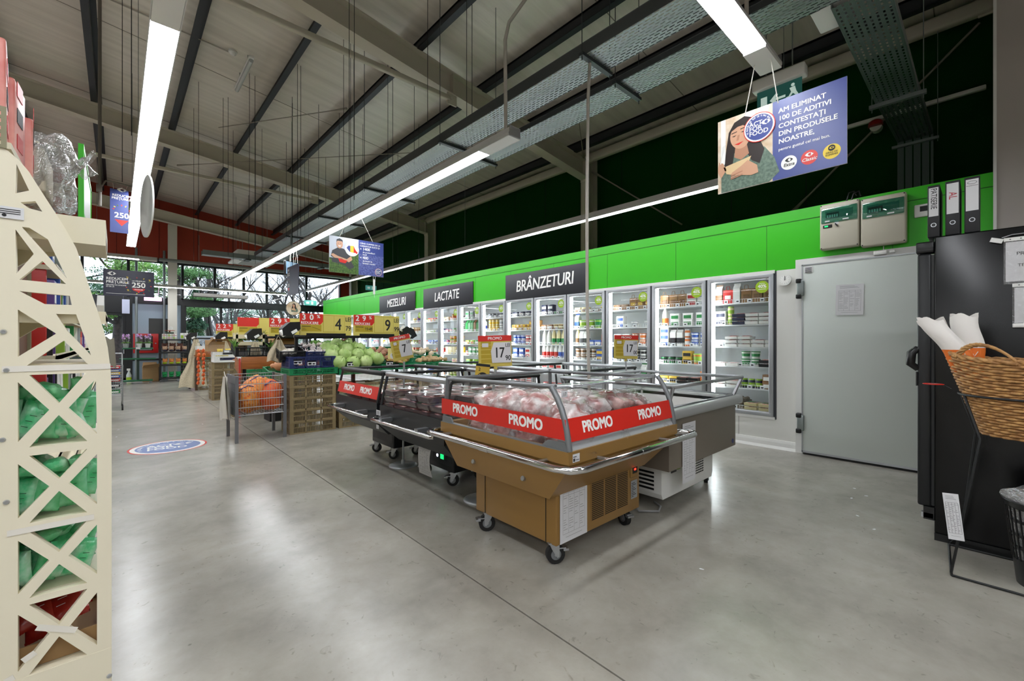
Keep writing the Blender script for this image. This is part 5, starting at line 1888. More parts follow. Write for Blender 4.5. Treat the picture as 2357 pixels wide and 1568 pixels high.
crate('green', 3.68, 6.64, .84, 'green crate of pale potatoes at the back of the island', tilt=.2)

pot = mat('potato', '#c2a578', .7, c2='#a58a5e', nscale=20)
swp = mat('sweet_potato', '#b98a6c', .6, c2='#a06f56', nscale=12)
mush = mat('mushroom', '#ddd8d0', .6, c2='#c4bcb0', nscale=15)
garl = mat('garlic', '#e2dcd8', .55, c2='#c3b3b4', nscale=14)
ging = mat('ginger', '#b08a50', .7)
cab = mat('cabbage_leaf', '#93b35a', .5, c2='#c3d694', nscale=4.5, ndetail=6, bump=.7, bscale=7)


def cabbage_mesh(seed):
    m = MB()
    m.blob((0, 0, 0), (.098, .098, .09), 4, .07, 3, seed)
    rr = random.Random(seed)
    for i in range(7):
        a = 2 * PI * i / 7 + rr.random()
        el = rr.uniform(-.3, .9)
        def leaf(u, v, a=a, el=el):
            p, q = a + (u - .5) * 1.5 * (1 - .25 * v), el + (v - .5) * 1.5
            r = .101 + .006 * math.sin(u * PI * 4) * v + .012 * max(0, v - .75) * 4 + .003 * math.cos((u - .5) * 30)
            return (r * math.cos(p) * math.cos(q), r * math.sin(p) * math.cos(q), r * .93 * math.sin(q))
        m.grid(leaf, 10, 8)
    return to_mesh('cabbage', m, cab)


CM = [cabbage_mesh(s) for s in (1, 2, 3)]
for i, (x, y, z) in enumerate(((2.36, 6.28, .93), (2.56, 6.27, .92), (2.76, 6.27, .93), (2.95, 6.3, .97), (2.3, 6.42, 1.03), (2.5, 6.42, 1.03), (2.7, 6.42, 1.04), (2.88, 6.45, 1.03), (2.38, 6.56, 1.11), (2.58, 6.57, 1.12), (2.78, 6.57, 1.12), (2.68, 6.66, 1.18), (2.48, 6.66, 1.18), (2.3, 6.6, 1.12))):
    o = obj('cabbage', R.choice(CM), None, loc=(x, y, z))
    o.rotation_euler = (R.uniform(-.6, .6), R.uniform(-.6, .6), R.uniform(0, 6))
    tag(o, 'pale green cabbage in the heap beside the mushrooms and garlic', 'cabbage', 'cabbages heaped on the island')


def heap(name, meshes, n, x0, x1, y0, y1, z, rise, label, cat, group, s=1.0):
    for i in range(n):
        x, y = R.uniform(x0, x1), R.uniform(y0, y1)
        o = obj(name, R.choice(meshes), None, loc=(x, y, z + rise * (y - y0) / (y1 - y0) + R.uniform(0, .025)))
        o.rotation_euler = (R.uniform(-.5, .5), R.uniform(-.5, .5), R.uniform(0, 6.28))
        o.scale = [s * R.uniform(.85, 1.15)] * 3
        tag(o, label, cat, group)


def lump(name, r, amp, m_, seeds=(1, 2, 3), sub=2):
    return [to_mesh(name, MB().blob((0, 0, 0), r, sub, amp, 1.6, s), m_) for s in seeds]


def mushm():
    m = MB(); m.lathe([(.012, -.03), (.013, -.01), (.03, -.008), (.034, .005), (.026, .02), (.008, .027)], n=12)
    return [to_mesh('mushroom', m, mush)]


def garlicm():
    m = MB()
    for k in range(6):
        a = PI * k / 3
        m.blob((.012 * math.cos(a), .012 * math.sin(a), 0), (.018, .018, .024), 1, 0, 1, k)
    m.cyl((0, 0, .015), (0, .004, .05), .007, 6, 0, .004)
    return [to_mesh('garlic_bulb', m, garl)]


heap('potato', lump('potato', (.05, .038, .034), .25, pot), 26, 3.66, 4.18, 6.24, 6.52, .9, .06, 'potato in the green crate at the right end of the island', 'potato', 'potatoes in the front green crate')
heap('potato', lump('potato', (.055, .042, .036), .25, mat('pale_potato', '#d3bda2', .7)), 12, 3.74, 4.2, 6.72, 6.95, 1.0, .08, 'pale potato in the back green crate', 'potato', 'pale potatoes in the back crate')
heap('sweet_potato', lump('sweet_potato', (.1, .045, .042), .35, swp), 12, 2.98, 3.3, 6.4, 6.68, .95, .16, 'pinkish sweet potato heaped right of the cabbages', 'sweet potato', 'sweet potatoes right of the cabbages')
heap('ginger_root', lump('ginger_root', (.06, .03, .022), .7, ging), 14, 3.06, 3.5, 6.24, 6.38, .9, .02, 'brown ginger root at the front of the green crate', 'ginger', 'ginger roots in front of the sweet potatoes')
heap('garlic_bulb', garlicm(), 38, 1.98, 2.26, 6.44, 6.72, 1.05, .14, 'white garlic bulb in the dark blue crate beside the cabbages', 'garlic', 'garlic bulbs in the dark blue crate')
heap('mushroom', mushm(), 26, 1.66, 1.9, 6.46, 6.7, 1.05, .06, 'white mushroom in the black crate above the brown stack', 'mushroom', 'mushrooms in the black crate')
# small price cards on the crates
for i, (x, y, z) in enumerate(((1.8, 6.2, .93), (1.98, 6.2, .91), (2.5, 6.19, .88), (2.72, 6.19, .8), (3.1, 6.19, .87), (3.2, 6.19, .83))):
    m = MB(); m.box(-.055, -.004, 0, .055, 0, .045, 0); m.box(-.055, -.005, .045, .055, .0, .065, 1)
    rect(m, face_y(-.045, -.0045, .01), 0, 0, .04, .025, .0005, 1); rect(m, face_y(.01, -.0045, .01), 0, 0, .03, .02, .0005, 2)
    tag(obj('price_label', m, [paper, black, mat('print_grey')], loc=(x, y + (.045 if i < 2 else -.006), z)), 'white and black electronic price label clipped to a crate front on the first island', 'label', 'price labels along the first island')
t = thing('price_card', 'small yellow card reading 9 stuck among the sweet potatoes', 'card', (3.2, 6.3, .96))
m = MB(); m.box(-.07, 0, 0, .07, .004, .17, 0); F = face_y(0, -.001, .0)
ell(m, F, .01, .05, .045, .045, 0, 1); m.text('9', .07, F @ T((.01, .05, .001)), 2, .01)
obj('card', m, [mat('card_yellow', '#e0d48a', .5), paper, ink], t)
obj('clip', MB().cyl((0, 0, -.05), (0, 0, 0), .006), steel, t)

# ---- price boards over the islands
def price_board(x, y, z, w, pct, big, small, old, lab, blank=False):
    t = thing('price_board', lab, 'sign', (x, y, z))
    h = w * .42
    m = MB().rb(0, 0, 0, w, .03, h, .004, 0, 1).box(w * .12, -.004, -.02, w * .88, .03, .03, 1)
    obj('board', m, [yellow, black], t)
    F = face_y(0, -.0012, 0)
    m = MB()
    pol(m, F, [(0, h), (0, h * .5), (w * .38, h * .5), (w * .43, h * .64), (w * .43, h)], .001, 0)
    if not blank:
        for i, ch in enumerate(pct):
            m.text(ch, w * .15, F @ T((w * (.075 + .14 * i), h * .82, .002)), 1, .03)
        m.text('%', w * .09, F @ T((w * .345, h * .87, .002)), 1, .02)
        m.text('REDU', w * .068, F @ T((w * .105, h * .575, .002)), 1, .02)
        m.text('CERE', w * .068, F @ T((w * .265, h * .565, .002)), 1, .02)
    obj('discount_panel', m, [red, whitep], t)
    m = MB()
    rect(m, F, w * .03, h * .18, w * .4, h * .48, .0008, 1)
    rect(m, F, w * .43, h * .15, w * .86, h * .96, .0008, 1)
    rect(m, F, w * .44, h * .17, w * .64, h * .94, .0012, 0); rect(m, F, w * .645, h * .17, w * .855, h * .94, .0012, 0)
    rect(m, F, w * .04, h * .4, w * .2, h * .425, .0016, 2); rect(m, F, w * .05, h * .25, w * .12, h * .26, .0016, 2); rect(m, F, w * .05, h * .3, w * .1, h * .31, .0016, 2)
    m.text(big, w * .33, F @ T((w * .73, h * .5, .002)), 2, .012, 0, 'CENTER', .8)
    m.text('LEI', w * .12, F @ T((w * .93, h * .77, .002)), 2, .012, 0, 'CENTER', .8)
    m.text(small, w * .14, F @ T((w * .93, h * .33, .002)), 2, .012, 0, 'CENTER', .8)
    if old:
        m.text(old, w * .085, F @ T((w * .31, h * .32, .002)), 2, .01, 0, 'CENTER', .8)
    m.M = F
    m.cb((w * .3, h * .32, .0025), (w * .16, .004, .0006), 2, Matrix.Rotation(-.35, 3, 'Z'))
    m.M = None
    obj('price_face', m, [yellow, mat('board_line', '#b19a1e', .5), ink], t)
    return t


def island_frame(x0, x1, y, lab, zl=.0):
    t = thing('produce_rack', lab, 'frame', (x0, y, 0))
    L_ = x1 - x0
    obj('crossbar', MB().rb(0, -.02, 1.285, L_, .04, 1.325, .006), black, t)
    for x in (.02, L_ * .52, L_ - .05):
        obj('post', MB().box(x, .02, zl, x + .04, .06, 1.285), black, t)


def dispenser(x, y, z, lab, flip=1, paperbag=True):
    t = thing('bag_dispenser', lab, 'dispenser', (x, y, z))
    m = MB()
    hexa = [(.13 * math.cos(PI / 3 * k + .3) * (1.15 if k in (0, 3) else 1), .09 * math.sin(PI / 3 * k + .3)) for k in range(6)]
    m.M = Matrix.Rotation(flip * -.55, 4, 'Y')
    m.prism(hexa, -.08, .1, 'y')
    obj('case', m, black, t)
    m = MB(); m.M = Matrix.Rotation(flip * -.55, 4, 'Y')
    m.cyl((-.14, -.03, -.0), (-.1, -.03, 0), .05, 12)
    rect(m, face_y(0, -.0815, 0), -.03, -.07, .05, -.03, 0, 0)
    obj('bag_roll', m, whitep, t)
    return t


island_frame(1.84, 3.46, 6.55, 'black frame carrying the price boards on the nearest vegetable island', .0)
price_board(1.9, 6.5, 1.325, .735, '30', '4', '79', '', 'yellow price board marked 30 percent off above the cabbages and garlic')
price_board(2.67, 6.5, 1.325, .76, '29', '9', '99', '13 49', 'yellow price board marked 29 percent off above the sweet potatoes')
dispenser(1.76, 6.45, 1.41, 'black bag dispenser on the left end of the nearest island frame')
dispenser(3.55, 6.45, 1.38, 'black bag dispenser on the right end of the nearest island frame', -1)
island_frame(1.9, 3.5, 8.45, 'black frame carrying the price board on the second vegetable island')
price_board(1.96, 8.4, 1.325, .76, '29', '19', '99', '14 99', 'yellow price board with an old price of 14,99 on the second island')
dispenser(1.72, 8.4, 1.36, 'black bag dispenser on the second island, right of the plain red board')
island_frame(1.7, 3.6, 11.35, 'black frame carrying the plain red price board on the third island')
price_board(2.0, 11.3, 1.36, .98, '', '12', '99', '', 'yellow price board with plain red corner on the third island', True)
dispenser(1.68, 11.25, 1.34, 'black bag dispenser on the third island beside the plain red board')
island_frame(1.36, 3.6, 13.9, 'black frame carrying the farthest price board')
price_board(1.96, 13.85, 1.32, .9, '22', '5', '49', '', 'farthest yellow price board reading 22 percent off')
dispenser(1.42, 13.8, 1.36, 'farthest black bag dispenser before the entrance windows')

# ---- cloth bags hanging from the boards
linen = mat('linen_bag', '#cfc4a8', .85, c2='#bcb096', nscale=40)


def cloth_bag(x, y, z, w, h, lab, flare=1.0, rz=0.0, m_=None):
    t = thing('cloth_bag', lab, 'bag', (x, y, z), rz)
    m = MB()
    for s in (-1, 1):
        m.grid(lambda a, b, s=s: ((a - .5) * w * (.35 + .65 * min(1, b * 1.6)) * (1 + (flare - 1) * b), s * (.008 + .035 * math.sin(PI * a) * min(1, b * 1.5)) + .012 * math.sin(a * 19 + b * 3), -h * b + .02 * math.sin(a * 9) * b), 16, 10)
    obj('cloth', m, m_ or linen, t)
    obj('drawstring', MB().tube([(-w * .16, 0, -h * .03), (0, .01, .06), (w * .16, 0, -h * .03)], .004, 6), m_ or linen, t)


cloth_bag(1.72, 8.28, 1.2, .26, .42, 'cream cloth bag hanging from the second island dispenser', .9)
cloth_bag(1.66, 6.62, 1.26, .22, .3, 'speckled cream cloth bag hanging from the nearest island dispenser', 1.4, .2)
cloth_bag(1.0, 6.4, .8, .3, .52, 'white cloth bag hanging on the side of the onion cart', 1.5, PI / 2, mat('canvas_white', '#d9d4c8', .85))
cloth_bag(1.5, 13.6, 1.28, .3, .7, 'cream cloth bag hanging from the farthest dispenser', 1.1)
cloth_bag(1.42, 13.4, .8, .42, .72, 'pale cloth bag trailing to the floor at the far island', 1.4)
cloth_bag(1.74, 11.2, 1.25, .22, .3, 'small cream cloth bag at the third island', 1)

# ---- wire bin of onions
x0, x1, y0, y1, zb, zt = 1.06, 1.63, 6.12, 6.7, .325, .815
t = thing('wire_bin', 'grey wire bin on square legs full of orange onion nets', 'bin', (x0, y0, 0))
gm = mat('bin_grey', '#77787c', .4, .4)
W2, D2 = x1 - x0, y1 - y0
for a in (0, W2 - .035):
    for b in (0, D2 - .035):
        obj('leg', MB().box(a, b, 0, a + .035, b + .035, zt), gm, t)
m = MB().box(.004, .035, zb, .012, D2 - .035, zt)
for k in range(1, 5):
    m.box(.0, .035, zb + k * .1 - .004, .004, D2 - .035, zb + k * .1)
obj('side_panel', m, gm, t)
m = MB()
for side in range(3):
    for k in range(6):
        z = zb + (zt - zb) * k / 5 * .97 + .005
        a, b = (((.03, .006, z), (W2 - .03, .006, z)), ((W2 - .006, .03, z), (W2 - .006, D2 - .03, z)), ((.03, D2 - .006, z), (W2 - .03, D2 - .006, z)))[side]
        m.cyl(a, b, .005, 6)
    for k in range(1, 20):
        f_ = k / 20
        p = ((W2 * f_, .008, 0), (W2 - .008, D2 * f_, 0), (W2 * f_, D2 - .008, 0))[side]
        m.cyl((p[0], p[1], zb), (p[0], p[1], zt - .01), .0022, 5)
obj('wire_grid', m, steel, t)
m = MB()
for k in range(14):
    m.cyl((.02 + (W2 - .04) * k / 13, .01, zb), (.02 + (W2 - .04) * k / 13, D2 - .01, zb), .003, 5)
for k in range(8):
    m.cyl((.02, .02 + (D2 - .04) * k / 7, zb), (W2 - .02, .02 + (D2 - .04) * k / 7, zb), .003, 5)
obj('wire_floor', m, steel, t)
onion = mat('onion_net', '#c84a14', .5, c2='#e8933c', kind='voronoi', nscale=26, lo=.1, hi=.55, bump=.5, bscale=28)
onionr = mat('red_onion_net', '#d2451a', .55, c2='#ef7a33', nscale=9)
tie = mat('net_tie', '#4a3f7a', .5)
for (x, y, z, s, lab, m_) in ((1.22, 6.32, .335, (.15, .18, .18), 'orange net of onions at the left of the wire bin', onion), (1.36, 6.44, .335, (.17, .2, .235), 'large orange net of onions in the middle of the wire bin', onion), (1.48, 6.32, .335, (.14, .18, .2), 'orange net of onions at the right of the wire bin', onionr)):
    t = thing('onion_net', lab, 'onions', (x, y, z))
    m = MB(); m.blob((0, 0, s[2]), s, 3, .25, 1.5, x * 9)
    m.v = [(p[0], p[1], max(.002, p[2])) for p in m.v]
    obj('net', m, m_, t)
    obj('tie', MB().tube([(-s[0] * .6, -s[1] * .5, s[2] * 1.7), (0, -s[1] * .4, s[2] * 1.95), (s[0] * .4, -s[1] * .4, s[2] * 1.85)], .008, 6), tie, t)

# ---- second island: wooden shelf front, crates and boxes
wood = mat('shelf_wood', '#a4612c', .45, c2='#8d5022', nscale=3, stretch=(1, 1, 14))
t = thing('wooden_display', 'wood-fronted produce stand behind the onion bin', 'stand', (1.5, 8.2, 0))
obj('front_board', MB().rb(0, -.02, .78, .64, .0, .98, .003).rb(.645, -.02, .78, 1.9, .0, .98, .003), wood, t)
obj('end_board', MB().prism([(0, .62), (.5, .78), (.5, .98), (0, .9)], 0, .02, 'x'), wood, t)
obj('shelf_board', MB().box(.02, 0, .9, 1.9, .8, .92), wood, t)
for x in (.03, .95, 1.84):
    obj('leg', MB().box(x, .02, 0, x + .04, .06, .9), black, t)
obj('striped_post', MB().box(-.035, -.03, .0, -.01, -.005, .96), mat('striped_red', '#b8392e', .5, c2='#e6e2dc', kind='wave', nscale=6, ndetail=0, stretch=(0, 0, 1)), t)
crate('black', 1.42, 8.2, .985, 'black crate tilted on the wood-fronted stand', tilt=.2)
wcr = mat('pale_wood', '#d9cda9', .6)
t = thing('wooden_crate', 'pale wooden crate of green vegetables on the second island', 'crate', (1.46, 8.36, 1.16))
m = MB()
for z0, z1 in ((0, .07), (.12, .19)):
    m.box(0, 0, z0, .42, .01, z1).box(0, .28, z0, .42, .29, z1).box(0, 0, z0, .01, .29, z1).box(.41, 0, z0, .42, .29, z1)
for x in (.0, .39):
    for y in (.0, .26):
        m.box(x, y, 0, x + .03, y + .03, .22)
m.box(0, 0, 0, .42, .29, .01)
obj('slats', m, wcr, t)
leafg = mat('green_leaves', '#5f8f2c', .6, c2='#3c6420', nscale=25)
obj('carton_lining', MB().box(.012, .012, .01, .408, .278, .03), mat('kraft_card', '#9b7a51', .7), t)
for i in range(7):
    tag(obj('green_pepper', MB().blob((0, 0, 0), (.035, .03, .045), 2, .3, 2, i), leafg, loc=(1.51 + .05 * i, 8.44 + .03 * (i % 2), 1.29)), 'green pepper in the pale wooden crate', 'pepper', 'peppers in the pale wooden crate')
for i, (x, y, z) in enumerate(((1.43, 8.25, 1.14), (1.95, 8.3, 1.12), (1.84, 8.5, 1.28))):
    t = thing('leek_bunch', ('green leafy bunch left of the pale wooden crate', 'green leafy bunch right of the pale wooden crate', 'green stems standing right of the cream cloth bag')[i], 'greens', (x, y, z))
    m = MB()
    for k in range(9):
        a = R.uniform(0, 6.28)
        m.tube([(0, 0, -.06), (.03 * math.cos(a), .03 * math.sin(a), .05), (.11 * math.cos(a), .11 * math.sin(a), .1 + .06 * R.random())], [.012, .009, .002], 5)
    obj('leaves', m, leafg, t)


def carton(name, lab, x, y, z, sx, sy, sz, m_, rz=0, band=None, cat='box', lid=False):
    t = thing(name, lab, cat, (x, y, z), rz)
    m = MB()
    w = .006
    m.box(0, 0, 0, sx, w, sz).box(0, sy - w, 0, sx, sy, sz).box(0, w, 0, w, sy - w, sz).box(sx - w, w, 0, sx, sy - w, sz).box(w, w, 0, sx - w, sy - w, w)
    obj('carton', m, m_, t)
    if lid:
        for nm, (a, b, c_, d_) in (('flap', ((0, 0, sz), (sx, 0, sz), (sx * .95, -sy * .4, sz + .06), (sx * .05, -sy * .4, sz + .06))), ('flap', ((0, sy, sz), (sx, sy, sz), (sx * .95, sy * 1.3, sz + .1), (sx * .05, sy * 1.3, sz + .1)))):
            m = MB().quad(a, b, c_, d_)
            obj(nm, m, m_, t)
    if band:
        m = MB()
        for mm, u0, v0, u1, v1 in band:
            rect(m, face_y(0, -.001, 0), sx * u0, sz * v0, sx * u1, sz * v1, 0, mm)
        obj('print', m, [whitep, mat('print_navy_pack', '#1d2240', .4), red, yellow, ink], t)
    return t


kraft = mat('kraft_card')
carton('cardboard_box', 'black fruit box with oval emblem on the second island', 2.1, 8.3, 1.0, .42, .3, .18, mat('box_black', '#191a22', .5), 0, ((0, .1, .45, .9, .8), (1, .12, .48, .88, .77), (2, .35, .5, .65, .72)))
carton('cardboard_box', 'kraft box lying behind the black fruit box', 2.1, 8.7, 1.0, .4, .3, .26, kraft, .1, None, 'box', True)
crate('green', 2.6, 8.3, .985, 'green crate of lettuce on the second island')
crate('green', 1.72, 7.4, .62, 'green crate of loose onions behind the onion bin', tilt=.15)
crate('tan', 1.4, 8.3, .3, 'brown crate under the wood-fronted stand, lower one', 'crates under the wood-fronted stand')
crate('tan', 1.4, 8.3, .46, 'brown crate under the wood-fronted stand, upper one', 'crates under the wood-fronted stand')
crate('tan', 1.4, 8.3, .0, 'brown crate on the floor under the wood-fronted stand', 'crates under the wood-fronted stand')
crate('tan', 1.4, 8.3, .15, 'brown crate second from the floor under the wood-fronted stand', 'crates under the wood-fronted stand')
heap('onion', lump('onion', (.038, .038, .034), .1, mat('loose_onion', '#d49a72', .5, c2='#b8764a', nscale=10)), 26, 1.8, 2.24, 7.45, 7.7, .78, .08, 'loose pinkish onion in the green crate behind the onion bin', 'onion', 'loose onions behind the wire bin')
t = thing('produce_bag', 'tied clear bag of onions behind the wire bin', 'bag', (1.86, 7.38, .8))
obj('contents', MB().blob((0, 0, .06), (.09, .08, .08), 2, .2, 2, 5), mat('loose_onion'), t)
obj('twisted_neck', MB().tube([(0, 0, .12), (.05, 0, .2), (.06, 0, .24), (.1, 0, .26)], [.04, .012, .012, .04], 8), wrap, t)
t = thing('stack_support', 'low trestle of black and blue crates under the loose onions', 'trestle', (1.72, 7.4, 0))
obj('crate_body', MB().box(.02, .02, 0, .58, .38, .3), CR['black'].materials[0], t)
obj('upper_crate', MB().box(.02, .02, .3, .58, .38, .6), CR['blue'].materials[0], t)
heap('lettuce', lump('lettuce', (.09, .09, .07), .4, leafg), 7, 2.68, 3.1, 8.38, 8.62, 1.16, .03, 'green lettuce head on the second island', 'lettuce', 'lettuces on the second island')

# ---- third and fourth islands: crate stacks with banana boxes
for k in range(5):
    crate('tan', 1.46, 10.85, .157 * k, '%s brown crate of the far stack under the banana box' % RANK[k].capitalize(), None, 0)
    crate('tan', 2.1, 10.9, .157 * k, '%s brown crate of the stack right of the banana stack' % RANK[k].capitalize(), None, 0)
    crate('tan', 2.8, 10.9, .157 * k, '%s brown crate of the rear stack on the third island' % RANK[k].capitalize(), None, 0)
carton('banana_box', 'white banana box on the far brown crate stack', 1.5, 10.82, .79, .5, .4, .22, white, 0, ((3, .05, .6, .5, .68), (1, .2, .2, .8, .45), (4, .3, .75, .7, .95)))
banana = mat('banana', '#dfc64a', .5)
for i in range(3):
    t = thing('banana_bunch', ('left', 'middle', 'right')[i].capitalize() + ' bunch of bananas in the white banana box', 'bananas', (1.6 + .15 * i, 10.98, .99))
    for k in range(5):
        obj('banana', MB().tube([(-.03 + .02 * k, -.08, .02), (-.02 + .02 * k, -.02, .07), (-.01 + .02 * k, .06, .06), (0, .1, .04)], [.006, .016, .016, .006], 7), banana, t)
carton('cardboard_box', 'open kraft box above the bananas on the third island', 1.5, 11.25, 1.02, .6, .3, .2, kraft, -.05, None, 'box', True)
carton('cardboard_box', 'open kraft box with its flap out, left on the third island', 1.42, 11.0, 1.02, .3, .2, .14, kraft, .15, None, 'box', True)
carton('cardboard_box', 'low kraft tray on the third island crates', 2.15, 10.95, .79, .5, .34, .16, kraft)
t = thing('plastic_liner', 'crumpled clear liner hanging from the boxes on the third island', 'liner', (1.46, 10.8, 1.02))
obj('film', MB().grid(lambda a, b: (.3 * a - .06 + .03 * math.sin(b * 9), -.03 * math.sin(a * 12), .18 - .34 * b + .03 * math.sin(a * 7)), 8, 8), wrap, t)
t = thing('electronic_label', 'grey price label holder on the banana box', 'label', (1.72, 10.8, .98))
obj('case', MB().rb(-.07, -.02, 0, .07, 0, .07, .01), mat('holder_grey', '#777a7c', .4), t)
obj('screen', MB().box(-.05, -.022, .02, .04, -.02, .055), paper, t)
o = crate('green', 2.0, 10.2, .5, 'small green crate on a ledge right of the banana stack')
o.scale = (.5, .5, .9)
tag(obj('ledge_stand', MB().box(0, 0, 0, .32, .22, .5), black, loc=(2.0, 10.2, 0)), 'dark stand carrying the small green crate', 'stand')
for i, (x, y) in enumerate(((1.35, 11.9), (1.44, 11.85))):
    t = thing('net_strip', ('left', 'right')[i] + ' hanging strip of orange netted goods by the far crates', 'nets', (x, y, 0))
    m = MB()
    for k in range(9):
        m.blob((.01 * (k % 2), 0, .3 + .09 * k), (.035, .03, .05), 1, .3, 2, k + i)
    obj('net', m, onionr, t)
    obj('strap', MB().cyl((0, 0, .25), (0, 0, 1.2), .005, 5), whitep, t)
    obj('hook', MB().tube([(0, 0, 1.2), (.05, -.1, 1.25), (.32, -.5, 1.31)], .006, 5), steel, t)
for k in range(5):
    crate('tan', 1.55, 13.4, .157 * k, '%s brown crate of the farthest stack' % RANK[k].capitalize(), None, 0)
    crate('tan', 2.3, 13.5, .157 * k, '%s brown crate of the farthest right stack' % RANK[k].capitalize(), None, 0)
t = thing('wooden_display', 'small wood-fronted shelf on the farthest island', 'stand', (1.45, 13.3, 0))
obj('front_board', MB().rb(0, -.02, .83, .6, .0, 1.02, .003), wood, t)
obj('shelf_board', MB().box(0, 0, .86, 1.3, .6, .88), wood, t)
obj('leg', MB().box(0, 0, 0, .05, .06, .86), mat('dark_wood', '#4a3322', .6), t)
carton('cardboard_box', 'white fruit box on the farthest island', 1.5, 13.36, .89, .4, .3, .22, white, .1, ((3, .1, .2, .9, .4),))
carton('cardboard_box', 'kraft box on the right of the farthest island', 2.1, 13.4, .89, .5, .3, .25, kraft, 0, None, 'box', True)
# ================================================================== shelving with the cream truss end panel
YP = 2.0
curve = [(-.012, 0.0), (-.012, 1.079), (-.015, 1.153), (-.022, 1.227), (-.032, 1.285), (-.047, 1.35), (-.062, 1.41), (-.079, 1.48), (-.097, 1.552), (-.122, 1.612), (-.141, 1.652), (-.165, 1.7), (-.183, 1.737), (-.2, 1.773), (-.221, 1.804), (-.242, 1.825), (-.27, 1.838), (-.42, 1.845), (-.6, 1.845), (-.6, 0)]
def cx_at(z):
    for (xa, za), (xb, zb_) in zip(curve, curve[1:]):
        if za <= z <= zb_:
            return xa + (xb - xa) * (z - za) / max(1e-6, zb_ - za)
    return -.012


def trusscell(z0, z1, xl=-.223):
    """four triangles left between the crossing bars of one bay"""
    zc = (z0 + z1) / 2
    h = .013
    xr0, xr1 = cx_at(z0) - .036, cx_at(z1) - .036
    xc = (xl + (xr0 + xr1) / 2) / 2
    xrc = (xr0 + xr1) / 2
    g = .021
    return [[(xl, z0 + g), (xc - g, zc), (xl, z1 - g)], [(xr0, z0 + g), (xrc, zc) if False else (xr1, z1 - g), (xc + g, zc)],
            [(xl + g * 1.1, z0 + .0), (xr0 - g * 1.1, z0), (xc, zc - g * .9)], [(xl + g * 1.1, z1), (xc, zc + g * .9), (xr1 - g * 1.1, z1)]]


loops = [curve]
for z0, z1 in ((.213, .43), (.45, .657), (.683, .892), (.918, 1.143)):
    loops += trusscell(z0, z1)
# taller crossed bay under the first curved part, then the triangles that narrow with the curve
loops += [[(-.223, 1.2), (-.223, 1.345), (-.142, 1.272)], [(-.205, 1.172), (-.07, 1.172), (-.125, 1.25)],
          [(-.118, 1.288), (-.057, 1.195), (-.095, 1.39), (-.165, 1.39), (-.16, 1.345)] if False else [(-.118, 1.282), (-.062, 1.2), (-.097, 1.335), (-.142, 1.335)],
          [(-.22, 1.402), (-.112, 1.395), (-.107, 1.365), (-.167, 1.365)],
          [(-.22, 1.437), (-.12, 1.432), (-.172, 1.5)], [(-.226, 1.455), (-.19, 1.52), (-.228, 1.59)], [(-.155, 1.51), (-.118, 1.45), (-.16, 1.57), (-.2, 1.6), (-.215, 1.6)],
          [(-.226, 1.79), (-.2, 1.715), (-.228, 1.7)], [(-.218, 1.675), (-.187, 1.685), (-.172, 1.655), (-.2, 1.66)]]
t = thing('shelving_unit', 'cream shelving with truss-patterned curved end panel holding green snack bags', 'shelving', (0, YP, 0))
m = MB()
m.shape(loops, T((0, .014, 0)) @ Matrix(((1, 0, 0, 0), (0, 0, -1, 0), (0, 1, 0, 0), (0, 0, 0, 1))), .026)
m.box(-.6, .0, 0, -.012, .028, .21)
obj('end_panel', m, mat('cream_panel', '#e8e0c8', .42), t)
for x, z in ((-.246, .76), (-.246, 1.16), (-.252, 1.276), (-.018, .115), (-.254, .95)):
    obj('screw', MB().lathe([(.0075, 0), (.0065, .003), (.003, .0045)], n=12) if False else MB().cyl((x, -.0, z), (x, -.004, z), .0075, 12, 0, .005), steel, t)
shelfm = mat('shelf_cream', '#dcd4ba', .45)
backb = mat('shelf_back_brown', '#6b4a35', .6)
SZ = [.19, .43, .66, .895, 1.155, 1.318, 1.585]
for z in SZ:
    dx = -.027
    m = MB().box(-.42, .03, z, dx, .42, z + .022)
    if z > 1.3:
        m.box(dx - .004, .03, z - .012, dx, .42, z + (.075 if z > 1.4 else .03))
        m.box(-.25, .026, z - .012, dx, .034, z + (.075 if z > 1.4 else .03))
        m.prism([(-.3, z), (-.3, z - .09), (-.22, z - .02), (-.12, z)], .4, .42, 'y')
    obj('shelf', m, shelfm, t)
obj('back_panel', MB().box(-.43, .03, .02, -.42, .5, 1.8).box(-.31, .5, .02, -.3, .94, 1.8), backb, t)
for z in SZ[:5] + [1.37, 1.585]:
    obj('long_shelf', MB().box(-.6, .98, z, -.21, 7.2, z + .022).box(-.214, .98, z - .01, -.21, 7.2, z + .03), shelfm, t)
for y in (.94, 2.0, 3.0, 4.0, 5.0, 6.0, 7.15):
    obj('upright', MB().box(-.34, y, 0, -.29, y + .04, 1.8) if y < 1 else MB().box(-.62, y, 0, -.57, y + .04, 1.9), mat('upright_olive', '#8a8468', .5), t)
obj('base_plinth', MB().box(-.43, .03, .0, -.05, .42, .19), shelfm, t)
tape = mat('masking_tape', '#e6e1d6', .7)
for x, z, w, a in ((-.15, .664, .19, 0), (-.135, 1.163, .24, 0), (-.14, .33, .1, .5), (-.24, .22, .02, -.3), (-.2, .27, .03, -.5)):
    m = MB(); m.M = T((x, -.0012, z)) @ Matrix.Rotation(a, 4, 'Y')
    m.box(-w / 2, 0, -.009, w / 2, .001, .009)
    obj('tape', m, tape, t, label='strip of white tape')
t2 = thing('shelf_card', 'white card with a black marker mark taped on the truss end panel', 'card', (-.262, YP - .002, 1.62))
m = MB(); m.box(-.03, -.001, 0, .052, 0, .036); F = face_y(-.03, -.0015, 0)
for i in range(3): rect(m, F, .005, .026 - .006 * i, .075, .0285 - .006 * i, .0002, 1)
ell(m, F, .042, .009, .005, .005, .0004, 1, 10)
obj('card', m, [paper, ink], t2)

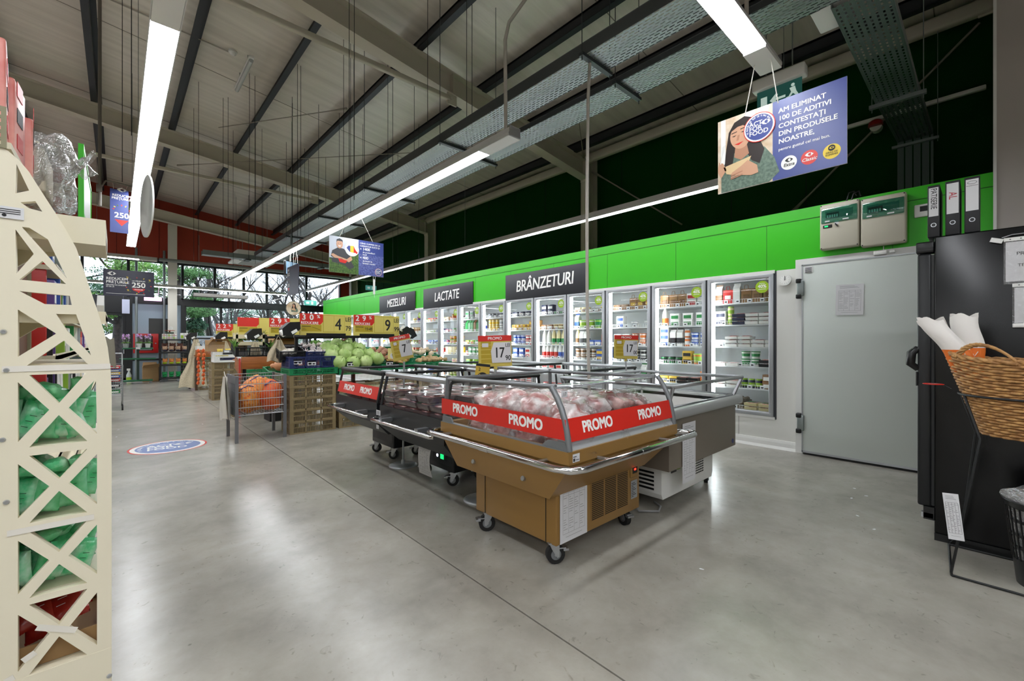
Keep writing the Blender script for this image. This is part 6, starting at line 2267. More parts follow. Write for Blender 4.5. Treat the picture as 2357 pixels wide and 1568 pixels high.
greenbag = mat('green_snack_bag', '#5fd394', .24, metal=.05, c2='#e6fbef', nscale=7, lo=.42, hi=.62, spec=.7)  # pale noise patches put the film's highlights into the colour
greenbag2 = mat('green_snack_bag_deep', '#2bb868', .24, metal=.05, c2='#a6ecc3', nscale=6, spec=.7)  # deeper green, highlights painted in the same way
redbag = mat('red_snack_bag', '#8d1616', .25, c2='#c23a2a', nscale=7, spec=.7)


def pillow(w, h, th, seed, wr=1.0):
    rr = random.Random(seed)
    m = MB()
    ph = rr.random() * 6
    for s in (-1, 1):
        def fn(a, b, s=s):
            x, z = (a - .5) * w, b * h
            e = max(0, (1 - abs(2 * a - 1) ** 2.5)) ** .5 * max(0, (1 - abs(2 * b - 1) ** 4)) ** .6
            k = s * th * e * .5 * (1 + .12 * wr * math.sin(9 * a + ph + 5 * b) * math.sin(7 * b + ph))
            cr = .004 * wr * math.sin(a * 26 + ph) * (abs(2 * b - 1) ** 6)
            pin = 1 - .1 * math.sin(PI * b)
            return (x * pin, k + cr, z)
        m.grid(fn, 12, 14)
    for b in (0.0, .94):      # crimped sealed ends
        for k in range(12):
            m.box(-w / 2 + w * k / 12, -.0015, h * b, -w / 2 + w * (k + .5) / 12, .0015, h * (b + .06), 0)
    for k in range(3):
        rect(m, face_y(0, -th * .53 - .001, h * (.35 + .14 * k)), -w * (.2 - .05 * k), -.0012, w * (.02 + .06 * k), .0012, 0, 1)
    return m


GB = [to_mesh('snack_bag', pillow(.12 if i < 2 else .135, .19, .075, i), [greenbag if i % 2 == 0 else greenbag2, mat('dark_print', '#0d2a19', .5)]) for i in range(4)]
RB = [to_mesh('snack_bag', pillow(.13, .2, .07, 10 + i), [redbag, whitep]) for i in range(2)]
for lv, (z, n) in enumerate(((.452, 24), (.682, 24), (.917, 24))):
    nm = ('third lowest', 'middle', 'upper')[lv]
    for i in range(n):
        row = i // 8
        col_ = i % 8
        o = obj('snack_bag', R.choice(GB), None, loc=(-.385 + .041 * col_ + .015 * (row % 2) + R.uniform(-.008, .008), YP + .08 + .1 * row + R.uniform(-.015, .01), z + .012 + (.004 if row else 0)))
        o.rotation_euler = (R.uniform(-.22, .1), R.uniform(-.5, .5) * .7, R.uniform(-.5, .5))
        o.scale = (.52, .62, .6 if lv < 2 else .7)
        tag(o, 'shiny green snack bag on the %s bag shelf behind the truss panel' % nm, 'snack bag', 'green snack bags on the %s shelf' % nm)
    for i in range(9):
        o = obj('snack_bag', R.choice(GB), None, loc=(-.385 + .036 * i, YP + .12 + R.uniform(0, .1), z + (.13 if lv < 2 else .14)))
        o.rotation_euler = (1.15 + R.uniform(-.2, .2), R.uniform(-.3, .3), R.uniform(-.6, .6))
        o.scale = (.5, .6, .58)
        tag(o, 'shiny green snack bag lying on top on the %s bag shelf' % nm, 'snack bag', 'green snack bags lying on top of the %s shelf' % nm)
for i in range(14):
    o = obj('snack_bag', R.choice(RB), None, loc=(-.39 + .055 * (i % 6), YP + .1 + .1 * (i // 6), .27 + .03 * (i % 2)))
    o.rotation_euler = (-.9 + R.uniform(-.2, .3), R.uniform(-.4, .4), R.uniform(-.5, .5)); o.scale = (.8, .8, .75)
    tag(o, 'red snack bag in the kraft box on the bottom shelf', 'snack bag', 'red snack bags on the bottom shelf')
carton('cardboard_box', 'kraft box of red snack bags on the bottom shelf of the cream shelving', -.41, YP + .04, .214, .37, .37, .07, kraft)
# further along the same run: red boxes, books and packs
for k, z in enumerate((.895, 1.155, 1.37, 1.585)):
    tag(obj('red_box', MB().rb(-.36, .04, 0, -.245, .075, .2, .003), mat('box_red', '#c01c16', .4), loc=(0, YP + .95, z + .023)), ('red box end on the %s shelf behind the truss panel' % ('lower', 'middle', 'upper', 'top')[k]), 'box')
cols = ['white', 'white', 'cream', 'black', 'blue', 'pink', 'red', 'yellow', 'green', 'purple', 'grey', 'white', 'lime']
BK = {c: to_mesh('magazine', MB().box(-.1, -.012, 0, .1, .012, .17).box(-.1, -.0125, .02, .1, -.0118, .03), pc(c)) for c in cols}
BX = {c: to_mesh('product_box', MB().rb(-.05, -.05, 0, .05, .05, .15, .004).box(.0502, -.035, .04, .051, .035, .1, 1), [pc(c), whitep]) for c in cols}
for k, z in enumerate((.895, 1.155, 1.37, 1.585)):
    nm = ('lower', 'middle', 'upper', 'top')[k]
    y = YP + 1.03
    while y < YP + 7.0:
        c = R.choice(cols)
        if y < YP + 3.2 and R.random() < .8:
            o = obj('magazine', BK[c], None, loc=(-.33 + R.uniform(-.02, .02), y, z + .023), rz=R.uniform(-.05, .05))
            tag(o, c + ' printed pack standing in the %s shelf row of the cream shelving' % nm, 'pack', c + ' packs in the %s shelf row' % nm)
            y += .033
            if R.random() < .25: y += .06
        else:
            o = obj('product_box', BX[c], None, loc=(-.28 + R.uniform(-.02, .01), y + .05, z + .023))
            tag(o, c + ' product box on the %s shelf row farther along the cream shelving' % nm, 'box', c + ' boxes farther on the %s shelf row' % nm)
            y += .16
# stock stored on top
pinkm = mat('pink_case', '#c9635a', .4, c2='#e8a79a', nscale=6)
for i, (x, y, z, rz, lab) in enumerate(((-.38, YP + .12, 1.86, .1, 'pink slotted carton stored on the very top of the cream shelving'), (-.37, YP + .3, 1.86, -.05, 'second pink slotted carton behind the first on the shelving top'), (-.36, YP + .5, 1.86, .1, 'third pink slotted carton on the shelving top, next to the film bundle'))):
    t = thing('stored_carton', lab, 'box', (x, y, z), rz)
    m = MB().rb(-.16, -.08, 0, .12, .08, .33 - .05 * i, .008)
    obj('carton', m, pinkm, t)
    m = MB()
    for k in range(3):
        m.box(.1205, -.05, .05 + .09 * k, .122, .03, .1 + .09 * k, k % 2)
    obj('print', m, [mat('box_red'), ink], t)
obj('top_board', MB().box(-.62, .03, 1.84, -.24, .95, 1.86), shelfm, bpy.data.objects['shelving_unit'])
t = thing('perforated_upright', 'olive perforated upright standing at the top of the end panel', 'upright', (-.262, YP - .004, 1.83))
m = MB()
m.shape([[(-.02, 0), (.017, 0), (.017, .125), (-.02, .125)]] + [[(-.009, .01 + .022 * k), (.006, .01 + .022 * k), (.006, .022 + .022 * k), (-.009, .022 + .022 * k)] for k in range(5)], Matrix(((1, 0, 0, 0), (0, 0, -1, 0), (0, 1, 0, 0), (0, 0, 0, 1))), .004)
obj('strip', m, mat('upright_olive'), t)
t = thing('film_bundle', 'bundle wrapped in crumpled clear film on the shelving top', 'bundle', (-.235, YP + .75, 1.84))
obj('contents', MB().rb(-.08, -.15, .02, .02, .15, .2, .01).rb(-.07, -.1, .2, -.0, .14, .24, .01), mat('bundle_cream', '#d5cbb4', .6), t)
m = MB(); m.blob((0, 0, .13), (.1, .22, .17), 4, .55, 2.2, 3)
m.grid(lambda a, b: (.06 + .1 * a + .015 * math.sin(b * 12), (b - .5) * .25, .16 + .03 * math.sin(a * 8 + b * 5) + .05 * a), 8, 8)
obj('clear_film', m, clear('shrink_film', gloss=.16, rough=.1, wrinkle=1.0, white=.12), t)
t = thing('price_holder', 'pale angled price holder on the upper shelf edge of the cream shelving', 'holder', (-.045, YP + .3, 1.343))
obj('plate', MB().cb((0, 0, .03), (.02, .09, .07), 0, Matrix.Rotation(.5, 3, 'X')), white, t)
t = thing('price_holder', 'pale double price holder on the top shelf edge of the cream shelving', 'holder', (-.045, YP + .25, 1.608))
obj('plate', MB().box(-.006, -.012, 0, .006, .0, .045).box(-.006, .014, 0, .006, .026, .04), cream, t)

# ================================================================== right: fridge, binders, basket
fb = mat('fridge_black', '#08090a', .24, spec=.4, bump=.03, bscale=1.6)
t = thing('fridge', 'tall black upright fridge at the right edge, side on', 'fridge', (3.785, .22, 0))
obj('body', MB().rb(0, -.9, .045, .75, 0, 1.9, .008), fb, t)
obj('door', MB().rb(.0, .014, .2, .74, .078, 1.8, .012).box(.01, 0, .21, .73, .014, 1.79), blackm, t)
obj('hinge_cover', MB().rb(-.004, .002, 1.805, .09, .085, 1.875, .008).box(-.005, .005, 1.82, -.003, .08, 1.825).box(-.005, .005, 1.84, -.003, .08, 1.845), black, t)
obj('door_handle', MB().tube([(.02, .078, 1.2), (.0, .105, 1.17), (.0, .11, 1.1), (.02, .078, 1.07)], [.02, .024, .024, .02], 8).box(.0, .078, .96, .02, .085, 1.05), black, t)
obj('foot', MB().box(.02, -.05, 0, .06, .0, .05).box(.0, -.9, 0, .7, -.0, .045).prism([(.0, .12), (.06, .12), (.06, .2), (.0, .2)], .0, .05, 'y'), black, t)
obj('kick_bracket', MB().box(.0, .005, .13, .04, .06, .16), steel, t)
bl = mat('binder_black', '#141519', .45)
for (ya, yb_, h, lab, txt, tc_) in ((.252, .196, .325, 'black binder lettered PATISERIE on top of the fridge, farthest one', 'PATISERIE', 0), (.172, .108, .332, 'black binder with a faded red-inked spine label, middle one on the fridge', 'AL', 1), (.09, .025, .334, 'black binder with a plain printed spine label, nearest one on the fridge', '', 0)):
    t = thing('binder', lab, 'binder', (3.8, (ya + yb_) / 2, 1.902))
    w = (ya - yb_)
    obj('cover', MB().rb(0, -w / 2, 0, .26, w / 2, h, .004), bl, t)
    F = face_x(-.001, w / 2, 0)
    m = MB(); rect(m, F, .006, .13, w - .006, h - .015, 0, 0)
    if txt:
        m.M = None
        m.text(txt, .04 if tc_ == 0 else .05, F @ T((w * .5, .24, .0008)) @ Matrix.Rotation(-PI / 2, 4, 'Z'), 2 if tc_ else 1, .005, 0, 'CENTER', .75)
    else:
        ell(m, F, w / 2, h - .035, .02, .01, .0006, 1); ell(m, F, w / 2, h - .035, .018, .008, .001, 0)
        rect(m, F, .008, h - .055, w - .008, h - .053, .0006, 1)
    obj('spine_label', m, [paper, ink, mat('pen_red', '#b5323e', .6)], t)
    m = MB(); m.lathe([(.013, 0), (.013, .002)], n=20, mi=0)
    m.v = [tuple(face_x(-.001, 0, .075) @ Vector(p)) for p in m.v]
    k = len(m.v); m2 = MB().lathe([(.0095, .0022), (.0095, .003)], n=20, mi=1)
    m.add([face_x(-.001, 0, .075) @ Vector(p) for p in m2.v], m2.f, 1)
    obj('finger_ring', m, [steel, black], t)
sleeve = clear('paper_sleeve', gloss=.1, rough=.15, wrinkle=.3, white=.05)
for (y, z0, z1, a, b, lab) in ((-.067, 1.572, 1.824, 'PRODUSE', 'TERMENE', 'white sheet lettered PRODUSE in a clear sleeve, upper one on the fridge side'), (-.1, 1.335, 1.56, '', '', 'blank white sheet in a clear sleeve, lower one on the fridge side')):
    t = thing('hung_sheet', lab, 'paper', (3.784, y, z0))
    h = z1 - z0
    F = face_x(-.004, -.008, 0)
    m = MB(); rect(m, F, 0, .015, .2, h - .01, 0, 0)
    if a:
        m.text(a, .028, F @ T((.04, h * .68, .0008)), 1, .01, 0, 'LEFT'); m.text(b, .024, F @ T((.045, h * .42, .0008)), 1, .005, 0, 'LEFT')
    obj('sheet', m, [paper, ink], t)
    m = MB(); F = face_x(-.007, 0, 0); rect(m, F, 0, 0, .22, h + .015, 0, 0)
    obj('sleeve', m, sleeve, t)
    m = MB(); rect(m, face_x(-.0075, 0, 0), 0, h - .005, .22, h + .015, 0, 0)
    for k in range(4): ell(m, face_x(-.008, 0, 0), .025 + .04 * k, h + .005, .004, .0025, 0, 1, 10)
    obj('punched_edge', m, [white, ink], t)
t = thing('sheet_clip', 'white clip with wire rail holding the upper sheet on the fridge', 'clip', (3.78, -.04, 1.83))
obj('clip_body', MB().cb((-.006, 0, 0), (.012, .05, .025), 0, Matrix.Rotation(.35, 3, 'X')), white, t)
obj('wire', MB().tube([(-.008, -.02, .012), (-.012, -.06, .024), (-.012, -.3, .024)], .003, 6), steel, t)
tag(obj('sheet_clip', MB().rb(-.02, -.03, -.012, 0, .03, .012, .004), white, loc=(3.782, -.13, 1.335)), 'small white clip under the lower sheet on the fridge', 'clip')

# wicker basket on its wire stand
wick = mat('wicker', '#c4955a', .55, c2='#94683a', nscale=30, bump=.3)
bx_, by_ = 3.42, -.22
t = thing('wicker_basket', 'wicker basket of paper bread bags on a black wire stand', 'basket', (bx_, by_, .755))
N = 44
def ring_r(q):      # plan half axes at height share q
    return .17 + .1 * q, .235 + .135 * q
def wall(a, q, off=0.0):
    rx, ry = ring_r(q)
    zz = .375 * q + (.045 * q ** 2) * math.sin(a) ** 4
    return ((rx + off) * math.cos(a), (ry + off) * math.sin(a), zz)
m = MB()
rows = 26
for r_ in range(rows):
    q = (r_ + .5) / rows
    pts = []
    for k in range(N * 2):
        a = 2 * PI * k / (N * 2)
        pts.append(wall(a, q, .005 * (1 if (k // 2 + r_) % 2 else -1)))
    m.tube(pts, .0072, 5, 0, True)
obj('woven_wall', m, wick, t)
obj('basket_bottom', MB().lathe([(.165, 0), (.165, .012)], n=24, sy=1.38), wick, t)
m = MB()
for ph in (0, PI):
    m.tube([tuple(Vector(wall(2 * PI * k / 60, 1.0)) + Vector((.008 * math.cos(k * 1.7 + ph), 0, .012 + .008 * math.sin(k * 1.7 + ph)))) for k in range(60)], .009, 6, 0, True)
obj('braided_rim', m, wick, t)
for sgn in (1, -1):
    m = MB()
    for ph in (0, 2.1, 4.2):
        pts = []
        for k in range(19):
            f_ = k / 18
            a = (2.45 if sgn == 1 else 2.45 + PI) + (f_ - .5) * .75
            p = Vector(wall(a, 1.0))
            p.z += .09 * math.sin(PI * f_) ** .7
            pts.append(p + Vector((.006 * math.cos(k * 1.3 + ph), .006 * math.sin(k * 1.3 + ph), .006 * math.sin(k * 1.3 + ph))))
        m.tube(pts, .0065, 6)
    obj('basket_handle', m, wick, t)
t = thing('basket_stand', 'black wire stand with slanting legs under the wicker basket', 'stand', (bx_, by_, 0))
rx, ry = ring_r(.55)
ringz = .755 + .375 * .55
m = MB().tube([((rx + .014) * math.cos(2 * PI * k / 40), (ry + .014) * math.sin(2 * PI * k / 40), ringz) for k in range(40)], .006, 6, 0, True)
obj('ring', m, blackm, t)
for sy in (1, -1):
    p0 = Vector((-.08, sy * (ry + .014) * .93, ringz))
    m = MB().tube([p0, (-.12, sy * .24, .74), (-.17, sy * .345, .03), (-.15, sy * .345, .008), (.33, sy * .375, .008), (.3, sy * .32, .1), (.1, sy * .26, .74), (.1, sy * (ry + .01), ringz)], .006, 6)
    obj('leg', m, blackm, t)
obj('base_bar', MB().cyl((-.155, -.345, .008), (-.155, .345, .008), .006, 6).cyl((.33, -.375, .008), (.33, .375, .008), .006, 6), blackm, t)
form_sheet('small printed card hanging on the leg of the basket stand', face_x(3.255, .135, .2) @ Matrix.Rotation(.1, 4, 'Z'), .06, .24, 0, 11)
t = thing('price_disc', 'small red round sale tag sticking out beside the wicker basket', 'tag', (3.38, .2, 1.005))
m = MB().lathe([(.045, 0), (.045, .003)], n=24)
obj('disc', m, red, t)
m = MB(); m.text('-30%', .03, Matrix.Rotation(-.8, 4, 'Z') @ T((0, 0, .0036)), 0, .02)
m.text('-30%', .03, Matrix.Rotation(-.8, 4, 'Z') @ T((0, 0, -.0006)) @ Matrix.Rotation(PI, 4, 'X'), 0, .02)
obj('lettering', m, whitep, t)
obj('bracket', MB().cyl((0, -.04, .0), (0, -.07, -.02), .006), black, t)
breadp = mat('bread_paper', '#e4e0da', .7)
orangep = mat('bread_orange', '#dd6f1e', .6)
for (x, y, dx, dy, h, w, lab) in ((3.37, .03, -.02, .18, .34, .11, 'white and orange paper bread bag leaning out left of the basket'), (3.46, .05, 0, .03, .36, .11, 'white and orange paper bread bag standing upright in the basket')):
    t = thing('bread_bag', lab, 'bread bag', (x, y, 1.03))
    def bagf(a, b, s, w=w, h=h, dx=dx, dy=dy):
        e = (1 - abs(2 * a - 1) ** 2) ** .5
        fl_ = 1 if b < .75 else 1 - (b - .75) * 1.6
        return ((s * .032 * e * fl_) + dx * b, (.5 - a) * w + dy * b + .008 * math.sin(b * 9), h * b + (.012 * math.sin(a * 7 + s) if b > .9 else 0))
    for nm, b0, b1, mm in (('orange_band', 0, .5, orangep), ('paper_top', .5, 1, breadp)):
        m = MB()
        for s in (-1, 1):
            m.grid(lambda a, b, s=s: bagf(a, b0 + (b1 - b0) * b, s), 10, 8)
        obj(nm, m, mm, t)
    m = MB()
    m.tube([bagf(.25 + .05 * q, .3 + .03 * math.sin(q * 2.1) + .012 * q, -1.04) for q in range(11)], .0018, 5)
    obj('printed_script', m, whitep, t)
# waste bin
t = thing('waste_bin', 'black slatted plastic bin with clear liner beside the fridge', 'bin', (3.47, -.23, 0))
def br(q): return .125 + .045 * q
m = MB()
m.lathe([(br(0), 0), (br(.3), .13)], n=32)
m.lathe([(br(.93), .395), (br(1) + .006, .425), (br(1) + .01, .43), (br(1), .43)], n=32)
for q in (.45, .6, .77):
    m.lathe([(br(q), .43 * q - .006), (br(q), .43 * q + .006)], n=32)
for k in range(40):
    a = 2 * PI * k / 40
    m.cyl((br(.3) * math.cos(a), br(.3) * math.sin(a), .13), (br(.93) * math.cos(a), br(.93) * math.sin(a), .4), .004, 5)
obj('basket_body', m, black, t)
m = MB().lathe([(.118, .03), (.14, .3), (.163, .42), (.176, .44), (.17, .46), (.12, .475)], n=24)
m.v = [(p[0] * (1 + .05 * math.sin(7 * math.atan2(p[1], p[0]) + p[2] * 30)), p[1] * (1 + .05 * math.sin(5 * math.atan2(p[1], p[0]))), p[2] + .02 * math.sin(4 * math.atan2(p[1], p[0])) * (p[2] > .42)) for p in m.v]
obj('liner_bag', m, clear('liner_film', gloss=.2, rough=.15, wrinkle=.8, white=.2), t)
m = MB()
for i in range(9):
    m.blob((R.uniform(-.06, .06), R.uniform(-.06, .06), .1 + .03 * i), (.05, .045, .035), 2, .5, 3, i)
tag(obj('crumpled_paper', m, paper, t), None, None, None, 'stuff')

# ---- breaker boxes, thermostat and notice on the cold room wall
bxm = mat('breaker_case', '#b8b3a2', .45)
tint = clear('breaker_lid', tint=(.25, .6, .5), gloss=.1)
for (ya, yb_, z0, z1, lab, ctl) in ((1.2, .866, 2.212, 2.69, 'left grey breaker box with controls above the cold room door', True), (.856, .512, 2.19, 2.672, 'right grey breaker box with green tinted lid above the cold room door', False)):
    t = thing('breaker_box', lab, 'breaker box', (XW - .008, (ya + yb_) / 2, z0))
    w, h = (ya - yb_), z1 - z0
    obj('case', MB().rb(-.1, -w / 2, 0, 0, w / 2, h, .018, 0, 3), bxm, t)
    F = face_x(-.1, w / 2, 0)
    m = MB(); m.M = F; m.rb(.015, h * .58, -.002, w - .015, h * .9, .012, .006); m.M = None
    obj('tinted_lid', m, tint, t)
    m = MB(); rect(m, F, .05, h * .66, w - .05, h * .84, .001, 2); rect(m, F, .06, h * .68, w * .5, h * .8, .002, 0)
    for k in range(5): rect(m, F, .065 + .02 * k, h * .69, .078 + .02 * k, h * .75, .0026, 1)
    rect(m, F, .05, h * .6, .09, h * .625, .014, 1); rect(m, F, w * .6, h * .6, w * .75, h * .625, .014, 1)
    obj('breaker_row', m, [ink, paper, mat('lid_back', '#5b7f76', .5)], t)
    for u, v in ((.015, .015), (w - .015, .015), (.015, h - .015), (w - .015, h - .015)):
        obj('screw', MB().cyl(F @ Vector((u, v, 0)), F @ Vector((u, v, .003)), .006, 8), ink, t)
    if ctl:
        m = MB(); m.M = F; m.rb(.03, h * .47, 0, .11, h * .54, .006, .003); m.M = None
        rect(m, F, .045, h * .49, .075, h * .52, .0065, 1)
        obj('controller', m, [black, mat('lamp_green')], t)
        m = MB(); rect(m, F, .13, h * .53, .165, h * .6, .001, 1); m.M = F; m.cb((.148, h * .51, .012), (.012, .035, .02), 0, Matrix.Rotation(.6, 3, 'Z')); m.M = None
        obj('rotary_switch', m, [black, paper], t)
tag(obj('cable', MB().tube([(XW - .05, .98, 2.69), (XW - .05, .96, 2.78), (XW - .03, .92, 2.79), (XW - .02, .9, 2.74)], .008, 6).tube([(XW - .05, .94, 2.69), (XW - .06, .92, 2.76), (XW - .04, .88, 2.78), (XW - .02, .87, 2.73)], .008, 6), black), 'black cables looping over the top of the breaker boxes', 'cable')
tag(obj('cable', MB().tube([(XW - .01, .69, 2.19), (XW - .012, .69, 2.15)], .004, 6), white), 'thin white cable dropping from the right breaker box', 'cable')
t = thing('thermostat', 'small white thermostat between the breaker boxes and binders', 'thermostat', (XW - .004, .405, 2.42))
obj('case', MB().rb(-.025, -.06, 0, 0, .06, .12, .008), white, t)
obj('screen', MB().box(-.0265, -.05, .05, -.0255, .02, .1), ink, t)
form_sheet('white form sheet taped in the middle of the cold room door', face_x(XW - .0905, 1.066, 1.515) @ Matrix.Rotation(-.02, 4, 'Z'), .23, .315, 0, 17)
# ================================================================== round floor sticker and litter
t = thing('floor_sticker', 'round blue and white sticker with red rim on the aisle floor', 'sticker', (.455, 6.5, .0006))
F = Matrix.Identity(4)
m = MB()
ell(m, F, 0, 0, .37, .37, 0, 0, 48); ell(m, F, 0, 0, .35, .35, .0003, 1, 48); ell(m, F, 0, 0, .305, .305, .0006, 2, 48)
obj('disc', m, [red, whitep, mat('sticker_blue', '#6f83b8', .4)], t)
m = MB(); Fr = Matrix.Rotation(-.05, 4, 'Z')
for i, s in enumerate(('ACT', 'FOR', 'FOOD')):
    m.text(s, .13, Fr @ T((-.2, .1 - .1 * i, .0009)), 0, .03, 0, 'LEFT')
logo(m, Fr, .13, .08, .13, .0009, 0)
s_ = 'TE BUCURI DE TOT CE E MAI BUN'
for i, ch in enumerate(s_):
    a = math.radians(200 - 170 * i / (len(s_) - 1))
    if ch != ' ':
        m.text(ch, .045, Fr @ T((.265 * math.cos(a), .265 * math.sin(a), .0009)) @ Matrix.Rotation(a - PI / 2, 4, 'Z'), 0, .02)
obj('lettering', m, whitep, t)
for i, (x, y) in enumerate(((.02, 8.2), (-.0, 7.6), (.95, 7.9), (4.2, 1.9), (4.6, .75), (4.45, .65), (4.3, .72), (3.9, .62), (2.36, 1.05), (3.7, .5))):
    tag(obj('paper_scrap', MB().poly([(.013 * math.cos(k * 1.3) * (1 + .5 * (k % 2)), .008 * math.sin(k * 1.3), .001) for k in range(5)]), paper, loc=(x, y, .0005), rz=i), 'tiny white paper scrap lying on the concrete floor', 'scrap', 'paper scraps on the floor')

# ================================================================== entrance end
wireg = mat('trolley_wire', '#a8acae', .3, .7)
# trolley
t = thing('shopping_trolley', 'wire shopping trolley of packs at the end of the cream shelving', 'trolley', (-.28, 10.4, 0))
m = MB()
for k in range(7):
    z = .3 + .085 * k
    m.tube([(0, 0, z), (.36, 0, z), (.36, .8, z), (0, .8, z)], .005, 5, 0, True)
for k in range(13):
    m.cyl((.03 * k, 0, .3), (.03 * k, 0, .81), .0025, 4)
for k in range(24):
    m.cyl((.36, .034 * k, .3), (.36, .034 * k, .81), .0025, 4)
obj('basket_grid', m, wireg, t)
obj('frame', MB().tube([(.36, 0, .81), (.36, 0, .12), (.36, .8, .12), (.36, .9, 1.0)], .01, 6).tube([(0, 0, .81), (0, 0, .12), (0, .8, .12), (0, .9, 1.0)], .01, 6).cyl((0, .9, 1.0), (.36, .9, 1.0), .014, 8), wireg, t)
for x in (0, .36):
    for y in (.05, .75):
        obj('wheel', MB().cyl((x - .012, y, .05), (x + .012, y, .05), .05, 12).cyl((x, y, .05), (x, y, .13), .008, 6), rubber, t)
for i, (z, c) in enumerate(((.31, 'green'), (.42, 'black'), (.52, 'red'), (.585, 'blue'), (.64, 'yellow'), (.69, 'blue'), (.745, 'red'))):
    tag(obj('packed_goods', MB().rb(0, 0, 0, .3, .5, .05, .01).box(.02, -.001, .015, .28, .001, .035, 1), [pc(c), whitep], loc=(-.25, 10.43, z)), '%s pack %s from the bottom in the wire trolley' % (c, ORD[i]), 'pack')
t = thing('draped_coat', 'olive grey coat draped over the trolley handle', 'coat', (-.14, 10.5, .82))
m = MB()
for s in (-1, 1):
    m.grid(lambda a, b, s=s: (-.14 + .25 * a + .03 * b, .25 * s * (.3 + .7 * b) * (1 - .2 * a) + .02 * math.sin(9 * a), .52 - .5 * b - .06 * a + .02 * math.sin(a * 14 + b * 4)), 10, 10)
obj('cloth', m, mat('coat_olive', '#6f6a5c', .8), t)

# orchid rack
gr = mat('rack_green', '#0d5a36', .4)
t = thing('flower_stand', 'dark green tee-bar flower stand on wheels before the entrance', 'stand', (.46, 16.6, 0))
obj('post', MB().box(-.03, -.03, .08, .03, .03, 1.12), mat('rack_dark', '#0f2a1d', .5), t)
for z, l in ((1.02, .34), (.72, .4), (.09, .33)):
    obj('crossbar', MB().rb(-l, -.14, z - .02, l, .14, z + .02, .01), gr, t)
for x in (-.28, .28):
    obj('wheel', MB().cyl((x, -.12, .035), (x, -.09, .035), .035, 10), mat('wheel_grey', '#777777', .5), t)
obj('price_card', MB().box(-.05, -.145, 1.0, .05, -.142, 1.06), paper, t)
pinkf = mat('orchid_pink', '#b06ac0', .5, c2='#e0bfe6', nscale=20)
for i, (x, lab) in enumerate(((-.26, 'tall clear-wrapped orchid on the left of the green stand'), (.03, 'pink orchid pot in the middle of the green stand'), (.22, 'purple orchid pot on the right of the green stand'))):
    t = thing('orchid', lab, 'orchid', (.46 + x, 16.58, 1.042))
    obj('pot', MB().lathe([(.05, 0), (.065, .12)], n=12), white if i else mat('pot_clear', '#9aa29c', .3), t)
    m = MB()
    for k in range(5):
        m.tube([(0, 0, .1), (.05 * math.cos(k * 1.3), .05 * math.sin(k * 1.3), .16), (.12 * math.cos(k * 1.3), .12 * math.sin(k * 1.3), .13)], [.01, .02, .004], 5)
    m.tube([(0, 0, .1), (.01, 0, .25), (.03, 0, .33)], .005, 5)
    obj('leaves', m, leafg, t)
    m = MB()
    for k in range(9):
        m.blob((R.uniform(-.07, .07), R.uniform(-.05, .05), .26 + R.uniform(0, .12)), (.03, .02, .03), 1, .4, 2, k)
    obj('blossoms', m, pinkf, t)
    obj('wrap_sleeve', MB().lathe([(.055, .02), (.09, .38)], n=12), wrap, t)
# red cabinet
t = thing('hydrant_cabinet', 'red fire hydrant cabinet on the grey-blue entrance panel', 'cabinet', (.38, 17.592, .86))
rd = mat('cabinet_red', '#b51a1a', .4)
obj('case', MB().rb(0, 0, 0, .6, .17, .6, .01), rd, t)
obj('glass_door', MB().box(.06, -.006, .08, .46, .0, .53), mat('cabinet_glass', '#2a1f22', .1), t)
m = MB()
for k in range(14): m.cyl((.08 + .026 * k, -.008, .09), (.05 + .026 * k + .06, -.008, .14), .004, 4)
obj('hose', m, paper, t)
obj('lock', MB().cyl((.53, -.01, .3), (.53, 0, .3), .02, 10), steel, t)
t = thing('cardboard_box', 'open kraft box on the floor beside the toy rack', 'box', (.8, 17.25, 0))
obj('carton', MB().rb(-.22, -.15, 0, .16, .15, .42, .004), kraft, t)
obj('flap', MB().quad((-.22, -.15, .42), (.16, -.15, .42), (.2, -.2, .55), (-.2, -.22, .5)), kraft, t)
obj('flap', MB().quad((-.22, .15, .42), (.16, .15, .42), (.12, .2, .58), (-.2, .2, .58)), kraft, t)
t = thing('spray_bottle', 'clear spray bottle on the floor behind the green flower stand', 'bottle', (.28, 17.5, 0))
obj('bottle', MB().lathe([(.06, 0), (.06, .2), (.025, .3), (.025, .34)], n=12), mat('bottle_pale', '#c4ccc4', .2), t)
obj('label', MB().lathe([(.061, .04), (.061, .14)], n=12), stick, t)
obj('trigger', MB().box(-.05, -.015, .34, .03, .015, .4), white, t)

# toy rack
t = thing('toy_rack', 'black wire rack of soft toys by the white entrance column', 'rack', (.98, 16.75, 0))
m = MB()
for x in (0, .66):
    m.box(x - .02, -.02, 0, x + .02, .02, 1.45).box(x - .02, .34, 0, x + .02, .38, 1.45)
obj('frame', m, black, t)
for z in (.1, .5, .88, 1.27):
    obj('shelf', MB().rb(-.01, -.05, z - .02, .67, .36, z + .02, .005), black, t)
m = MB()
for k in range(10): m.cyl((.02 + .07 * k, .36, .1), (.02 + .07 * k, .36, 1.3), .004, 4)
for k in range(14): m.cyl((0, .36, .12 + .085 * k), (.66, .36, .12 + .085 * k), .004, 4)
obj('wire_back', m, mat('wire_pale', '#c9bfae', .5), t)
for x in (0.0, .66):
    obj('wheel', MB().cyl((x - .02, 0, .03), (x + .02, 0, .03), .03, 8), mat('wheel_grey'), t)
toyc = {'green': mat('plush_green', '#1c8a4a', .9), 'orange': mat('plush_orange', '#d98a4a', .9), 'tan': mat('plush_tan', '#c9a58a', .9), 'brown': mat('plush_brown', '#6a4238', .9)}
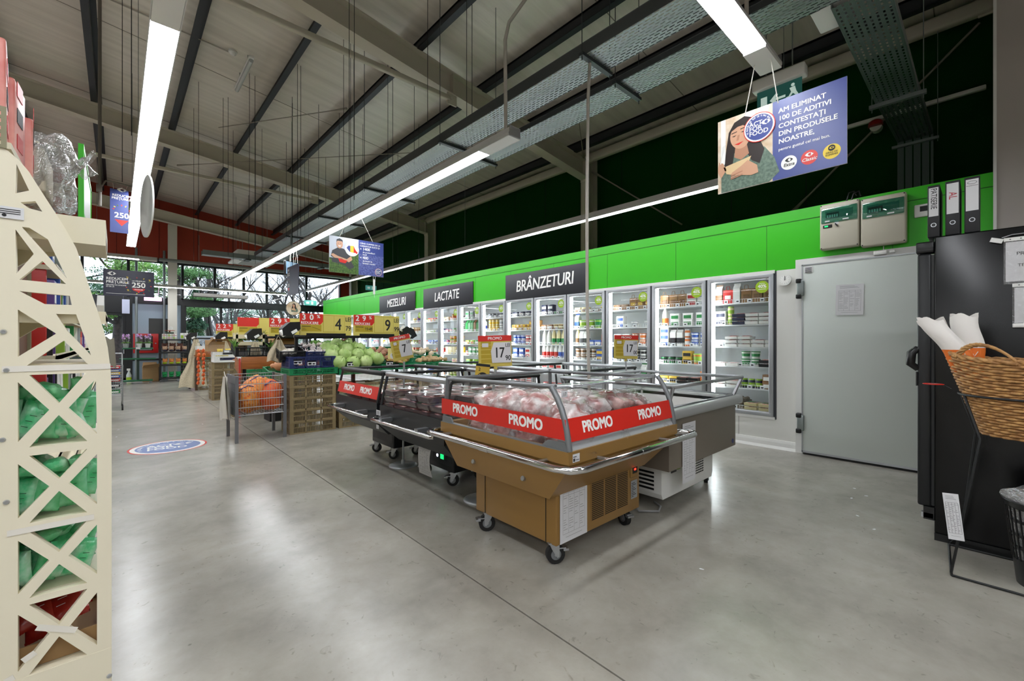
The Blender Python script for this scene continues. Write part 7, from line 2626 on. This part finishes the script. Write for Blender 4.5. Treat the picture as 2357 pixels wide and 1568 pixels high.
def toy(c, x, z, lab, face, grp):
    t = thing('plush_toy', lab, 'toy', (.98 + x, 16.78, z), R.uniform(-.3, .3), grp)
    obj('body', MB().blob((0, 0, .05), (.06, .05, .05), 2, .1, 2, x), toyc[c], t)
    obj('head', MB().blob((0, -.02, .12), (.065, .055, .055), 2, .05, 2, x).blob((-.045, -.01, .165), (.02, .015, .02), 1, 0).blob((.045, -.01, .165), (.02, .015, .02), 1, 0), toyc[c], t)
    obj('eyes', MB().blob((-.022, -.072, .13), (.007, .005, .007), 1, 0).blob((.022, -.072, .13), (.007, .005, .007), 1, 0), ink, t)
    obj('shirt', MB().blob((0, -.01, .045), (.062, .052, .035), 2, .05), face, t)
for i in range(4):
    toy('green', .1 + .16 * i, .125, 'round green soft toy on the bottom shelf of the toy rack', toyc['green'], 'green toys on the bottom rack shelf')
for i in range(4):
    toy('orange', .1 + .16 * i, .525, 'orange soft toy with green shirt on the second rack shelf', stick, 'orange toys on the second rack shelf')
for i in range(4):
    toy('tan', .1 + .16 * i, .905, 'pale soft toy with navy shirt on the third rack shelf', navy, 'pale toys on the third rack shelf')
for i in range(3):
    toy('brown', .12 + .18 * i, 1.02 if False else .905 + .0, 'brown soft toy at the back of the third rack shelf', toyc['brown'], 'brown toys on the third rack shelf')
    S.objects[-1]
for o in list(S.objects):
    if o.name.startswith('plush_toy') and 'brown' in o.get('label', ''):
        o.location.y += .16; o.location.z += .0; o.scale = (1.3, 1.2, 1.5)
for i in range(6):
    x, z = .09 + .12 * (i % 3), 1.292 + .08 * (i // 3)
    t = thing('gift_box', ('lower', 'upper')[i // 3] + ' row pale gift box, %s from the left, on the toy rack' % ORD[i % 3], 'box', (.98 + x, 16.8, z))
    obj('box', MB().rb(-.055, -.05, 0, .055, .05, .078, .004), white, t)
    obj('ribbon', MB().box(-.056, -.051, .03, .056, -.0495, .045).box(-.02, -.052, .0, .0, -.0498, .078), (stick, mat('print_pink_pack', CC['pink'], .4))[i % 2], t)
for i in range(2):
    t = thing('gift_box', ('tall white and green', 'tall white and pink')[i] + ' box at the right of the toy rack top', 'box', (1.5 + .1 * i, 16.8, 1.292))
    obj('box', MB().rb(-.045, -.04, 0, .045, .04, .19, .004), white, t)
    obj('print', MB().box(-.03, -.0415, .03, .03, -.0402, .12), (stick, pc('pink'))[i], t)
t = thing('bathroom_scale', 'small kitchen scale with round dial on top of the toy rack', 'scale', (1.2, 16.82, 1.455))
obj('body', MB().rb(-.1, -.06, 0, .1, .06, .05, .01), mat('scale_green', '#3a4f3e', .5), t)
obj('pan', MB().rb(-.12, -.08, .09, .12, .08, .105, .004).cyl((0, 0, .05), (0, 0, .09), .02), mat('scale_red', '#a3452f', .5), t)
obj('dial', MB().cyl((.03, -.05, .17), (.03, -.06, .17), .05, 16).cyl((.03, -.05, .1), (.03, -.05, .13), .01), white, t)

# ---- people
def person(label, loc, rz, joints, radii, edges, root, body_m, extras):
    """one continuous skinned body; clothing areas by material slots set from height"""
    me = bpy.data.meshes.new('person')
    me.from_pydata([Vector(j) for j in joints], edges, [])
    o = bpy.data.objects.new('person_skeleton', me)
    C.objects.link(o)
    sk = o.modifiers.new('skin', 'SKIN')
    o.modifiers.new('sub', 'SUBSURF').levels = 2
    for v, r in zip(me.skin_vertices[0].data, radii):
        v.radius = r
        v.use_root = False
    me.skin_vertices[0].data[root].use_root = True
    dg = bpy.context.evaluated_depsgraph_get()
    dg.update()
    mesh = bpy.data.meshes.new_from_object(o.evaluated_get(dg))
    bpy.data.objects.remove(o)
    mesh.name = 'person'
    mesh.materials.clear()
    for mm in body_m[0]:
        mesh.materials.append(mm)
    for p in mesh.polygons:
        p.use_smooth = True
        p.material_index = body_m[1](p.center)
    b = bpy.data.objects.new('person', mesh)
    C.objects.link(b)
    b.location = loc
    b.rotation_euler = (0, 0, rz)
    tag(b, label, 'person')
    for nm, mb, mm in extras:
        obj(nm, mb, mm, b)
    return b


skinr = mat('person_skin', '#c8977a', .6)
J = [(0, 0, .92), (0, 0, 1.1), (0, 0, 1.32), (0, 0, 1.42), (0, -.01, 1.52), (0, -.015, 1.6),
     (.1, 0, .88), (.1, -.01, .48), (.1, .02, .08), (.1, -.13, .04), (-.1, 0, .88), (-.1, -.01, .48), (-.1, .02, .08), (-.1, -.13, .04),
     (.18, 0, 1.36), (.23, .0, 1.1), (.2, -.16, .92), (.18, -.22, .9), (-.18, 0, 1.36), (-.23, .0, 1.1), (-.2, -.16, .92), (-.18, -.22, .9)]
RD_ = [(.16, .12), (.15, .115), (.16, .11), (.06, .06), (.075, .09), (.07, .085), (.09, .09), (.065, .065), (.045, .05), (.035, .03), (.09, .09), (.065, .065), (.045, .05), (.035, .03),
       (.07, .07), (.055, .055), (.04, .04), (.03, .035), (.07, .07), (.055, .055), (.04, .04), (.03, .035)]
ED = [(0, 1), (1, 2), (2, 3), (3, 4), (4, 5), (0, 6), (6, 7), (7, 8), (8, 9), (0, 10), (10, 11), (11, 12), (12, 13), (2, 14), (14, 15), (15, 16), (16, 17), (2, 18), (18, 19), (19, 20), (20, 21)]
def face_bits(y=-.095):
    f = MB()
    for x in (-.03, .03):
        f.blob((x, y, 1.56), (.011, .006, .007), 1, 0)
    f.blob((0, y - .005, 1.5), (.022, .005, .005), 1, 0)
    return f
def hands(j1, j2):
    h = MB()
    for s, j in ((1, j1), (-1, j2)):
        j = Vector(j)
        for k in range(4):
            a = j + Vector((.024 - .016 * k, -.02, 0)); b = a + Vector((0, -.04, -.02)); c = b + Vector((0, -.012, -.03))
            h.tube([a, b, c], [.009, .009, .006], 6)
        h.tube([j + Vector((s * .03 * -1, 0, .0)), j + Vector((-s * .045, -.03, -.01)), j + Vector((-s * .04, -.05, -.02))], [.01, .01, .007], 6)
    return h
jk = mat('jacket_dark', '#1a1c22', .7)
jeans = mat('trousers_dark', '#23262e', .8)
def slot1(c):
    return 0 if c.z > 1.45 or (c.z < .96 and abs(c.x) > .14 and c.y < -.12) else 1 if c.z > .82 else 2
hood = MB().blob((0, .015, 1.58), (.1, .105, .125), 3, .05, 2, 1, 0, lambda p: Vector((p.x, max(p.y, -.35), p.z)))
person('person in a dark hooded coat standing outside the entrance glass', (2.35, 21.6, -.3), .2, J, RD_, ED, 0, ([skinr, jk, jeans], slot1), [('hood', hood, jk), ('facial_features', face_bits(-.1), mat('print_hair')), ('fingers', hands(J[17], J[21]), skinr), ('coat_pocket', MB().box(-.06, -.125, 1.15, .06, -.118, 1.18), mat('coat_print', '#b9b9c0', .6))])
J2 = [Vector(j) for j in J]
for i in (1, 2, 3, 4, 5, 14, 15, 16, 17, 18, 19, 20, 21):      # bending forward at the hip
    p = J2[i] - Vector((0, 0, .92))
    J2[i] = Vector((0, 0, .92)) + Matrix.Rotation(.75, 3, 'X') @ p
hv = mat('hi_vis_green', '#8fdc1f', .6)
def slot2(c):
    v = Matrix.Rotation(-.75, 3, 'X') @ (c - Vector((0, 0, .92)))
    return 0 if v.z > .53 else 1 if v.z > -.02 and c.z > .75 else 2
hair2 = MB().blob((0, .03, 1.59), (.085, .09, .085), 3, .1, 3)
Mr = Matrix.Translation((0, 0, .92)) @ Matrix.Rotation(.75, 4, 'X') @ Matrix.Translation((0, 0, -.92))
hair2.v = [tuple(Mr @ Vector(p)) for p in hair2.v]
fb2 = face_bits(-.1); fb2.v = [tuple(Mr @ Vector(p)) for p in fb2.v]
person('person in a bright green jacket bending near the entrance door', (-.12, 13.9, 0), -1.2, J2, RD_, ED, 0, ([skinr, hv, jeans], slot2), [('hair', hair2, mat('hair_grey', '#5b5b60', .8)), ('facial_features', fb2, mat('print_hair')), ('fingers', hands(J2[17], J2[21]), skinr)])

# ================================================================== outside
struct('ground', MB().box(-25, 18.05, -.5, 40, 75, -.32), mat('asphalt_wet', '#6f7274', .35, c2='#585c5e', nscale=2))
struct('path_kerb', MB().box(-10, 24.5, -.32, 25, 24.8, -.2), mat('kerb', '#a5a5a0', .7))
struct('lawn', MB().box(-25, 24.8, -.34, 40, 75, -.22), mat('winter_grass', '#6d7355', .9, c2='#59603f', nscale=4))
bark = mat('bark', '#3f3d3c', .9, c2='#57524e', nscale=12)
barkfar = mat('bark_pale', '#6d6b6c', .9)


def bare_tree(label, x, y, h, seed, lean=0.0, r0=.16, depth=5, mm=None, fork=1.6):
    rr = random.Random(seed)
    t = thing('bare_tree', label, 'tree', (x, y, -.3))
    m, tr = MB(), MB()
    def grow(p, d, L_, r, k, mb):
        pts = [p]
        q = p.copy(); dd = d.copy()
        for i in range(3):
            dd = (dd + Vector((rr.uniform(-.18, .18), rr.uniform(-.18, .18), rr.uniform(-.06, .12)))).normalized()
            q = q + dd * (L_ / 3)
            pts.append(q.copy())
        mb.tube(pts, [r, r * .9, r * .78, r * .62], 6 if k > 2 else 4 if k > 1 else 3)
        if k == 0:
            return
        for i in range(rr.choice((3, 3, 4)) if k < depth else 5):
            a, up = rr.uniform(0, 6.28), rr.uniform(.15, .9)
            nd = (dd * .75 + Vector((math.cos(a), math.sin(a), up * .6)) * rr.uniform(.5, .95)).normalized()
            st = pts[rr.choice((1, 2, 3, 3))]
            grow(st, nd, L_ * rr.uniform(.55, .78), r * rr.uniform(.42, .6), k - 1, m)
    grow(Vector((0, 0, 0)), Vector((lean, 0, 1)).normalized(), h, r0, depth, tr)
    obj('trunk', tr, mm or bark, t)
    obj('branches', m, mm or bark, t)


for i, (x, y, h, s, l, r) in enumerate(((3.6, 25.5, 3.2, 1, .05, .2), (6.6, 26.5, 2.6, 5, .1, .18), (8.7, 27.5, 2.8, 8, -.1, .2), (5.0, 31, 3.2, 11, -.2, .18), (10.5, 29, 3.0, 14, .0, .2), (2.2, 33, 3, 17, .1, .17))):
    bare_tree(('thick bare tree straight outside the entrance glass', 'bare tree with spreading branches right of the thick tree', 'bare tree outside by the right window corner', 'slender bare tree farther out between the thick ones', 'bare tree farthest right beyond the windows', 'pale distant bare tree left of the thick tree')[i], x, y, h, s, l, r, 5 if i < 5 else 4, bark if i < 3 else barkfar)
needle = mat('pine_needles', '#5f8f4c', .8, c2='#44703c', nscale=3)
needled = mat('conifer_needles', '#3a5c47', .8, c2='#4f7a58', nscale=3)
pale = mat('pine_pale', '#86b457', .8, c2='#5f9048', nscale=2)


def leafy(mb, c, r, n, rr, sz, flat=1.0):
    for i in range(n):
        d = Vector((rr.gauss(0, 1), rr.gauss(0, 1), rr.gauss(0, 1) * flat)).normalized() * (rr.random() ** .4)
        p = Vector(c) + Vector((d.x * r[0], d.y * r[1], d.z * r[2]))
        u = Vector((rr.gauss(0, 1), rr.gauss(0, 1), rr.gauss(0, .6))).normalized() * sz
        w = u.orthogonal().normalized() * sz * .35
        mb.add([p - w, p + u, p + w], [(0, 1, 2)])


def conifer(label, x, y, h, r, seed, mm, n=2600):
    rr = random.Random(seed)
    t = thing('conifer_tree', label, 'tree', (x, y, -.3))
    obj('trunk', MB().cyl((0, 0, 0), (0, 0, h * .9), .12, 7, 0, .03), bark, t)
    m = MB()
    for i in range(n):
        q = rr.random() ** .7
        z = h * (.06 + .94 * q)
        rad = r * (1 - q) ** .8 * (0.55 + .45 * rr.random()) * (.85 + .3 * math.sin(z * 9))
        a = rr.uniform(0, 6.28)
        leafy(m, (rad * math.cos(a), rad * math.sin(a), z), (.08, .08, .08), 4, rr, .09)
    obj('foliage', m, mm, t)


conifer('narrow dark conifer outside, left of the thick bare tree', 2.75, 24.9, 3.9, .75, 3, needled)
conifer('small conifer at the far left behind the coated person', 2.0, 25.5, 3.0, .8, 4, needled)
def pine(label, x, y, h, crown, seed, mm, n=26):
    rr = random.Random(seed)
    t = thing('pine_tree', label, 'tree', (x, y, -.3))
    tr, m = MB(), MB()
    tr.tube([(0, 0, 0), (.1, 0, h * .5), (0, .1, h)], [.22, .16, .06], 8)
    for i in range(n):
        z = h * rr.uniform(.35, 1)
        a = rr.uniform(0, 6.28)
        L_ = crown * rr.uniform(.5, 1)
        e = Vector((L_ * math.cos(a), L_ * math.sin(a), z + rr.uniform(-.2, .5)))
        tr.tube([(0, 0, z - .3), (e.x * .5, e.y * .5, z), e], [.05, .035, .01], 4)
        for f_ in (.45, .7, .95):
            leafy(m, (e.x * f_, e.y * f_, z + (e.z - z) * f_ + .05), (.5, .5, .2), 150, rr, .085)
    obj('trunk', tr, bark, t)
    obj('foliage', m, mm, t)
pine('green pine seen through the left windows above the door', .0, 22.5, 5.4, 2.2, 21, pale)
pine('green pine spreading behind the white entrance column', 1.9, 23.6, 5.6, 1.7, 22, needle, 20)
pine('dark pine low beyond the entrance door', -1.3, 26, 4.5, 2.4, 25, needled)
pine('dark evergreen behind the right-hand windows', 7.4, 33, 3.6, 2.8, 27, needled)
m = MB(); rr = random.Random(5)
for i in range(60):
    leafy(m, (rr.uniform(-8, 22), 36 + rr.random(), rr.uniform(-.2, .8)), (1.2, .5, .5), 60, rr, .22)
tag(obj('hedge', m, needled), 'dark clipped hedge far beyond the entrance windows', 'hedge')
t = thing('banner_fence', 'pale printed banner on a fence outside the entrance glass', 'banner', (2.4, 23.2, -.3))
obj('cloth', MB().box(0, 0, 1.2, 2.3, .01, 1.75), mat('banner_pale', '#c9d2d6', .6), t)
m = MB()
for k in range(6): m.cyl((-.4 + .6 * k, .02, 0), (-.4 + .6 * k, .02, 1.9), .02, 6)
obj('fence_post', m, galv, t)
m = MB(); m.text('hum', .3, face_y(.45, -.005, 1.47), 0, .01); m.text('said', .3, face_y(1.75, -.005, 1.47), 0, .01)
obj('lettering', m, mat('banner_grey_print', '#8d979c', .6), t)
t = thing('neighbour_house', 'pale building far behind the bare trees', 'building', (9, 50, -.3))
obj('wall', MB().box(-6, 0, 0, 6, 8, 2.4), mat('house_wall', '#c6c2c2', .8), t)
obj('roof', MB().prism([(-6.3, 2.4), (6.3, 2.4), (4, 3.3), (-4, 3.3)], -.5, 8.5, 'y'), mat('house_roof', '#a9a2a2', .8), t)
for x in (-4, -1.5, 1, 3.5):
    obj('house_window', MB().box(x, -.03, 1.0, x + 1.1, 0, 1.9), mat('house_glass', '#4a5157', .2), t)
for k in range(6):
    o = tag(obj('stacking_crate', MB().rb(0, 0, 0, .3, .3, .2, .01).box(-.005, -.005, .17, .305, .305, .2), mat('crate_crimson', '#8d1640', .4), loc=(1.78, 18.3, -.32 + .21 * k)), 'crimson crate %s from the bottom of the stack outside the glass' % ORD[k], 'crate')
for (x, lab) in ((.05, 'lilac poster hung over the entrance door'),):
    tag(obj('hung_poster', MB().box(0, 0, 0, .17, .006, .42).cyl((.03, .003, .42), (.03, -.6, .8), .003, 4).cyl((.14, .003, .42), (.14, -.6, .8), .003, 4), mat('poster_lilac', '#b9bed6', .5), loc=(.12, 17.2, 2.05)), lab, 'poster')
tag(obj('light_panel', MB().rb(0, -.04, 0, .42, .04, .12, .01).cyl((.1, 0, .1), (.1, -.7, .38), .004, 5).cyl((.32, 0, .1), (.32, -.7, .38), .004, 5), mat('pink_glow', '#e9b7e0', .4, emit=1.2), loc=(.62, 17.3, 2.47)), 'pink glowing sign beneath the navy 250 sign', 'sign')
